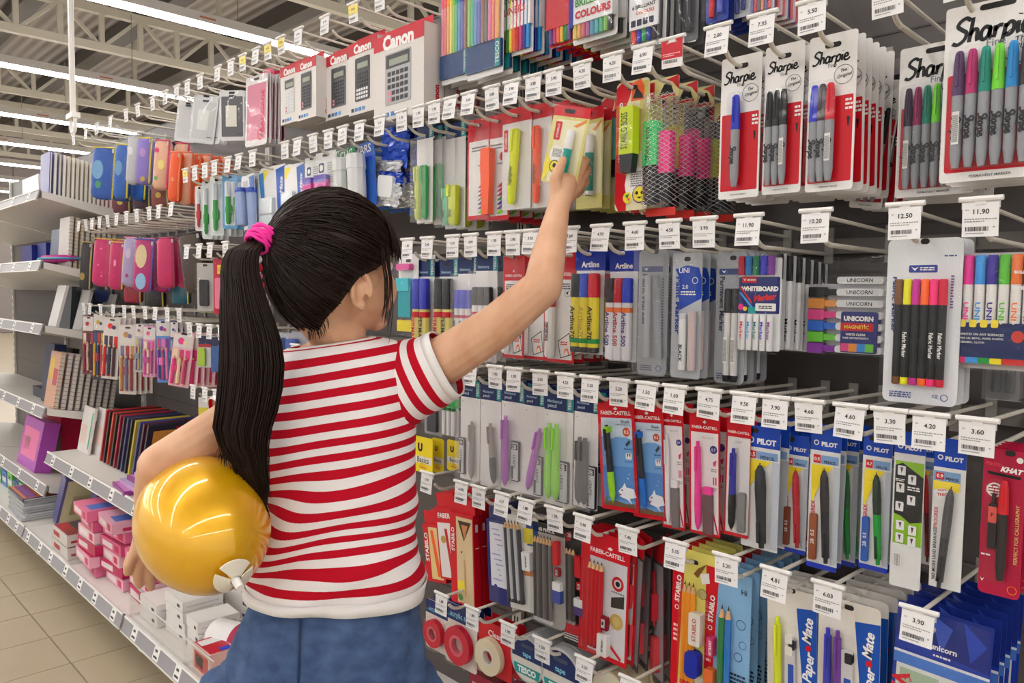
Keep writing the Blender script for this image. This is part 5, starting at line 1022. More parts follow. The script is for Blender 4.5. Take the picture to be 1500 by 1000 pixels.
# ---- pencil cases: soft lying or hanging pouches with a zip
def pcase(short, px, Y, c, zipc, hookpx, row, deco=None, sag=.02, n=2, round_=True, price='9.90', bag=True, tilt=5, cat='pencil case'):
    xl, xr, yt, yb = px; xm = (xl+xr)/2; zt = PY(xm, yt, Y)[2]; zb = PY(xm, yb, Y)[2]
    x0 = XC(xl, (zt+zb)/2, Y); x1 = XC(xr, (zt+zb)/2, Y); w, h = x1-x0, zt-zb
    r_ = ray(xm, 430); A_ = math.atan2(-r_[0], r_[1]); w *= math.cos(A_)/math.cos(A_-math.radians(40))
    if hookpx: hook(hookpx, row, short, price)
    t = thing('pencil_case', uniq(short), cat, ((x0+x1)/2, Y, zt), 'hanging pencil cases of the left bay' if row != 'A0' else 'pencil cases of the top row')
    mb = MB(); pf = [(0, .3), (.03, .75), (.09, .98), (.5, 1.02), (.9, 1.0), (.97, .78), (1, .35)]
    vs = []; n_ = 16
    for tt, rr in pf:
        for j in range(n_):
            a = 2*math.pi*j/n_; ca_, sa_ = math.cos(a), math.sin(a); e_ = .7
            vs.append((w*.46*rr*abs(ca_)**e_*(1 if ca_ > 0 else -1), .022+.022*rr*abs(sa_)**e_*(1 if sa_ > 0 else -1), -h*(.1+.9*tt)))
    k = len(pf); mb.add(vs, [(i*n_+j, i*n_+(j+1) % n_, (i+1)*n_+(j+1) % n_, (i+1)*n_+j) for i in range(k-1) for j in range(n_)]+[tuple(range(n_-1, -1, -1)), tuple((k-1)*n_+j for j in range(n_))], M(c, rough=.4, bump=.5))
    b = mb.build('case_body', t, smooth=50)
    z = MB(); z.tube([(w*.42, .01, -h*.12), (w*.45, .004, -h*.5), (w*.42, .01, -h*.97)], .0035, zipc, 6); z.tube([(-w*.42, .01, -h*.12), (w*.42, .006, -h*.11)], .003, zipc, 6); z.build('zip', t, smooth=40)
    pl = MB(); pl.box(w*.38, w*.46, -.004, 0, -h*.2, -h*.14, (200, 200, 204)); pl.build('zip_puller', t)
    if deco:
        d = MB()
        for (kind, cc, fx, fz, s_) in deco: d.flat(ell((fx-.5)*w, -h*fz, s_*w, s_*w*kind, 12), -.0012, M(cc, rough=.35))
        d.build('printed_motif', t)
    if bag:
        s_ = sheet(-w*.52, w*.52, -h*1.03, 0, -.003, .004, film('clear'), seed=int(xl), crink=.0016); s_.build('clear_bag', t, smooth=True)
    t.rotation_euler = (0, math.radians(tilt), math.radians(40))
    for i in range(1, n):
        lab = uniq(trim(ORD[i]+' case behind the '+short)); c2 = copy_thing(t, ('printed_motif', 'clear_bag'), label=lab, group='further pencil cases'); c2.location.y = Y+i*.068
    return t
BLU = (40, 90, 180)
pcase('blue and yellow pencil case, leftmost in the top row', (134, 172, 205, 292), 1.05, BLU, (220, 200, 50), 126, 'A0', [(1.6, (120, 170, 210), .35, .5, .22), (1.2, (70, 150, 110), .4, .75, .12)])
pcase('blue and yellow pencil case, second from the left', (168, 192, 200, 292), 1.07, (44, 100, 190), (225, 205, 50), 142, 'A0', [(1.8, (110, 160, 205), .4, .5, .24)])
pcase('silver white pencil case beside the lilac one', (186, 206, 188, 270), 1.04, (196, 196, 202), (160, 160, 170), 162, 'A0', [(1.5, (226, 226, 230), .4, .4, .2)])
pcase('lilac pencil case with a yellow lower corner', (200, 224, 192, 270), 1.06, (140, 120, 205), (215, 200, 70), 184, 'A0', [(1.3, (190, 150, 215), .5, .4, .2), (1, (200, 170, 60), .6, .9, .15)])
pcase('pink and cream patterned pencil bag', (225, 250, 195, 278), 1.05, (230, 180, 150), (215, 60, 110), 201, 'A0', [(1, (225, 60, 110), .3, .3, .14), (1.4, (240, 220, 130), .6, .55, .2), (1, (120, 170, 90), .35, .8, .12)])
pcase('fluorescent orange pencil bag', (248, 266, 212, 296), 1.05, (255, 96, 40), (255, 140, 90), 223, 'A0', [(1.5, (255, 150, 110), .5, .6, .12)], n=3)
pcase('peach coloured bag right of the orange one', (264, 284, 212, 300), 1.09, (240, 170, 140), (235, 120, 90), 242, 'A0', None, n=3)
for i, (hp, nm) in enumerate([(259, 'empty clear bag above the peach bag'), (338, 'spare place beside the dark pouch'), (107, 'the far left end of the top row')]):
    hook(hp, 'A0', 'the '+nm, '7.50')
# crumpled bunch under the blue cases
for i, (x, y, c, nm) in enumerate([(150, 300, (200, 60, 90), 'dark red toy shaped pouch under the blue cases'), (176, 300, (120, 50, 70), 'maroon pouch hanging low under the blue cases'), (205, 292, (90, 60, 80), 'dusky purple pouch hanging below the lilac case'), (232, 290, (150, 70, 60), 'brick red pouch hanging below the patterned bag')]):
    pcase(nm, (x-14, x+14, y-22, y+13), 1.16, c, (200, 190, 80), None, 'A0', [(1, (230, 200, 80), .5, .5, .15)], n=1, tilt=0)
# ---- left bay, second row: fuchsia cases
FU = (205, 30, 105)
pcase('fuchsia quilted pencil case with a gold zip, leftmost fuchsia', (136, 166, 340, 420), 1.05, FU, (220, 180, 70), 125, 'L1', [(1, (235, 110, 160), .5, .3, .05), (1, (235, 110, 160), .4, .6, .05), (1, (235, 110, 160), .6, .8, .05)], n=3)
pcase('fuchsia glitter pencil case with lettering', (160, 184, 345, 425), 1.05, (200, 30, 100), (225, 190, 70), 146, 'L1', [(2.6, (240, 150, 180), .5, .5, .08)], n=3)
pcase('pale lilac patterned pencil case among the fuchsia ones', (180, 202, 338, 420), 1.05, (175, 160, 200), (230, 120, 160), 171, 'L1', [(1.6, (210, 190, 220), .5, .4, .2), (1, (190, 60, 110), .5, .8, .12)], n=3)
pcase('magenta case with a blank blond coloured oval picture', (196, 228, 340, 428), 1.045, (190, 40, 120), (70, 90, 180), 185, 'L1', [(2.0, (226, 205, 160), .45, .4, .26), (1.5, (150, 190, 225), .5, .82, .24)], n=3)
pcase('plain fuchsia pencil case in crinkled wrapping', (226, 256, 338, 422), 1.045, (205, 28, 98), (150, 20, 70), 218, 'L1', None, n=3, tilt=0)
pcase('dark brown square cornered pencil case', (255, 292, 330, 430), 1.05, (74, 58, 50), (50, 40, 36), 233, 'L1', None, n=2, tilt=-7)
for hp, nm in [(116, 'black and gold pens at the far left'), (135, 'hidden case left of the glitter case'), (157, 'hidden case by the lilac pattern'), (200, 'wrapped case behind the oval picture'), (251, 'brown case, nearest its corner')]: hook(hp, 'L1', 'the '+nm, '12.90')
pcase('black and gold pen pouch at the far left of the bay', (118, 136, 345, 425), 1.06, (50, 46, 46), (200, 170, 90), None, 'L1', [(1.5, (170, 140, 70), .4, .75, .2)], n=2)
for i, (x, y, c, nm) in enumerate([(150, 428, (60, 80, 150), 'blue wrapped pouch hanging under the quilted case'), (192, 430, (190, 40, 70), 'red pouch with yellow stripe under the lilac case'), (225, 436, (50, 44, 50), 'black pouch under the plain fuchsia case'), (262, 432, (40, 110, 130), 'teal ball pouch under the brown case')]):
    pcase(nm, (x-14, x+14, y-24, y+14), 1.17, c, (220, 200, 80), None, 'L1', None, n=1, tilt=0, cat='pouch')
def bl_pack(c, c2, lab=True):
    return [('card', c, 0, 0, 1, 1, .003), ('hole', .5, .05, .3)]+([('r', YEL, .3, .12, .7, .28), ('t', '12', RED, .5, .2, .3)] if lab else [])+[('block', 'moulded_tool', c2, .25, .35, .75, .9, .012, {'r': .006}), ('film', 'clear', 0, 0, 1, 1, .003)]
pk('stationery_card', 'blistered black tools just left of the ponytail', 'stationery pack', (289, 313, 385, 455), 274, 'B2', bl_pack((190, 186, 184), (50, 48, 50), False), n=4, Y=1.05)
pk('stationery_card', 'red card with number twelve left of the ponytail', 'stationery pack', (313, 332, 378, 460), 292, 'B2', bl_pack((196, 30, 60), (235, 130, 160)), n=4, Y=1.05)
pk('stationery_card', 'pink blister card mostly behind the ponytail', 'stationery pack', (330, 348, 375, 462), 308, 'B2', bl_pack((215, 60, 90), (235, 150, 170)), n=4, Y=1.05)
hook(330, 'B2', 'cards covered by the ponytail', '4.40')
pk('stationery_card', 'lime green tangle in a clear bag below the brown case', 'stationery pack', (292, 330, 425, 458), None, 'B2', [('card', (190, 200, 120), 0, 0, 1, 1, .003), ('block', 'lime_shape', (170, 215, 40), .1, .2, .9, .85, .012, {'r': .008}), ('film', 'clear', 0, 0, 1, 1, .004)], n=2, Y=1.17, hk=False)
# ---- left bay, third row: picture stationery sets
R5 = random.Random(11)
def setpack(c, cols, hd=(222, 214, 210)):
    e = [('card', c, 0, 0, 1, 1, .002), ('r', hd, .03, .02, .97, .26), ('hole', .5, .04, .3), ('e', cols[0], .4, .14, .16), ('e', cols[1], .62, .16, .12)]
    for i in range(3): e.append(('rr', cols[(i+1) % len(cols)], .08+.3*i, .3, .3+.3*i, .5, .02)); e.append(('pen', 'pencil', .2+.28*i, .42, .95, .16, cols[(i+2) % len(cols)], cols[i % len(cols)], {}))
    e.append(('block', 'eraser', cols[2], .1, .6, .55, .72, .008, {'r': .002})); e.append(('film', 'clear', 0, 0, 1, 1, .003)); return e
SETS = [(122, 140, 462, 548, (120, 60, 64), [(180, 50, 60), (230, 200, 190), (90, 40, 44)], 'dark red stationery set, at the far left'),
        (138, 156, 458, 556, (60, 64, 80), [(220, 180, 60), (60, 80, 130), (200, 60, 50)], 'dark blue and gold stationery set'),
        (154, 178, 465, 555, (222, 214, 208), [(230, 40, 40), (60, 60, 90), (90, 50, 60)], 'white card set with a bright red bow'),
        (176, 201, 476, 577, (220, 210, 202), [(190, 140, 80), (120, 110, 150), (170, 60, 60)], 'long cream card set with small figures'),
        (199, 212, 474, 545, (190, 190, 196), [(150, 100, 170), (210, 190, 110), (140, 150, 170)], 'narrow silver and violet set'),
        (211, 229, 478, 552, (225, 150, 190), [(235, 90, 160), (240, 220, 200), (200, 80, 150)], 'light pink stationery set'),
        (229, 250, 468, 560, (90, 140, 210), [(120, 60, 160), (200, 70, 120), (235, 120, 190)], 'sky blue and purple set with a pink cup'),
        (250, 262, 470, 561, (70, 70, 110), [(60, 70, 150), (150, 160, 190), (60, 60, 100)], 'narrow dark blue set seen edge on')]
for i, (a, b_, t_, bo, c, cols, nm) in enumerate(SETS):
    pk('stationery_set', nm, 'stationery set', (a, b_, t_, bo), [122, 132, 147, 166, 182, 195, 212, 228][i], 'L2', setpack(c, cols), n=4, Y=1.045, price='12.90', tilt=R5.uniform(-2, 5))
hook(245, 'L2', 'the right end of the picture sets', '8.90'); hook(262, 'L2', 'the last place before the next bay', '8.90')
pk('stationery_set', 'pink blossom pattern set by the bay edge', 'stationery set', (256, 286, 489, 567), 277, 'C2', setpack((232, 180, 190), [(235, 60, 140), (240, 215, 170), (210, 60, 110)]), n=5, Y=1.045, tilt=8, price='7.90')
pk('stationery_set', 'lime and navy scissors pack above the pink sets', 'stationery set', (291, 310, 492, 538), 292, 'C2', [('card', (40, 40, 80), 0, 0, 1, .3, .001), ('r', (190, 40, 50), 0, .26, 1, .36), ('r', (215, 215, 218), 0, .36, 1, 1), ('block', 'lime_handle', (170, 200, 70), .05, .38, .6, .95, .01, {'r': .004}), ('film', 'clear', 0, 0, 1, 1, .003)], n=3, Y=1.045)
pk('stationery_set', 'denim blue wrapped pack above the pink sets', 'stationery set', (309, 330, 494, 545), 307, 'C2', [('card', (40, 40, 80), 0, 0, 1, .25, .001), ('r', (60, 100, 160), 0, .25, 1, 1), ('film', 'clear', 0, 0, 1, 1, .004)], n=3, Y=1.045)
hook(323, 'C2', 'packs hidden behind the long hair', '6.90')
pk('stationery_set', 'deep pink patterned set low behind the scissors packs', 'stationery set', (285, 335, 500, 568), None, 'C2', setpack((200, 40, 90), [(215, 60, 110), (230, 120, 150), (180, 30, 80)]), n=1, Y=1.16, hk=False)
for hp, nm, c in [(283, 'yellow labelled pack left of the sleeve', (220, 205, 60)), (300, 'pale pack touching the sleeve', (220, 214, 200)), (316, 'pack hidden by the striped sleeve', (200, 190, 190))]:
    pk('stationery_set', nm, 'stationery set', (hp+8, hp+24, 582, 640), hp, 'D2', [('card', (222, 220, 216), 0, 0, 1, 1, .002), ('r', c, 0, .25, 1, .6), ('film', 'clear', 0, 0, 1, 1, .002)], n=2, Y=1.05)
# packs around the girl's neck, partly hidden
pk('pen_bag', 'grey blister pens glimpsed between hair and neck', 'pen pack', (405, 452, 488, 560), 432, 'C', [('card', (150, 150, 156), 0, 0, 1, 1, .003), ('pen', 'tube', .3, .1, .9, .2, (60, 90, 170), (180, 184, 190)), ('pen', 'tube', .7, .1, .9, .2, (60, 90, 170), (180, 184, 190)), ('film', 'clear', 0, 0, 1, 1, .004)], n=3, Y=1.06)

# ================================================================== FIFTH ROW (pencils)
def box3d(name, short, cat, px, Y, dep, faces, hookpx=None, row='D', price='6.20', tilt=0, n=1, col=RED, group=None, yaw=0):
    xl, xr, yt, yb = px; xm = (xl+xr)/2; zt = PY(xm, yt, Y)[2]; zb = PY(xm, yb, Y)[2]
    x0 = XC(xl, (zt+zb)/2, Y); x1 = XC(xr, (zt+zb)/2, Y); w, h = x1-x0, zt-zb
    if hookpx: hook(hookpx, row, short, price)
    t = thing(name, uniq(short), cat, ((x0+x1)/2, Y, zt), group or 'pencil boxes in the fifth row', (0, math.radians(tilt), math.radians(yaw)))
    MB().box(-w/2, w/2, 0, dep, -h, 0, M(col, rough=.32)).build('carton', t)
    MB().box(-w/2+.001, w/2-.001, dep*.4, dep*.4+.0006, 0, .03, M(col, rough=.32)).build('hanging_flap', t)
    a = MB(); l = MB(); y = -.0003
    for f in faces:
        y -= .00012
        if f[0] == 'r': a.flat([((f[2]-.5)*w, -f[5]*h), ((f[4]-.5)*w, -f[5]*h), ((f[4]-.5)*w, -f[3]*h), ((f[2]-.5)*w, -f[3]*h)], y, M(f[1]))
        elif f[0] == 'poly': a.flat([((p-.5)*w, -q*h) for p, q in f[2]], y, M(f[1]))
        elif f[0] == 'e': a.flat(ell((f[2]-.5)*w, -f[3]*h, f[4]*w, f[4]*w), y, M(f[1]))
        elif f[0] == 't': put_text(l, f[1], (f[3]-.5)*w, -f[4]*h, f[5]*(w if f[6] == 0 else h), M(f[2], var=0), y, math.radians(f[6]), bold=.03)
    a.build('printed_artwork', t); l.build('lettering', t)
    # lid panel and a stripe on the side face
    s_ = MB(); s_.add([(w/2+.0004, dep*.25, -h*.35), (w/2+.0004, dep*.8, -h*.35), (w/2+.0004, dep*.8, -h*.36), (w/2+.0004, dep*.25, -h*.36)], [(0, 1, 2, 3)], WHITE); s_.add([(w/2+.0004, dep*.3, -h*.1), (w/2+.0004, dep*.7, -h*.1), (w/2+.0004, dep*.7, -h*.18), (w/2+.0004, dep*.3, -h*.18)], [(0, 1, 2, 3)], WHITE); s_.build('side_print', t)
    for i in range(1, n):
        c = copy_thing(t, ('printed_artwork', 'lettering'), label=uniq(trim(ORD[i]+' carton behind the '+short)), group='cartons: '+short); c.location.y = Y+i*(dep+.003)
    return t
box3d('pencil_box', 'red pencil carton with yellow pencils pictured, against the shirt', 'pencils', (618, 646, 768, 850), 1.10, .018, [('r', (226, 200, 140), .3, .05, .9, .95), ('poly', ORANGE, [(.4, .1), (.55, .1), (.8, .9), (.62, .9)]), ('t', 'STABILO', WHITE, .15, .4, .5, 90)], 626, n=5, tilt=-9, price='3.90')
box3d('pencil_box', 'red topped white pencil carton beside the shirt hem', 'pencils', (636, 662, 742, 846), 1.08, .018, [('r', (228, 224, 222), .08, .22, .95, .97), ('poly', (200, 40, 50), [(.45, .3), (.6, .3), (.75, .9), (.62, .9)]), ('e', (190, 160, 80), .35, .45, .14), ('t', 'FABER', WHITE, .5, .12, .7, 0)], None, n=5, tilt=-9)
box3d('pencil_box', 'natural wood patterned pencil carton with a triangular window', 'pencils', (658, 692, 752, 884), 1.06, .018, [('r', (214, 190, 150), .28, .04, .96, .98), ('poly', (70, 44, 30), [(.36, .08), (.92, .08), (.6, .3)]), ('poly', (196, 130, 80), [(.5, .12), (.78, .12), (.62, .28)]), ('t', 'STABILO', WHITE, .13, .3, .26, 90), ('r', (235, 215, 60), .3, .74, .6, .84), ('e', (80, 140, 80), .4, .92, .1), ('e', BLACK, .5, .42, .03), ('poly', (200, 160, 110), [(.58, .5), (.64, .5), (.66, .9), (.6, .9)])], 676, n=3, price='14.90', tilt=-3)
box3d('pencil_box', 'plain red pencil carton right of the wood patterned one', 'pencils', (694, 711, 758, 884), 1.10, .018, [('t', 'STABILO', WHITE, .5, .3, .26, 90)], 701, n=3, price='12.90', tilt=-4)
box3d('pencil_box', 'white and navy pencil carton with scribbled print', 'pencils', (712, 742, 762, 882), 1.06, .016, [('r', (214, 214, 222), .12, .03, 1, .8), ('r', (36, 40, 110), .5, .8, 1, 1), ('r', (36, 40, 110), 0, 0, .14, .8), ('e', (60, 60, 130), .35, .8, .08), ('e', (60, 60, 130), .35, .9, .08)]+[('r', (150, 150, 190), .25+.08*(i % 5), .1+.06*i, .6+.06*(i % 4), .115+.06*i) for i in range(11)], 736, n=4, price='6.27', col=(60, 62, 110), tilt=-4)
PC = lambda x, c, cp, a=.04, b_=.93, w=.12, **o: ('pen', 'pencil', x, a, b_, w, cp, c, o)
pk('pencil_pack', 'bare bundle of dark striped pencils before a yellow and white card', 'pencils', (739, 786, 755, 892), 771, 'D', [('card', (224, 222, 218), 0, .0, 1, 1, .002), ('r', (40, 70, 140), .65, .05, 1, .3), ('r', (225, 205, 50), .55, .12, .85, .28), ('r', (214, 130, 80), .5, .56, 1, .62), ('block', 'eraser', (232, 232, 232), .56, .36, .8, .55, .01, {'r': .002, 'txt': 'eraser', 'tl': .6, 'tr': 90})]+[PC(.06+.1*i, [(60, 62, 70), (190, 192, 198)][i % 2], (50, 50, 56), .05, .92, .105) for i in range(5)]+[('film', 'clear', 0, .0, 1, 1, .002)], n=3, Y=1.05, price='1.80', tilt=-6)
pk('pencil_pack', 'moulded tray of six dark pencils with red sharpener and eraser', 'pencils', (779, 826, 768, 916), 812, 'D', [('card', (170, 166, 162), 0, 0, 1, 1, .014), ('r', (36, 36, 40), .0, .0, 1, .09), ('t', '6B PENCIL', WHITE, .45, .06, .5)]+[PC(.14+.095*i, [(70, 66, 66), (110, 104, 104)][i % 2], (200, 200, 200), .1, .96, .1) for i in range(6)]+[('block', 'red_pen', (205, 24, 36), .74, .13, .88, .36, .01, {'r': .002}), ('sharpener', (150, 30, 40), .82, .43, .16), ('block', 'eraser', (232, 232, 232), .72, .52, .95, .72, .01, {'r': .002, 'sleeve': (.4, 1, (60, 80, 160))}), ('blister', .03, .08, .98, .98, .012)], n=3, Y=1.05, price='1.95', tilt=-2)
pk('pencil_pack', 'black card of graphite pencils with a red pen and pale eraser', 'pencils', (820, 858, 775, 945), 855, 'D', [('card', (34, 32, 34), 0, 0, 1, 1, .01), ('poly', (200, 60, 50), [(.1, .06), (.4, .02), (.4, .1), (.15, .12)]), ('lines', WHITE, .1, .9, .9, .96, 3), ('t', '2B', WHITE, .35, .055, .16)]+[PC(.16+.13*i, [(90, 84, 80), (60, 58, 58)][i % 2], (160, 150, 150), .14, .8, .13) for i in range(4)]+[('block', 'red_pen', (205, 24, 36), .66, .2, .88, .38, .01, {'r': .002}), ('sharpener', (190, 30, 40), .78, .46, .2), ('block', 'eraser', (226, 226, 226), .62, .56, .95, .7, .01, {'r': .002, 'sleeve': (.5, 1, (80, 60, 120))}), ('block', 'red_foot', (190, 40, 50), .1, .8, .8, .88, .008, {'r': .003}), ('film', 'clear', 0, 0, 1, 1, .003)], n=4, Y=1.06, price='5.90', tilt=-2)
def faberp():
    return [('card', RED, 0, 0, 1, 1, .003), ('t', 'FABER-CASTELL', WHITE, .55, .15, .7, 0, {'bold': .02}), ('poly', WHITE, [(.55, .11), (.6, .09), (.66, .105), (.62, .12)]), ('r', (206, 204, 208), .2, .2, .96, .96), ('ring', (190, 30, 40), .78, .36, .12, .6), ('e', BLACK, .78, .36, .045), ('poly', (60, 56, 50), [(.66, .48), (.92, .44), (.92, .54), (.66, .56)]), ('ring', (190, 160, 90), .78, .66, .13, .6), ('e', (200, 176, 110), .78, .66, .08), ('poly', RED, [(.6, .86), (.66, .85), (.9, .94), (.88, .96)]), ('lines', (110, 110, 112), .66, .42, .92, .44, 1)]+[PC(.24+.08*i, (196, 24, 36), (170, 20, 30), .22, .92, .085) for i in range(4)]+[('sharpener', (140, 20, 36), .56, .7, .19), ('block', 'eraser', (228, 226, 222), .48, .78, .68, .95, .012, {'r': .002, 'txt': 'eraser', 'tl': .6, 'tr': 90}), ('blister', .14, .2, .74, .955, .006)]
pk('pencil_pack', 'red card of four red pencils with wine coloured sharpener', 'pencils', (851, 922, 782, 966), 890, 'D', faberp(), n=4, Y=1.05, price='5.30', tilt=1, hk=False)
hook(868, 'D', 'the card of red pencils', '5.30') if False else None
def compass():
    return [('card', (60, 54, 58), 0, 0, 1, 1, .003), ('r', RED, 0, 0, 1, .14), ('r', (150, 144, 148), .12, .16, .95, .95), ('pen', 'mech', .4, .2, .6, .2, (190, 40, 50), (170, 30, 44)), ('block', 'red_part', (205, 40, 60), .3, .36, .56, .55, .012, {'r': .006}), ('block', 'lead_case', (220, 70, 80), .26, .66, .66, .9, .01, {'r': .003}), ('film', 'clear', 0, 0, 1, 1, .005)]
pk('compass_pack', 'clear bag of a red compass set turned sideways', 'compass', (918, 950, 785, 985), 919, 'D', compass(), n=2, Y=1.07, price='7.40', yaw=-28, tilt=4)
pk('compass_pack', 'dark red compass pack leaning behind the first compass bag', 'compass', (946, 978, 792, 1000), None, 'D', compass(), n=3, Y=1.1, yaw=-30, hk=False, tilt=-3)
def stab(bg, pencs, er, shp, extra=()):
    e = [('card', bg, 0, 0, 1, 1.0, .003), ('poly', RED, [(-.0, .0), (.3, 0), (.22, .5), (.16, 1), (0, 1)]), ('t', 'STABILO', WHITE, .14, .26, .17, 85, {'bold': .04}), ('ring', WHITE, .12, .38, .05, .7), ('lines', (240, 190, 190), .05, .48, .15, .6, 4), ('hole', .5, .05, .2)]
    return e+list(extra)
pk('pencil_pack', 'yellow and red card with four orange pencils and blue sharpener', 'pencils', (984, 1046, 806, 1042), 990, 'D', stab((225, 214, 110), 0, 0, 0, [('poly', (130, 90, 40), [(.5, .14), (.6, .1), (.8, .06), (.6, .16)]), ('poly', WHITE, [(.65, .13), (.85, .11), (.88, .17), (.7, .19)]), ('ring', (110, 100, 60), .72, .25, .11, .9), ('e', (190, 180, 120), .72, .25, .09), ('e', (226, 222, 200), .7, .82, .2)])+[PC(.34+.1*i, (238, 150, 40), (205, 40, 40), .19, .83, .115) for i in range(3)]+[('block', 'eraser', (228, 222, 210), .52, .36, .78, .56, .014, {'r': .003, 'txt': 'STABILO', 'tl': .7, 'tr': 90, 'tc': (190, 40, 40)}), ('block', 'sharpener', (34, 50, 170), .46, .6, .76, .76, .016, {'r': .008}), ('blister', .28, .17, .84, .85, .006)], n=5, Y=1.05, price='5.05', gap=.02)
pk('pencil_pack', 'light blue doodle card with green and blue pencils', 'pencils', (1032, 1098, 836, 1075), 1064, 'D', stab((130, 175, 215), 0, 0, 0, [('t', 'Hi', BLACK, .85, .1, .12), ('ring', BLACK, .8, .3, .1, .9), ('ring', BLACK, .85, .42, .08, .9), ('ring', BLACK, .76, .5, .09, .88), ('lines', (30, 40, 60), .6, .6, .95, .8, 8)])+[PC(.42, (50, 130, 70), (30, 90, 50), .2, .98, .13), PC(.56, (40, 120, 200), (30, 80, 160), .2, .98, .13), ('block', 'eraser', (210, 60, 110), .14, .42, .28, .54, .012, {'r': .002, 'txt': 'eraser', 'tr': 90, 'tc': WHITE}), ('block', 'orange_sharpener', (225, 110, 50), .1, .62, .3, .8, .012, {'r': .003}), ('blister', .08, .18, .68, .97, .006)], n=7, Y=1.05, price='5.20', gap=.026, skip=('lettering', 'clear_bag', 'bag_seam', 'hanging_slot', 'blister'))
def pmate2(pens, x=()):
    return [('card', (222, 216, 208), 0, .0, 1, 1, .006), ('hole', .5, .055, .16), ('poly', (20, 80, 175), [(.6, .12), (1, .1), (1, 1), (.8, 1)]), ('t', 'Paper', WHITE, .83, .49, .2, 84, {'shear': .25, 'bold': .03}), ('poly', RED, [(.79, .355), (.85, .35), (.85, .33), (.89, .37), (.85, .4), (.85, .385), (.79, .39)]), ('t', 'Mate', WHITE, .82, .245, .17, 84, {'shear': .25, 'bold': .03}), ('r', (220, 110, 50), .35, .74, 1, .86)]+pens+[('block', 'lead_case', (208, 206, 204), .4, .32, .6, .98, .006, {'r': .002}), ('block', 'case_mark', (30, 30, 34), .48, .33, .6, .4, .007, {}), ('block', 'lead_case_label', (40, 80, 180), .47, .5, .58, .9, .0065, {})]+list(x)+[('blister', .06, .22, .62, .98, .006)]
pk('pencil_pack', 'white and blue card with a fluorescent yellow push pencil', 'mechanical pencil', (1121, 1193, 862, 1075), 1136, 'D', pmate2([mp(.26, .2, .99, .17, (215, 225, 40))], [('block', 'spare_eraser', (232, 228, 218), .42, .3, .56, .36, .008, {'r': .002}), ('block', 'spare_eraser', (232, 228, 218), .42, .38, .56, .44, .008, {'r': .002})]), n=5, Y=1.05, price='4.81', gap=.02, tilt=-2)
pk('pencil_pack', 'white and blue card with indigo and purple push pencils', 'mechanical pencil', (1196, 1286, 880, 1100), 1213, 'D', pmate2([mp(.2, .2, .99, .15, (60, 60, 180)), mp(.36, .2, .99, .15, (110, 60, 150))]), n=6, Y=1.05, price='6.03', gap=.03, tilt=-1)
pk('pencil_pack', 'blue foil topped value pack with pencils and grid sheet', 'pencils', (1312, 1452, 898, 1100), 1346, 'D',
   [('card', (30, 60, 165), 0, 0, 1, 1, .002), ('poly', (24, 44, 130), [(.0, .0), (1, 0), (1, .34), (0, .26)]), ('poly', (60, 90, 190), [(.35, .02), (.6, .1), (.5, .3)]), ('poly', (40, 70, 180), [(.7, .02), (.95, .15), (.8, .3)]), ('t', 'unicorn', WHITE, .52, .26, .28, 0, {'bold': .03}), ('e', WHITE, .31, .25, .045), ('lines', WHITE, .42, .31, .6, .335, 1), ('r', (220, 224, 230), .0, .36, 1, .38), ('r', (70, 120, 205), 0, .38, 1, .46), ('r', (214, 218, 214), .04, .46, .96, 1), ('r', (165, 185, 160), .08, .49, .5, 1), ('t', 'VALU', (205, 30, 50), .1, .72, .4, -90, {'bold': .05}), ('t', "V's", (205, 30, 50), .17, .56, .1), ('e', (215, 50, 50), .8, .6, .13), ('ring', WHITE, .8, .6, .11, .9), ('poly', WHITE, [(.8, .53), (.815, .59), (.86, .6), (.82, .62), (.83, .67), (.8, .64), (.77, .67), (.78, .62), (.74, .6), (.785, .59)])]
   + [PC(.56+.045*i, (210, 180, 120), (180, 60, 50), .55, .99, .045) for i in range(3)]+[('film', 'clear', 0, .36, 1, 1, .004), ('film', 'clear', 0, 0, 1, .36, .004)], n=6, Y=1.06, price='3.90', gap=.03, tilt=2)
# yellow glue cards at hip height behind the shirt
def pad(): return [('card', (240, 215, 30), 0, 0, 1, 1, .006), ('t', 'U', BLACK, .35, .3, .25, 0, {'bold': .08}), ('r', (226, 222, 214), .05, .55, .95, .75), ('t', 'Basics', (40, 60, 50), .5, .64, .6), ('e', (235, 200, 30), .5, .86, .18), ('lines', RED, .3, .84, .7, .88, 1)]
pk('glue_card', 'bright yellow card with small white label behind the shirt side', 'glue', (606, 634, 640, 692), None, 'C', pad(), n=1, Y=1.16, hk=False, keepz=True)
pk('glue_card', 'bright yellow card a little right of the first yellow card', 'glue', (633, 650, 642, 692), None, 'C', pad(), n=1, Y=1.19, hk=False)
pk('glue_card', 'yellow card deepest in the gap beside the grey pencils', 'glue', (655, 676, 645, 690), None, 'C', pad(), n=1, Y=1.25, hk=False)
pk('pen_bag', 'grey clear bag hanging above the yellow cards', 'pen pack', (622, 648, 590, 636), 640, 'C', [('card', (150, 150, 154), 0, 0, 1, 1, .004), ('block', 'pen_tray', (60, 64, 74), .3, .1, .8, .9, .008, {'r': .004}), ('film', 'clear', 0, 0, 1, 1, .004)], n=3, Y=1.12)
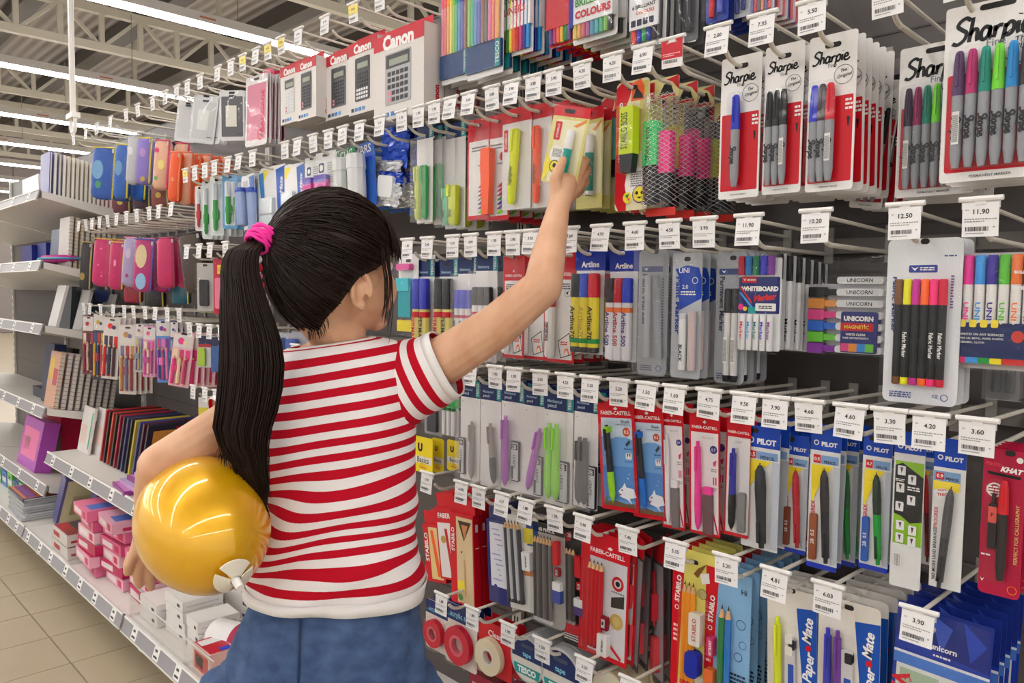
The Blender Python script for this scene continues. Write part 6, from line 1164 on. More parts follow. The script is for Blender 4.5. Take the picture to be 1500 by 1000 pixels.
# ================================================================== SIXTH ROW (tapes)
def tape(c, bgc=(214, 206, 200), hd=NAVY): return [('card', bgc, 0, 0, 1, 1, .008), ('r', hd, 0, 0, 1, .28), ('r', (20, 110, 130), 0, .2, 1, .23), ('t', 'acrylic tape', (150, 190, 220), .5, .17, .7), ('roll', c, .5, .62, .4, .55, (215, 90, 110)), ('blister', .06, .3, .94, .96, .02)]
pk('tape_card', 'navy topped card with a red tape roll by the denim waist', 'tape', (624, 656, 882, 953), 647, 'E', tape((200, 20, 50)), n=3, Y=1.06, price='1.80')
pk('tape_card', 'navy topped card with a larger looking red tape roll', 'tape', (653, 699, 888, 977), 692, 'E', tape((200, 24, 56)), n=3, Y=1.06, price='1.80')
pk('tape_card', 'red card with a beige tape roll in a clear shell', 'tape', (701, 750, 915, 990), 744, 'E', [('card', (200, 26, 40), 0, 0, 1, 1, .004), ('t', 'Clear', WHITE, .5, .2, .4), ('roll', (222, 210, 180), .42, .62, .38, .5, (220, 214, 204)), ('blister', .02, .32, .82, 1.04, .02)], n=3, Y=1.06, price='1.90')
def rolltape(short, px, hp, price, c, lab, n=6, Y=1.05):
    xl, xr, yt, yb = px; xm = (xl+xr)/2; zc = PY(xm, (yt+yb)/2, Y)[2]; x0 = XC(xl, zc, Y); x1 = XC(xr, zc, Y); r = (x1-x0)/2
    if hp: hook(hp, 'E', short, price)
    t = thing('tape_roll', uniq(short), 'tape', ((x0+x1)/2, Y, zc), 'rolls: '+short)
    mb = MB(); n_ = 32
    pr = [(r, 0), (r, .022), (r*.92, .0225), (r*.92, -.0005)]
    mb.add([(rr*math.cos(2*math.pi*i/n_), yy, rr*math.sin(2*math.pi*i/n_)) for rr, yy in pr for i in range(n_)], [(q*n_+i, q*n_+(i+1) % n_, ((q+1) % 4)*n_+(i+1) % n_, ((q+1) % 4)*n_+i) for q in range(4) for i in range(n_)], M(c, rough=.25)); mb.build('tape', t, smooth=40)
    MB().prism(ell(0, 0, r*.92, r*.92, 32), .0, .004, M((214, 210, 200) if lab else (232, 224, 204))).build('label_disc', t)
    if lab:
        a = MB(); a.flat([(r*.9*math.cos(q), r*.9*math.sin(q)) for q in [math.pi*k/16 for k in range(17)]], -.0004, M(NAVY)); a.flat([(-r*.7, -r*.72), (r*.7, -r*.72), (r*.8, -r*.3), (-r*.8, -r*.3)], -.0005, M((32, 150, 150)))
        put_text(a, 'TESCO', 0, -r*.5, r*1.1, M(WHITE, var=0), -.0007, 0, bold=.05); put_text(a, 'tape', 0, r*.22, r*.5, M((120, 190, 220), var=0), -.0007, 0, bold=.03); a.flat([(r*.2, -r*.2), (r*.6, -r*.2), (r*.6, 0), (r*.2, 0)], -.0006, M((210, 210, 210))); a.build('printed_label', t)
        b = MB(); b.flat(rrect(-r*.35, r*.35, r*.5, r*.65, .003), -.0009, (70, 80, 100)); b.build('hanging_slot', t)
    for i in range(1, n):
        c_ = copy_thing(t, ('printed_label', 'hanging_slot'), label=uniq(trim(ORD[i]+' roll behind the '+short)), group='further rolls: '+short); c_.location.y = Y+i*.026
rolltape('round navy labelled tape roll, left of two', (748, 797, 930, 1003), 794, '1.50', (190, 194, 196), True)
rolltape('round navy labelled tape roll, right of two', (791, 852, 950, 1030), 857, '2.20', (200, 204, 206), True)
rolltape('beige masking tape roll under the red pencil card', (868, 915, 978, 1045), 923, '2.90', (222, 206, 170), False, 4, 1.08)
# ================================================================== THE GIRL
Rh = Vector(R0); Fh = Vector((-math.sin(YAW), math.cos(YAW), 0)); UZ = Vector((0, 0, 1))
V = lambda px, py, d: Vector(PD(px, py, d))
base = V(490, 930, 1.19); FX, FY = base.x, base.y
girl = thing('person', 'girl in red striped shirt and denim skirt, reaching up, ponytail, balloon under arm', 'person', (FX, FY, 0))
O = Vector((FX, FY, 0))
def skin_mat():
    m = bpy.data.materials.new('skin'); m.use_nodes = True; n = m.node_tree.nodes; l = m.node_tree.links; b = n['Principled BSDF']
    t = n.new('ShaderNodeTexNoise'); t.inputs['Scale'].default_value = 14; r = n.new('ShaderNodeValToRGB')
    r.color_ramp.elements[0].color = rgb((200, 150, 116)); r.color_ramp.elements[1].color = rgb((216, 170, 138)); r.color_ramp.elements[0].position = .3; r.color_ramp.elements[1].position = .7
    l.new(t.outputs['Fac'], r.inputs[0]); l.new(r.outputs[0], b.inputs['Base Color']); b.inputs['Roughness'].default_value = .52
    b.inputs['Subsurface Weight'].default_value = .12; b.inputs['Subsurface Radius'].default_value = (.012, .005, .003); b.inputs['Subsurface Scale'].default_value = .5
    return m
SKIN = skin_mat()
bd = MB()
def cap(p0, r0, p1, r1, seg=16):
    """tapered limb with round ends"""
    p0 = Vector(p0)-O; p1 = Vector(p1)-O; L = (p1-p0).length; pr = []
    for k in range(5): a = math.pi/2*(1-k/4); pr.append((-r0*math.sin(a)/L, max(1e-4, r0*math.cos(a))))
    for k in range(5): a = math.pi/2*k/4; pr.append((1+r1*math.sin(a)/L, max(1e-4, r1*math.cos(a))))
    bd.lathe(p0, p1, pr, SKIN, seg)
def chain(pts):
    for (a, ra), (b, rb) in zip(pts, pts[1:]): cap(a, ra, b, rb)
def blob(c, r, ax=None, seg=20, rings=14):
    c = Vector(c)-O
    mx = Matrix.Translation(c)
    if ax:
        a, b, u = ax; mx = mx @ Matrix(((a.x, b.x, u.x, 0), (a.y, b.y, u.y, 0), (a.z, b.z, u.z, 0), (0, 0, 0, 1)))
    bd.ball((0, 0, 0), r, SKIN, seg, rings, mx)
# head frame: face looks right and away, her right side towards the camera
F = (Rh*.7+Fh*.714).normalized(); S = (Rh*.714-Fh*.7).normalized(); HX = (F, S, UZ)
C = V(490, 388, 1.17)
hp = lambda f, s, u: C+F*f+S*s+UZ*u
blob(hp(-.004, 0, .004), (.094, .077, .1), HX, 28, 18)
blob(hp(.03, 0, -.055), (.06, .052, .05), HX)
for s in (1, -1): blob(hp(.042, .032*s, -.038), (.044, .036, .042), HX)
blob(hp(.082, 0, -.052), (.02, .02, .014), HX); blob(hp(.075, 0, -.088), (.018, .02, .014), HX)
cap(hp(.084, 0, .0), .007, hp(.1, 0, -.022), .009)
for s in (1, -1): blob(hp(.094, .008*s, -.026), (.007, .006, .005), HX)
for s in (1, -1):       # ears
    a0 = hp(-.008, .0735*s, -.038); bx = (F*.9+S*s*.35).normalized(); pts = []
    for k in range(13):
        t = math.radians(-100+k*25); q = a0+bx*(.0145*math.cos(t+math.pi)*-1-.002)*-1*1+UZ*.0235*math.sin(t)+S*s*(.004+.004*(1 if 2 < k < 9 else 0)); pts.append((q, .0042))
    chain(pts); blob(a0+S*s*-.002, (.013, .006, .021), (F, S, UZ)); blob(a0+UZ*-.022+S*s*.004+F*.004, (.007, .005, .008), (F, S, UZ)); blob(a0+F*.006+S*s*.003, (.004, .005, .013), (F, S, UZ))
NB = V(492, 525, 1.19); chain([(hp(-.025, 0, -.07), .041), (V(497, 492, 1.18), .041), (NB, .047)])
SL, SR = V(378, 592, 1.17), V(592, 552, 1.20)
LAT = (SR-SL).normalized(); BACK = Vector((LAT.y, -LAT.x, 0)).normalized()
cap(NB, .045, SL, .04); cap(NB, .045, SR, .042)
ch, wa, pe = V(492, 640, 1.19), V(494, 780, 1.19), V(490, 905, 1.19)
for s in (-.042, .042): chain([(ch+LAT*s, .072), (wa+LAT*s*.7, .07), (pe+LAT*s*1.1, .08)])
chain([(NB-UZ*.04, .06), (ch, .075)])
hipz = pe.z-.03
for s in (-1, 1):
    h0 = pe+LAT*.055*s-UZ*.04; kn = Vector((FX, FY, 0))+LAT*.065*s; kn.z = .36; an = Vector((FX, FY, 0))+LAT*.07*s+BACK*.02; an.z = .075
    chain([(h0, .068), (kn, .045), (kn+BACK*.01-UZ*.1, .042), (an, .028)]); chain([(an-UZ*.03, .03), (an-BACK*.1-UZ*.045, .022)])
# right arm, raised
EL, WR = V(795, 420, 1.17), V(818, 305, 1.27)
chain([(SR, .043), (V(650, 528, 1.18), .038), (V(725, 480, 1.165), .034), (EL, .030)]); chain([(EL, .030), (V(803, 375, 1.21), .0275), (WR, .0185)])
def finger(pts, r): chain([(p, rr*.9) for p, rr in zip(pts, r)])
PALM = V(832, 268, 1.30)
chain([(WR, .0185), (V(822, 288, 1.285), .0205), (V(828, 270, 1.297), .02)]); chain([(V(818, 290, 1.28), .017), (V(843, 262, 1.315), .0125)]); chain([(V(826, 290, 1.29), .017), (V(848, 268, 1.325), .0115)])
finger([V(816, 285, 1.275), V(813, 262, 1.272), V(820, 246, 1.277), V(825, 234, 1.285)], [.013, .0105, .0095, .0075])
finger([V(843, 262, 1.312), V(854, 244, 1.33), V(859, 236, 1.345), V(848, 232, 1.352), V(838, 238, 1.352)], [.0105, .009, .0085, .008, .007])
finger([V(847, 268, 1.325), V(859, 253, 1.345), V(860, 247, 1.36), V(846, 246, 1.366), V(836, 250, 1.364)], [.0105, .009, .0085, .008, .007])
finger([V(848, 276, 1.332), V(858, 266, 1.355), V(856, 262, 1.37), V(842, 260, 1.374), V(832, 262, 1.372)], [.010, .0085, .008, .0075, .0065])
finger([V(844, 284, 1.335), V(852, 278, 1.355), V(848, 274, 1.37), V(836, 272, 1.374), V(828, 274, 1.372)], [.009, .0075, .007, .0065, .006])
# left arm round the balloon
EL2, WR2 = V(236, 682, 1.06), V(218, 772, 1.12)
chain([(SL, .041), (V(330, 625, 1.13), .035), (EL2, .031)]); chain([(EL2, .031), (V(226, 725, 1.09), .027), (WR2, .0185)])
chain([(WR2, .0185), (V(214, 795, 1.13), .0195), (V(212, 812, 1.135), .017)]); chain([(WR2, .017), (V(203, 806, 1.125), .0125)]); chain([(WR2, .017), (V(226, 812, 1.145), .0125)])
finger([V(202, 803, 1.122), V(192, 818, 1.115), V(188, 828, 1.112), V(187, 838, 1.115)], [.0105, .009, .0085, .007])
finger([V(207, 815, 1.13), V(203, 832, 1.125), V(202, 845, 1.125), V(204, 856, 1.13)], [.0102, .009, .0085, .007])
finger([V(217, 817, 1.138), V(218, 835, 1.135), V(219, 848, 1.137), V(221, 860, 1.145)], [.0102, .009, .0085, .007])
finger([V(227, 813, 1.146), V(231, 829, 1.147), V(233, 840, 1.15), V(236, 849, 1.157)], [.0095, .008, .0075, .0062])
finger([V(212, 790, 1.14), V(222, 800, 1.165), V(232, 812, 1.175), V(240, 822, 1.175)], [.0115, .0095, .0085, .007])
me = bd.mesh('body'); body = obj('body', me, girl); tag(body, None)
rm = body.modifiers.new('skin', 'REMESH'); rm.mode = 'VOXEL'; rm.voxel_size = .0022; rm.use_smooth_shade = True
sm_ = body.modifiers.new('smooth', 'SMOOTH'); sm_.factor = .6; sm_.iterations = 5
dg = bpy.context.evaluated_depsgraph_get(); me2 = bpy.data.meshes.new_from_object(body.evaluated_get(dg)); body.modifiers.clear(); body.data = me2; smooth_mesh(me2, True)
me2.materials.clear(); me2.materials.append(SKIN)
# face details
for s in (1, -1):
    e_ = MB(); mx = Matrix.Translation(hp(.072, .03*s, .0)-O); e_.ball((0, 0, 0), (.012, .012, .010), (238, 236, 232), 14, 10, mx); eo = e_.build('eye', girl, smooth=True)
    i_ = MB(); i_.ball((0, 0, 0), (.006, .006, .0065), (30, 20, 16), 10, 8, Matrix.Translation(hp(.0795, .031*s, .0)-O)); i_.build('iris', eo, smooth=True)
    b_ = MB(); b_.tube([hp(.083, .043*s, .018)-O, hp(.09, .03*s, .022)-O, hp(.093, .017*s, .019)-O], .002, (40, 28, 26), 6); b_.build('eyebrow', girl)
mo = MB(); mo.tube([hp(.093, -.017, -.053)-O, hp(.1, 0, -.05)-O, hp(.093, .017, -.053)-O], [.002, .0042, .002], (190, 92, 88), 8); mo.build('lips', girl, smooth=True)
# ---- hair
def hair_mat():
    m = bpy.data.materials.new('hair'); m.use_nodes = True; n = m.node_tree.nodes; l = m.node_tree.links; b = n['Principled BSDF']
    t = n.new('ShaderNodeTexNoise'); t.inputs['Scale'].default_value = 60; r = n.new('ShaderNodeValToRGB')
    r.color_ramp.elements[0].color = rgb((17, 10, 8)); r.color_ramp.elements[1].color = rgb((44, 27, 20)); l.new(t.outputs['Fac'], r.inputs[0]); l.new(r.outputs[0], b.inputs['Base Color'])
    b.inputs['Roughness'].default_value = .42; b.inputs['Specular IOR Level'].default_value = .22; return m
HAIR = hair_mat(); RH_ = random.Random(4)
HR = (.104, .0875, .112)
def hsurf(d, off=0.):       # direction (f,s,u) -> world point on the hair shell
    k = 1/math.sqrt((d[0]/(HR[0]+off))**2+(d[1]/(HR[1]+off))**2+(d[2]/(HR[2]+off))**2)
    return hp(d[0]*k-.004, d[1]*k, d[2]*k+.002)
LIM = [(0, .035), (35, .03), (60, .012), (78, -.008), (96, -.022), (112, -.062), (135, -.094), (180, -.1)]
def ulim(phi):
    p = abs((phi+180) % 360-180)
    for (a, u0), (b, u1) in zip(LIM, LIM[1:]):
        if a <= p <= b: return u0+(u1-u0)*(p-a)/(b-a)
    return LIM[-1][1]
def hdir(phi, u):       # unit-ish direction whose shell point has height u
    a = math.radians(phi); k = math.sqrt(max(.02, 1-(u/HR[2])**2)); return Vector((HR[0]*math.cos(a)*k, HR[1]*math.sin(a)*k, u))
hb_ = MB(); NP, NT = 72, 18; vs = []; fs = []
for j in range(NT+1):
    for i in range(NP):
        phi = 360*i/NP; ul = ulim(phi); th_ = j/NT; u = HR[2]*.999+(ul-HR[2])*(1-math.cos(th_*math.pi/2))**.85
        vs.append(hsurf(hdir(phi, u))-O)
for j in range(NT):
    for i in range(NP): fs.append((j*NP+i, (j+1)*NP+i, (j+1)*NP+(i+1) % NP, j*NP+(i+1) % NP))
fs.append(tuple(range(NP)))
hb_.add(vs, fs, HAIR)
TD = Vector((-.1, -.014, .034))
def strand(mb, pts, r, seg=3):
    n = len(pts); mb.tube([p-O for p in pts], [r*(.35+.65*math.sin(math.pi*min(1, .15+.85*i/(n-1)))**.5) for i in range(n)], HAIR, seg)
for k in range(620):        # combed back towards the tie
    phi = RH_.uniform(0, 360); u = ulim(phi)+RH_.uniform(-.003, .02)
    if k % 3 == 0: u = ulim(phi)+RH_.random()*(HR[2]*.97-ulim(phi))
    d0 = hdir(phi, u).normalized(); d1 = (TD+Vector((RH_.uniform(-.006, .006), RH_.uniform(-.012, .012), RH_.uniform(-.014, .014)))).normalized()
    ang = math.acos(max(-1, min(1, d0.dot(d1))));
    if ang < .15 or ang > 2.9: continue
    n_ = 9; off = RH_.uniform(.0, .0028); pts = []
    for i in range(n_+1):
        t = i/n_; d = (d0*math.sin((1-t)*ang)+d1*math.sin(t*ang))/math.sin(ang); d.z += .12*math.sin(math.pi*t)*(.5 if phi < 180 else .5)
        pts.append(hsurf(d, off))
    strand(hb_, pts, RH_.uniform(.0010, .0019))
for k in range(150):        # fringe
    phi = RH_.uniform(-62, 62); d0 = hdir(phi*.5, .092+RH_.uniform(-.01, .01)); d1 = hdir(phi, RH_.uniform(.002, .026))
    pts = [hsurf((d0*(1-t)+d1*t), .002+.004*t) for t in [i/7 for i in range(8)]]; strand(hb_, pts, .0013)
for (a, b_, c_, n_) in ((62, 74, -.085, 12), (-74, -62, -.085, 8)):  # locks in front of the ears
    for k in range(n_):
        ph = RH_.uniform(a, b_); e1 = c_+RH_.uniform(-.03, .03); pts = [hsurf(hdir(ph, .03-(.03)*t), .002) for t in (0, .5, 1)]
        st = pts[-1]; pts += [st+UZ*e1*t+F*(.006*math.sin(t*3)+RH_.uniform(-.001, .001)) for t in (.3, .6, .85, 1.1)]; strand(hb_, pts, .0009)
for k in range(22):         # baby hairs on the nape
    ph = RH_.uniform(115, 170); st = hsurf(hdir(ph, ulim(ph)), 0); strand(hb_, [st, st-UZ*.008+F*.003, st-UZ*.016+F*RH_.uniform(.002, .008)], .0006)
hair = hb_.build('hair', girl, smooth=True); hair['kind'] = 'stuff'
TW = hsurf(TD, .004)
# ponytail
PT = [(372, 358, 1.085, 15), (357, 367, 1.07, 22), (351, 390, 1.06, 25), (354, 420, 1.055, 28), (359, 455, 1.05, 34), (367, 500, 1.05, 41), (368, 550, 1.05, 43.5), (361, 600, 1.05, 41), (354, 638, 1.05, 36), (366, 678, 1.05, 23), (376, 708, 1.05, 14), (384, 736, 1.05, 3)]
pp = [V(a, b_, c_) for a, b_, c_, w_ in PT]; pw = [w_/F_PX*c_ for a, b_, c_, w_ in PT]
pts0 = [TW-O]+[p-O for p in pp]; ws = [.011]+pw
pt_ = MB(); SEG = 14; vs = []; fs = []
cen = smooth_line([tuple(p)+(w_,) for p, w_ in zip(pts0, ws)], 3)
for c in cen:
    for j in range(SEG):
        a = 2*math.pi*j/SEG; vs.append(Vector(c[:3])+Rh*c[3]*.86*math.cos(a)+Fh*c[3]*.5*math.sin(a))
n_ = len(cen); fs = [(i*SEG+j, i*SEG+(j+1) % SEG, (i+1)*SEG+(j+1) % SEG, (i+1)*SEG+j) for i in range(n_-6) for j in range(SEG)]
pt_.add(vs, fs, HAIR)
for k in range(1000):
    a = RH_.uniform(0, 2*math.pi); rr = RH_.uniform(.55, 1.0) if k % 3 else RH_.uniform(.92, 1.06); end = RH_.choice((n_, n_, n_-3, n_-6, n_-8)); pts = []; dr = RH_.uniform(-.3, .3); off = RH_.uniform(-.004, .004)
    for i in range(0, end, 2):
        c = cen[i]; t = i/n_; aa = a+dr*t; pts.append(Vector(c[:3])+O+Rh*(c[3]*rr*math.cos(aa)*1.0+off*t)+Fh*c[3]*.58*rr*math.sin(aa))
    if len(pts) > 3:
        last = pts[-1]; pts.append(last-UZ*RH_.uniform(.008, .03)+Rh*RH_.uniform(-.006, .006)); strand(pt_, pts, RH_.uniform(.0006, .0012))
po = pt_.build('ponytail', girl, smooth=True); po['kind'] = 'stuff'
ht = MB(); ax = (pp[1]-TW).normalized() if False else ((pp[0]-TW)+Vector((0, 0, -.006))).normalized()
tcen = TW+(pp[0]-TW)*.3; a1 = ax.orthogonal().normalized(); b1 = ax.cross(a1)
for k in range(7):
    cc = tcen+ax*(k-3)*.0042-O; r_ = .0165+.0015*math.sin(k*1.9)
    ring = [cc+a1*r_*math.cos(2*math.pi*j/22+k)+b1*r_*1.15*math.sin(2*math.pi*j/22+k)+ax*.0012*math.sin(j*1.3+k) for j in range(23)]
    ht.tube(ring, .0026, (250, 50, 165), 6)
hto = ht.build('hair_tie', girl, smooth=True); hto['label'] = 'bright pink hair elastic wound in several turns'
ba = MB()
for i, (x, y, r_, cc) in enumerate([(378, 380, .006, (235, 225, 228)), (378, 392, .007, (190, 40, 60)), (380, 405, .005, (225, 120, 140)), (383, 418, .005, (200, 60, 80))]):
    ba.ball(V(x, y, 1.075)-O, r_, M(cc, rough=.1), 10, 7)
ba.tube([V(378, 372, 1.075)-O, V(383, 420, 1.075)-O], .0012, (240, 240, 240), 5); ba.build('hair_bobbles', girl, smooth=True)
# ---- clothes
def stripe_mat():
    m = bpy.data.materials.new('striped_jersey'); m.use_nodes = True; n = m.node_tree.nodes; l = m.node_tree.links; b = n['Principled BSDF']
    uv = n.new('ShaderNodeUVMap'); uv.uv_map = 'stripes'; sp = n.new('ShaderNodeSeparateXYZ'); l.new(uv.outputs[0], sp.inputs[0])
    fr = n.new('ShaderNodeMath'); fr.operation = 'FRACT'; l.new(sp.outputs['Y'], fr.inputs[0])
    gt = n.new('ShaderNodeMath'); gt.operation = 'GREATER_THAN'; gt.inputs[1].default_value = .49; l.new(fr.outputs[0], gt.inputs[0])
    mx = n.new('ShaderNodeMix'); mx.data_type = 'RGBA'; mx.inputs['A'].default_value = rgb((232, 226, 226)); mx.inputs['B'].default_value = rgb((186, 8, 36)); l.new(gt.outputs[0], mx.inputs['Factor'])
    # trim: u > 1 marks the hem with three thin lines
    l.new(mx.outputs['Result'], b.inputs['Base Color']); b.inputs['Roughness'].default_value = .85; b.inputs['Specular IOR Level'].default_value = .2
    t = n.new('ShaderNodeTexNoise'); t.inputs['Scale'].default_value = 400; bp = n.new('ShaderNodeBump'); bp.inputs['Strength'].default_value = .15; bp.inputs['Distance'].default_value = .001; l.new(t.outputs['Fac'], bp.inputs['Height']); l.new(bp.outputs[0], b.inputs['Normal']); return m
STR = stripe_mat(); PER = .0236
def wavev(p):
    x, y, _ = proj(p); t = max(0., min(1., (y-600)/180.))
    return .38*t*math.sin(((x-400)*.42+(y-560))/23.+math.sin(x/60.)*1.3)*max(0, min(1, (870-y)/40))
def loft_cloth(name, rings, mat, parent, uvv, seg=64, sub=4, disp=None, thick=.0018, close=False):
    """rings: list of (center, a, b) vectors; uvv: list of v per ring"""
    key = [tuple(c)+tuple(a)+tuple(b_)+(v,) for (c, a, b_), v in zip(rings, uvv)]
    R2 = smooth_line(key, sub); vs = []; uvs = []
    for r in R2:
        c, a, b_, v = Vector(r[:3]), Vector(r[3:6]), Vector(r[6:9]), r[9]
        for j in range(seg):
            q = 2*math.pi*j/seg; cx, sx = math.cos(q), math.sin(q); e_ = .85
            p = c+a*(abs(cx)**e_*(1 if cx > 0 else -1))+b_*(abs(sx)**e_*(1 if sx > 0 else -1))
            if disp: p += disp(p, q, v, (p-c).normalized())
            vs.append(p-O); uvs.append((q/(2*math.pi), v+(wavev(p) if name == 'shirt' else 0)))
    n = len(R2); fs = [(i*seg+j, i*seg+(j+1) % seg, (i+1)*seg+(j+1) % seg, (i+1)*seg+j) for i in range(n-1) for j in range(seg)]
    m_ = bpy.data.meshes.new(name); m_.from_pydata([tuple(v) for v in vs], [], fs); m_.materials.append(mat)
    ul = m_.uv_layers.new(name='stripes')
    for lp in m_.loops: ul.data[lp.index].uv = uvs[lp.vertex_index]
    smooth_mesh(m_, True); o = obj(name, m_, parent)
    so = o.modifiers.new('thickness', 'SOLIDIFY'); so.thickness = thick; so.offset = 1
    return o, R2
def PR(L, R_, dL, dR, th):
    a = V(L[0], L[1], dL); b_ = V(R_[0], R_[1], dR); c = (a+b_)/2; h = (b_-a)/2; bk = Vector((-h.y, h.x, 0)).normalized()*th
    return (c, h, bk)
rg = [PR((424, 510), (543, 493), 1.175, 1.19, .046), PR((404, 519), (570, 496), 1.175, 1.19, .06), PR((381, 545), (597, 510), 1.18, 1.2, .078), PR((371, 590), (611, 553), 1.18, 1.2, .088), PR((373, 640), (613, 605), 1.18, 1.2, .09), PR((382, 695), (611, 660), 1.18, 1.2, .09), PR((387, 745), (609, 718), 1.18, 1.2, .09), PR((380, 792), (611, 772), 1.18, 1.2, .092), PR((366, 832), (616, 822), 1.18, 1.2, .096), PR((357, 860), (622, 868), 1.18, 1.2, .1)]
vv = []
z0 = rg[0][0].z
for r in rg: vv.append((z0-r[0].z)/PER)
off = .5-(vv[-1] % 1); vv = [v+off-.5+.02 for v in vv]
def fold(p, q, v, nrm):
    x, y, _ = proj(p); t = max(0., min(1., (y-620)/200.)); a = (x-400)*.42+(y-560)
    w = math.sin(a/17.+math.sin(x/60.)*1.3)*.5+math.sin(a/8.3+x/45.)*.22
    k = t*max(0, min(1., (y-600)/120))
    g_ = max(0, 1-abs(x-600)/60)*max(0, 1-abs(y-515)/30)*math.sin(x/5.)*.35
    return nrm*(.0095*w*k+.003*math.sin(x/23.+y/40.)*(1-t)+.004*g_)
shirt = thing('tmp', 'x', 'x') ; bpy.data.objects.remove(shirt)
top_, _ = loft_cloth('shirt', rg, STR, girl, vv, disp=fold, seg=96, sub=5)
top_['label'] = 'red and white striped short sleeved shirt'
# white hem band and neck trim
def band(name, ring, ring2, mat, out=.0022, parent=None):
    vs = []; seg = 72
    for (c, a, b_) in (ring, ring2):
        for j in range(seg):
            q = 2*math.pi*j/seg; cx, sx = math.cos(q), math.sin(q); e_ = .85
            p = c+a*(abs(cx)**e_*(1 if cx > 0 else -1))+b_*(abs(sx)**e_*(1 if sx > 0 else -1)); p += fold(p, q, 0, (p-c).normalized())+(p-c).normalized()*out; vs.append(p-O)
    mb = MB(); mb.add(vs, [(j, (j+1) % seg, seg+(j+1) % seg, seg+j) for j in range(seg)], mat); o = mb.build(name, parent or top_, smooth=True); so = o.modifiers.new('t', 'SOLIDIFY'); so.thickness = .001; return o
def lerp_ring(r1, r2, t): return tuple(x*(1-t)+y*t for x, y in zip(r1, r2))
WH = M((234, 230, 228), rough=.85); RDc = M((196, 18, 46), rough=.85)
band('hem_band', lerp_ring(rg[-2], rg[-1], .62), lerp_ring(rg[-2], rg[-1], 1.05), WH)
for t in (.18, .3, .42): pass
band('neck_band', rg[0], lerp_ring(rg[0], rg[1], .35), WH)
def sleeve(p0, p1, r0, r1, v0, name='sleeve', up=UZ, sq=1.0):
    d = (p1-p0); L = d.length; d = d/L; a = (up-d*up.dot(d)).normalized(); b_ = d.cross(a)
    rr = []; vs_ = []
    for t in (0, .25, .5, .75, 1.):
        c = p0+d*L*t; r = r0+(r1-r0)*t; rr.append((c, a*r, b_*r*sq)); vs_.append(v0+t*L/PER)
    o, _ = loft_cloth(name, rr, STR, top_, vs_, disp=lambda p, q, v, n: n*.0022*math.sin(q*3+v*1.5), seg=40)
    def bd2(t0, t1, mat, out):
        m2 = MB(); vs = []
        for t in (t0, t1):
            c = p0+d*L*t; r = r0+(r1-r0)*t+out
            for j in range(40):
                q = 2*math.pi*j/40; v = v0+t*L/PER; n = (a*math.cos(q)+b_*sq*math.sin(q)); e_ = .85; cx, sx = math.cos(q), math.sin(q)
                n = a*(abs(cx)**e_*(1 if cx > 0 else -1))+b_*sq*(abs(sx)**e_*(1 if sx > 0 else -1)); vs.append(c+n*(r+.0022*math.sin(q*3+v*1.5))-O)
        m2.add(vs, [(j, (j+1) % 40, 40+(j+1) % 40, 40+j) for j in range(40)], mat); k = m2.build('cuff_band', top_, smooth=True); so = k.modifiers.new('t', 'SOLIDIFY'); so.thickness = .001
    bd2(.86, 1.02, WH, .0026)
sleeve(V(583, 566, 1.2), V(655, 531, 1.185), .066, .051, .3)
sleeve(V(378, 606, 1.165), V(322, 624, 1.135), .056, .043, .3)
# denim skirt
def denim():
    m = bpy.data.materials.new('denim'); m.use_nodes = True; n = m.node_tree.nodes; l = m.node_tree.links; b = n['Principled BSDF']
    t = n.new('ShaderNodeTexNoise'); t.inputs['Scale'].default_value = 9; t.inputs['Detail'].default_value = 8; r = n.new('ShaderNodeValToRGB'); r.color_ramp.elements[0].position = .35; r.color_ramp.elements[1].position = .7
    r.color_ramp.elements[0].color = rgb((52, 74, 114)); r.color_ramp.elements[1].color = rgb((76, 101, 142)); l.new(t.outputs['Fac'], r.inputs[0]); l.new(r.outputs[0], b.inputs['Base Color']); b.inputs['Roughness'].default_value = .9
    w = n.new('ShaderNodeTexNoise'); w.inputs['Scale'].default_value = 700; bp = n.new('ShaderNodeBump'); bp.inputs['Strength'].default_value = .3; bp.inputs['Distance'].default_value = .001; l.new(w.outputs['Fac'], bp.inputs['Height']); l.new(bp.outputs[0], b.inputs['Normal']); return m
DEN = denim()
sk = [PR((386, 826), (602, 826), 1.18, 1.2, .082), PR((372, 868), (610, 872), 1.18, 1.2, .088), PR((350, 920), (616, 920), 1.18, 1.2, .096), PR((336, 965), (622, 965), 1.18, 1.2, .1)]
g2 = lambda p, q, v, n: n*.004*math.sin(q*9+v)*min(1, max(0, v-.5)/2)
so_, _ = loft_cloth('denim_skirt', sk+[PR((330, 1010), (626, 1010), 1.18, 1.2, .108)], DEN, girl, [0, 1, 2, 3, 4], disp=g2, seg=80)
sk2 = [PR((338, 975), (622, 978), 1.18, 1.2, .1), PR((300, 1000), (640, 1010), 1.18, 1.2, .125), PR((285, 1080), (655, 1090), 1.18, 1.2, .135), PR((275, 1180), (665, 1190), 1.18, 1.2, .14)]
loft_cloth('skirt_ruffle', sk2, DEN, so_, [0, 1.5, 3, 4.5], disp=lambda p, q, v, n: n*.012*math.sin(q*17)*min(1, v/1.5), seg=140)
se = MB(); se.tube([V(441+i*0-.5*i, 880+14*i, 1.10-.0012*i)-O for i in range(10)], .0016, (40, 56, 90), 5); se.build('seam', so_, smooth=True)
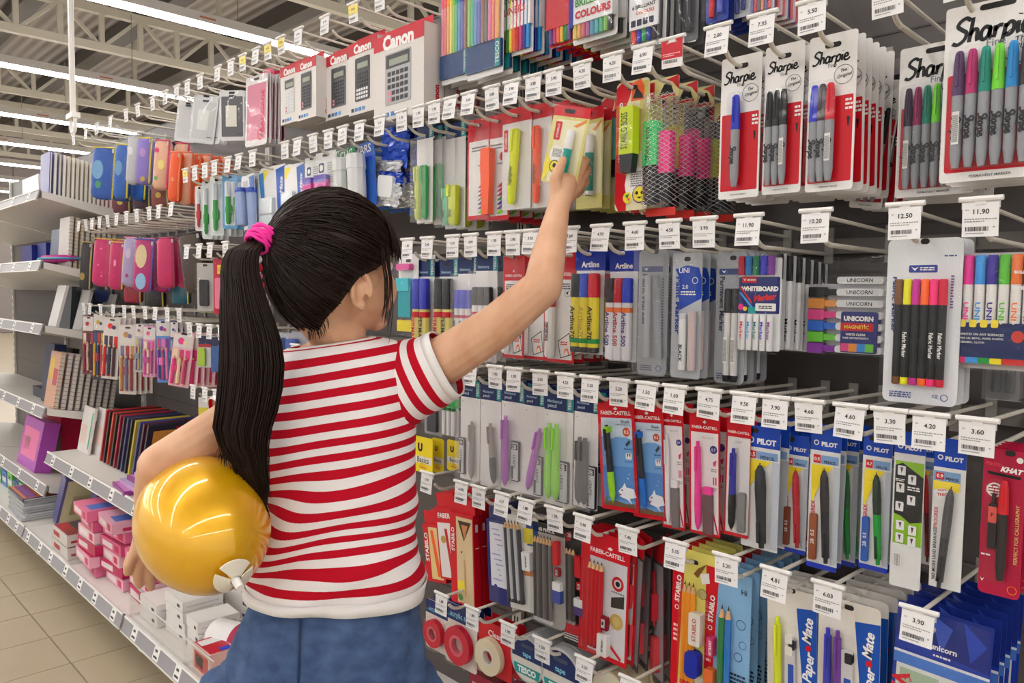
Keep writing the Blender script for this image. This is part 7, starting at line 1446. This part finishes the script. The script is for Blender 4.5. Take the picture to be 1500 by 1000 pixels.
for s in (-1, 1):
    an = Vector((FX, FY, 0))+LAT*.07*s
    sh = MB(); c = an-BACK*.035-O; ax_ = -BACK; vs = []; prof = [(0, 1.0, 0), (.012, 1.04, 0), (.016, 1.0, 0), (.04, .86, .0), (.062, .5, .0)]
    for z, k, _ in prof:
        for j in range(20):
            q = 2*math.pi*j/20; vs.append(c+ax_*math.cos(q)*.1*k*(1 if math.cos(q) > 0 else .85)+LAT*math.sin(q)*.038*k+UZ*z)
    sh.add(vs, [(i*20+j, i*20+(j+1) % 20, (i+1)*20+(j+1) % 20, (i+1)*20+j) for i in range(4) for j in range(20)]+[tuple(range(19, -1, -1)), tuple(range(80, 100))], (225, 160, 180)); sh.build('shoe', girl, smooth=True)

# ================================================================== THE BALLOON
def gold():
    m = bpy.data.materials.new('gold_balloon'); m.use_nodes = True; n = m.node_tree.nodes; l = m.node_tree.links; b = n['Principled BSDF']
    t = n.new('ShaderNodeTexNoise'); t.inputs['Scale'].default_value = 8; r = n.new('ShaderNodeValToRGB'); r.color_ramp.elements[0].color = rgb((222, 162, 4)); r.color_ramp.elements[1].color = rgb((232, 178, 12)); l.new(t.outputs['Fac'], r.inputs[0]); l.new(r.outputs[0], b.inputs['Base Color'])
    b.inputs['Metallic'].default_value = .4; b.inputs['Roughness'].default_value = .36; b.inputs['Coat Weight'].default_value = .8; b.inputs['Coat Roughness'].default_value = .07; return m
BC_ = V(297, 765, 1.055); NK = V(336, 833, .985)
axb = (NK-BC_).normalized(); rb_ = .0865
bl = thing('balloon', 'shiny gold balloon held under the girl\'s left arm', 'balloon', tuple(BC_-UZ*.1))
OB = BC_-UZ*.1
mb = MB(); prof = []
for k in range(29):
    a = math.pi*k/28; x = -math.cos(a); r = math.sin(a); x2 = x*.1 if x < 0 else x*.112; r2 = r*rb_*(1-.03*max(0, x)); prof.append(((x2+.1)/.212, max(1e-4, r2)))
UPB = None
mb.lathe(BC_-OB-axb*.1, BC_-OB+axb*.112, prof, gold(), 56, cap=False); bo = mb.build('balloon_skin', bl, smooth=True)
sc_ = 1.16
tip = BC_-OB+axb*.112; a1 = axb.orthogonal().normalized(); a1 = (UZ-axb*UZ.dot(axb)).normalized(); b1 = axb.cross(a1)
# the skin gathers to a small neck under the clip
k_ = MB(); k_.lathe(tip-axb*.006, tip+axb*.012, [(0, .014), (.4, .006), (1, .008)], gold(), 14); k_.build('balloon_neck', bl, smooth=True)
cl = MB()
for k in range(3):
    ang0 = math.radians(90+120*k); sec = []
    for j in range(9): a = ang0+math.radians(-50+100*j/8); sec.append((math.cos(a), math.sin(a)))
    inner = [tip+axb*.012+(a1*s_+b1*c_)*.007 for c_, s_ in sec]; outer = [tip+axb*.004+(a1*s_+b1*c_)*.025 for c_, s_ in sec]; n_ = 9
    vs = inner+outer+[p+axb*.002 for p in inner+outer]
    fs = [(j, j+1, n_+j+1, n_+j) for j in range(8)]+[(2*n_+j, 3*n_+j, 3*n_+j+1, 2*n_+j+1) for j in range(8)]+[(n_+j, n_+j+1, 3*n_+j+1, 3*n_+j) for j in range(8)]+[(0, n_, 3*n_, 2*n_), (8, 2*n_+8, 3*n_+8, n_+8)]
    pl_ = MB(); pl_.add(vs, fs, M((230, 222, 205), rough=.3)); q = pl_.build('valve_petal', bl)
cl.lathe(tip+axb*.008, tip+axb*.03, [(0, .0062), (1, .0052)], M((235, 232, 226), rough=.3), 12); cl.build('valve_stem', bl, smooth=40)

# ================================================================== THE PACK IN HER HAND
hk_e = [('card', (216, 208, 130), .0, .1, 1, 1, .001), ('hdr', RED, 0, 0, 1, .13, .001), ('r', (232, 226, 190), .14, .17, .93, .98), ('poly', (220, 140, 60), [(.6, .24), (.95, .14), (.95, .18), (.72, .26)]), ('poly', YEL, [(0, .7), (.3, .5), (.3, .75), (0, 1)]),
        ('rr', RED, .12, .2, .3, .44, .03), ('t', 'STABILO', WHITE, .21, .32, .18, 90), ('e', (240, 238, 230), .3, .62, .2), ('lines', (90, 90, 90), .18, .55, .44, .66, 6), ('e', YEL, .3, .78, .14), ('ring', BLACK, .3, .78, .14, .85), ('e', BLACK, .3, .77, .05),
        ('pen', 'tube', .66, .3, .98, .2, WHITE, (0, 160, 150), {'cf': .35, 'dy': 0}), ('hole', .45, .06, .3), ('film', 'clear', .0, .0, 1, 1, .002)]
Yh = .992; zt = PY(842, 156, Yh)[2]; zb = PY(825, 272, Yh)[2]
root, _ = build_pack('correction_pen_bag', uniq('yellow bag with a turquoise pen being lifted between thumb and fingers'), 'pen bag', XC(862, zt, Yh)-XC(812, zt, Yh), zt-zb, hk_e)
root.location = (XC(840, zt, Yh), Yh, zt); root.rotation_euler = (0, math.radians(13), math.radians(6))
# ================================================================== THINGS ON THE SHELVES
def at(px, z, Y): return XC(px, z, Y)
def carton(name, short, cat, x, y, z, w, d, h, col, top=None, rot=0, lean=0, group=None, edge=None, stripes=(), film_=False, txt=None, tc=WHITE, roll=0):
    """box standing on z, left-front corner at x, y; w along the aisle, d into the shelf"""
    t = thing(name, uniq(short), cat, (x, y, z), group, (math.radians(lean), math.radians(roll), math.radians(rot)))
    MB().box(0, w, 0, d, .0008, h, M(col, rough=.35)).build('cover', t)
    if edge:        # page block showing between two covers
        MB().box(.002, w+.0006, .003, d-.003, .003, h-.003, M(edge, rough=.7)).build('pages', t)
    a = MB()
    if top: a.add([(.004, .004, h+.0006), (w-.004, .004, h+.0006), (w-.004, d-.004, h+.0006), (.004, d-.004, h+.0006)], [(0, 1, 2, 3)], M(top, rough=.3))
    for (f, c, u0, v0, u1, v1) in stripes:      # f: front / side / top faces, fractions
        if f == 'f': a.add([(u0*w, -.0006, v0*h), (u1*w, -.0006, v0*h), (u1*w, -.0006, v1*h), (u0*w, -.0006, v1*h)], [(0, 1, 2, 3)], M(c))
        elif f == 's': a.add([(w+.0009, u0*d, v0*h), (w+.0009, u1*d, v0*h), (w+.0009, u1*d, v1*h), (w+.0009, u0*d, v1*h)], [(0, 1, 2, 3)], M(c))
        else: a.add([(u0*w, v0*d, h+.0009), (u1*w, v0*d, h+.0009), (u1*w, v1*d, h+.0009), (u0*w, v1*d, h+.0009)], [(0, 1, 2, 3)], M(c))
    a.build('printed_artwork', t)
    if txt: q = MB(); put_text(q, txt, w/2, h*.6, w*.7, M(tc, var=0), -.001); q.build('lettering', t)
    if film_:
        f_ = MB(); f_.box(-.002, w+.002, -.002, d+.002, .0004, h+.002, film('clear')); f_.build('clear_wrap', t)
    return t
def spiral(t, w, d, h, side='s', n=14):
    mb = MB()
    for k in range(n):
        zc = h*(k+.5)/n; pts = [(w+.004*math.cos(a), d/2+(d/2+.0035)*math.sin(a), zc+.001*a/6) for a in [2*math.pi*i/8 for i in range(9)]]
        mb.tube(pts, .0009, (120, 110, 100), 4)
    mb.build('wire_spiral', t)
ordn = ['first', 'second', 'third', 'fourth', 'fifth', 'sixth', 'seventh', 'eighth', 'ninth', 'tenth', 'eleventh', 'twelfth', 'thirteenth', 'fourteenth', 'fifteenth', 'sixteenth', 'seventeenth', 'eighteenth']
zs = lambda zf, y: zf-.075*(y-.9)/.4+.001       # surface of a back-sloping shelf
BX2 = -3.83
# top shelf: notebooks one behind another
cols = [(56, 60, 140), (214, 210, 216), (150, 150, 160), (228, 224, 218)]+[(228, 222, 206)]*8+[(232, 190, 190)]*5
for i, c in enumerate(cols):
    y = .935+.0175*i; carton('notebook', 'notebook %s from the front on the top left shelf, %s' % (ordn[i], 'navy' if i == 0 else 'pink' if i > 11 else 'pale'), 'notebook', BX2-.17, y, zs(1.60, y), .15, .011, .185, c, edge=(236, 232, 226) if i % 2 else (222, 214, 206), lean=-3, group='notebooks on the top left shelf')
for i in range(9):
    c = [(226, 222, 224), (225, 150, 160), (60, 60, 120), (232, 228, 226), (225, 160, 170), (50, 50, 60), (228, 200, 200), (225, 150, 150), (240, 236, 230)][i]
    y = .96+.018*i; carton('notebook', 'small notebook %s in the group at the left edge, top shelf' % ordn[i], 'notebook', -4.42, y, zs(1.60, y), .3, .012, .12, c, edge=(230, 226, 222), group='small notebooks at the left edge')
t = carton('folder_tray', 'flat mint green folder under the pale notebooks', 'folder', BX2-.18, .92, 1.597, .002, .002, .002, (120, 200, 170)) if False else None
# second shelf
for i in range(9):
    y = 1.0+.022*i; t = carton('notebook', 'wire bound notebook %s from the front, second left shelf' % ordn[i], 'notebook', BX2-.17, y, zs(1.295, y), .16, .015, .225, [(205, 200, 196), (196, 180, 150), (190, 170, 130)][i % 3], edge=(220, 212, 196), lean=-4, group='wire bound notebooks on the second left shelf'); spiral(t, .16, .015, .225)
for i in range(4):
    y = 1.02+.03*i; carton('notebook', ['navy', 'silver', 'dark teal', 'black'][i]+' hardback book upright left of the wire bound notebooks', 'book', -4.24, y, zs(1.295, y), .2, .02, .19, [(50, 70, 110), (160, 166, 172), (40, 60, 66), (40, 40, 46)][i], edge=(210, 208, 204), lean=-6, group='hardback books on the second left shelf', film_=i == 1)
t = thing('pencil_pouch', uniq('flat magenta pouch with teal zip lying on a left shelf'), 'pencil case', (-4.2, .93, 1.298))
mb = MB(); pr = [(0, .3), (.15, .85), (.5, 1), (.85, .85), (1, .3)]; vs = []
for k, (tt, q) in enumerate([(-1, 0), (-.7, .8), (0, 1), (.7, .8), (1, 0)]):
    for j in range(14):
        a = 2*math.pi*j/14; vs.append((.18+.2*(math.cos(a)*(1-.12*abs(tt)**2)), .09+.08*math.sin(a)*(1-.15*abs(tt)), .018+.016*tt))
mb.add(vs, [(i*14+j, i*14+(j+1) % 14, (i+1)*14+(j+1) % 14, (i+1)*14+j) for i in range(4) for j in range(14)]+[tuple(range(13, -1, -1)), tuple(range(56, 70))], (190, 30, 130)); mb.build('pouch_body', t, smooth=True)
zp = MB(); zp.tube([(.18+.203*math.cos(2*math.pi*j/20), .09+.083*math.sin(2*math.pi*j/20), .018) for j in range(21)], .0045, (50, 160, 190), 6); zp.build('zip', t, smooth=True)
carton('storage_box', 'royal blue box at the left edge, second shelf', 'box', -4.65, 1.0, zs(1.295, 1.0), .2, .2, .12, (34, 44, 130), group='royal blue boxes')
carton('storage_box', 'royal blue box just right of the edge blue box', 'box', -4.43, 1.02, zs(1.295, 1.02), .16, .2, .13, (40, 52, 140), group='royal blue boxes')
# third shelf: box files and grey boards
for i, (c, nm) in enumerate([((60, 66, 72), 'dark grey'), ((196, 198, 200), 'silver'), ((70, 90, 110), 'slate blue'), ((214, 214, 214), 'pale grey')]):
    y = 1.05+.045*i; carton('ring_binder', nm+' binder standing on the third left shelf', 'binder', -4.28, y, zs(1.02, y), .26, .035, .2, c, edge=(220, 220, 220) if i % 2 else None, lean=-4, group='binders on the third left shelf')
for i in range(3):
    y = .95+.1*i; carton('display_board', ['front', 'middle', 'rear'][i]+' light grey board leaning on the third left shelf', 'board', BX2-.15, y, zs(1.02, y), .13, .012, .19, (205, 204, 202), lean=-14, group='grey boards on the third left shelf')
carton('cash_box', 'black and navy flat box deep on the fourth left shelf', 'box', -4.5, 1.0, zs(.655, 1.0), .4, .2, .05, (24, 26, 50), top=(36, 40, 90))
# fourth shelf
carton('ring_binder', 'dark navy lever file with white spine label', 'binder', -4.22, .97, zs(.655, .97), .15, .05, .28, (40, 52, 86), lean=-6, stripes=[('s', (226, 226, 226), .2, .15, .8, .4)])
carton('ring_binder', 'black slim file beside the navy lever file', 'binder', -4.2, 1.04, zs(.655, 1.04), .15, .03, .27, (34, 34, 38), lean=-6)
for i in range(9):
    y = .93+.028*i; c = [(222, 176, 150), (226, 216, 214), (214, 200, 200), (206, 196, 190)][min(i, 3)]
    x0_ = BX2-.17+.03*0
    t = carton('sketch_pad', 'wire bound pad %s from the front, lower left shelf' % ordn[i], 'notebook', x0_+.0, y+.0, zs(.655, y), .165, .018, .25, c, edge=(226, 220, 208), lean=-9, group='wire bound pads on the lower left shelf', stripes=[('f', (200, 90, 110), .5, .4, .9, .7), ('f', (235, 200, 90), .1, .5, .5, .9)] if i < 3 else (), film_=i < 2); spiral(t, .165, .018, .25)
carton('toy_box', 'purple and pink box at the left edge, low shelf', 'box', -4.5, .92, zs(.31, .92), .34, .07, .24, (176, 80, 180), lean=-12, stripes=[('f', (230, 120, 170), .1, .2, .9, .8), ('f', (240, 220, 220), .2, .3, .5, .6)])
carton('toy_box', 'crimson box behind the purple one, low left shelf', 'box', -4.6, 1.05, zs(.31, 1.05), .4, .1, .27, (176, 24, 60))
# bay two lower shelf (top at .468)
for i in range(3):
    carton('foam_board', ['leftmost', 'middle', 'rightmost'][i]+' white foam board with a green strip, middle shelf', 'board', -3.76+.1*i, 1.0+.03*i, .469, .15, .01, .2, (222, 216, 214), lean=-10, group='white boards on the middle shelf', stripes=[('f', (60, 170, 130), .85, .1, .95, .9), ('f', (226, 200, 190), .1, .2, .6, .6)])
C7 = [(190, 40, 50), (30, 30, 34), (200, 60, 40), (40, 36, 40), (170, 30, 60), (50, 44, 60), (60, 60, 110), (34, 32, 38), (200, 180, 60), (60, 70, 130), (90, 40, 60), (40, 40, 50)]
for i, c in enumerate(C7):
    x = -3.45+.042*i
    carton('colouring_pack', 'glossy wrapped pack %s of the leaning row, %s' % (ordn[i], {0: 'red', 2: 'red', 8: 'yellow'}.get(i, 'dark')), 'colouring pack', x, 1.0, .475, .012, .2, .24, c, roll=24, group='leaning colouring packs on the middle shelf', film_=i % 2 == 0, stripes=[('s', (215, 150, 60), .1, .3, .5, .9), ('s', (190, 40, 60), .5, .5, .9, .95), ('s', (230, 220, 210), .2, .05, .6, .2)])
for i in range(5):
    carton('activity_pack', ['bottom', 'second', 'third', 'fourth', 'top'][i]+' mauve activity pack lying at the shelf edge', 'activity pack', -2.98+.04*i, .905+.012*i, .469+.017*i, .18, .15, .016, [(150, 60, 140), (190, 150, 200), (140, 50, 130), (200, 160, 205), (150, 120, 190)][i], top=[(200, 120, 190), (180, 170, 210)][i % 2], group='mauve packs on the middle shelf', rot=3*i-6, film_=i == 4)
# base shelf (top at .15)
ZB = .151
for i, (c, nm) in enumerate([((60, 170, 60), 'green'), ((50, 120, 200), 'blue'), ((110, 200, 80), 'lime'), ((40, 80, 170), 'dark blue'), ((80, 190, 70), 'bright green')]):
    carton('toy_pack', nm+' glossy pack on the base shelf at the left edge', 'pack', -4.85+.12*i, .9, ZB, .1, .12, .07+.01*(i % 3), c, top=(150, 200, 220), film_=True, group='glossy packs on the base shelf', stripes=[('f', (230, 230, 230), .1, .3, .9, .6), ('f', (40, 40, 44), .3, .65, .7, .8)])
for i in range(9):
    carton('drawing_pad', ordn[i]+' drawing pad from the bottom of the left stack', 'pad', -4.2+.008*(i % 3), .82+.004*(i % 2), ZB+.0115*i, .3, .17, .0115, (170, 172, 176) if i < 8 else (60, 50, 90), top=(190, 190, 194) if i < 8 else (200, 120, 60), rot=(i*37 % 5)-2, group='stack of drawing pads on the base shelf', edge=(196, 196, 198), stripes=[('t', (120, 60, 130), .05, .1, .95, .35), ('t', (220, 150, 60), .05, .4, .95, .9)] if i == 8 else ())
carton('gift_box', 'pale yellow and violet wrapped set leaning back on the base shelf', 'set', -3.77, .9, ZB+.033, .05, .22, .30, (92, 90, 150), roll=38, film_=True, stripes=[('s', (226, 214, 170), .05, .05, .95, .95), ('s', (226, 196, 110), .2, .2, .5, .6), ('s', (230, 224, 214), .55, .5, .9, .9)])
carton('gift_box', 'second violet set leaning behind the pale yellow one', 'set', -3.6, .98, ZB+.033, .05, .26, .28, (90, 80, 140), roll=38)
for i in range(2):
    carton('game_box', ['lower', 'upper'][i]+' white and red game box at the shelf front', 'box', -3.42, .815, ZB+.05*i, .2, .13, .046, (222, 214, 208), top=(150, 60, 60), film_=True, group='white and red game boxes', stripes=[('t', (70, 80, 84), .1, .4, .9, .9), ('t', (190, 50, 50), .05, .05, .6, .35), ('f', (190, 40, 50), .1, .3, .5, .7), ('s', (190, 60, 60), .1, .3, .9, .5), ('s', (120, 40, 50), .3, .1, .6, .9)])
PK = [(226, 110, 150), (232, 170, 190), (200, 30, 90), (236, 190, 200), (225, 90, 140)]
rp = random.Random(8)
for s_ in range(3):
    for i in range([6, 6, 4][s_]):
        carton('craft_box', '%s pink craft box up the %s pile' % (ordn[i], ['left', 'middle', 'right'][s_]), 'box', -3.14+.2*s_+rp.uniform(-.012, .012), .83+rp.uniform(-.01, .02)+.02*s_, ZB+.041*i, .19, .17, .039, PK[(i+s_) % 5], top=PK[(i*2+s_) % 5] if i % 2 else (206, 200, 206), rot=rp.uniform(-5, 5), film_=(i+s_) % 2 == 0, group='piles of pink craft boxes', stripes=[('f', (240, 225, 225), .1, .25, .6, .75), ('s', (200, 30, 80), .2, .2, .8, .5), ('f', (200, 30, 90), .7, .2, .9, .8), ('t', (80, 110, 190), .5, .1, .9, .6)])
# clear acrylic dividers on the base shelf
for i, (x, nm) in enumerate([(-3.17, 'by the game boxes'), (-2.535, 'right of the pink piles'), (-2.1, 'among the white boxes')]):
    t = thing('shelf_divider', uniq('clear acrylic shelf divider '+nm), 'divider', (x, .81, ZB), 'clear shelf dividers'); MB().box(0, .003, 0, .4, 0, .07, film('hard')).build('panel', t); MB().box(-.01, .013, 0, .4, 0, .002, film('hard')).build('base_flange', t)
t = thing('shelf_fence', uniq('low clear front guard along the white boxes'), 'guard', (-2.53, .812, ZB), 'clear shelf dividers'); MB().box(0, .62, 0, .002, 0, .075, film('hard')).build('panel', t); MB().box(0, .62, 0, .0025, .075, .0765, M((230, 230, 232))).build('top_edge', t)
# white envelopes boxes
wn = random.Random(21)
for s_, (x, y, n_, w, d, h) in enumerate([(-2.52, .84, 2, .14, .11, .035), (-2.36, .86, 4, .14, .12, .03), (-2.2, .86, 3, .09, .12, .032), (-2.5, .99, 4, .16, .12, .035), (-2.3, 1.02, 4, .16, .12, .035)]):
    for i in range(n_):
        carton('white_box', '%s white box up the %s stack' % (ordn[i], ['front left', 'front middle', 'front right', 'rear left', 'rear right'][s_]), 'box', x+wn.uniform(-.005, .005), y, ZB+(h+.001)*i, w, d, h, (226, 222, 218), top=(232, 228, 224), rot=wn.uniform(-3, 3), group='stacks of white boxes', stripes=[('f', (40, 44, 60), .7, .3, .85, .6), ('s', (150, 150, 156), .1, .45, .9, .5)])
tn = thing('round_tub', uniq('white round tub with a crimson label'), 'tub', (-2.1, .9, ZB+.055), None, (0, math.radians(90), math.radians(20)))
mb = MB(); mb.lathe((0, 0, 0), (0, 0, .14), [(0, .04), (.05, .05), (.95, .05), (1, .04)], M((228, 224, 224)), 24); b_ = mb.build('tub', tn, smooth=40); mb = MB(); mb.lathe((0, 0, .09), (0, 0, .142), [(0, .0512), (1, .0512)], M((170, 24, 70)), 24); mb.build('label_band', tn, smooth=40)
carton('clip_box', 'red and white box at the front near the skirt', 'box', -2.06, .82, ZB, .11, .07, .075, (224, 190, 180), top=(200, 30, 50), stripes=[('t', WHITE, .1, .1, .4, .9), ('f', (200, 60, 60), .1, .15, .9, .8), ('f', (230, 220, 214), .2, .3, .6, .7), ('t', (40, 70, 200), .75, .5, .95, .9)])
for i in range(3): carton('clip_box', ['left', 'middle', 'right'][i]+' red striped carton behind the red and white box', 'box', -1.93+.13*i, .92, ZB, .12, .1, .09, (205, 40, 56), top=(210, 60, 70), group='red striped cartons', stripes=[('t', WHITE, .1, .2, .9, .3), ('t', WHITE, .1, .5, .9, .6), ('f', WHITE, .1, .3, .8, .6)])
# pink display trim below the last row, beside the skirt
for i in range(6):
    carton('craft_box', 'tall crimson carton %s from the skirt, on the base shelf' % ordn[i], 'box', -1.24+.1*i, 1.1, ZB, .085, .05, .2, [(150, 24, 50), (190, 60, 90), (120, 20, 44)][i % 3], group='tall crimson cartons on the base shelf', stripes=[('f', (214, 160, 170), .1, .1, .3, .9), ('f', (90, 16, 36), .6, .1, .75, .9)])
for o in bpy.data.objects:
    if '_t' in o: del o['_t']
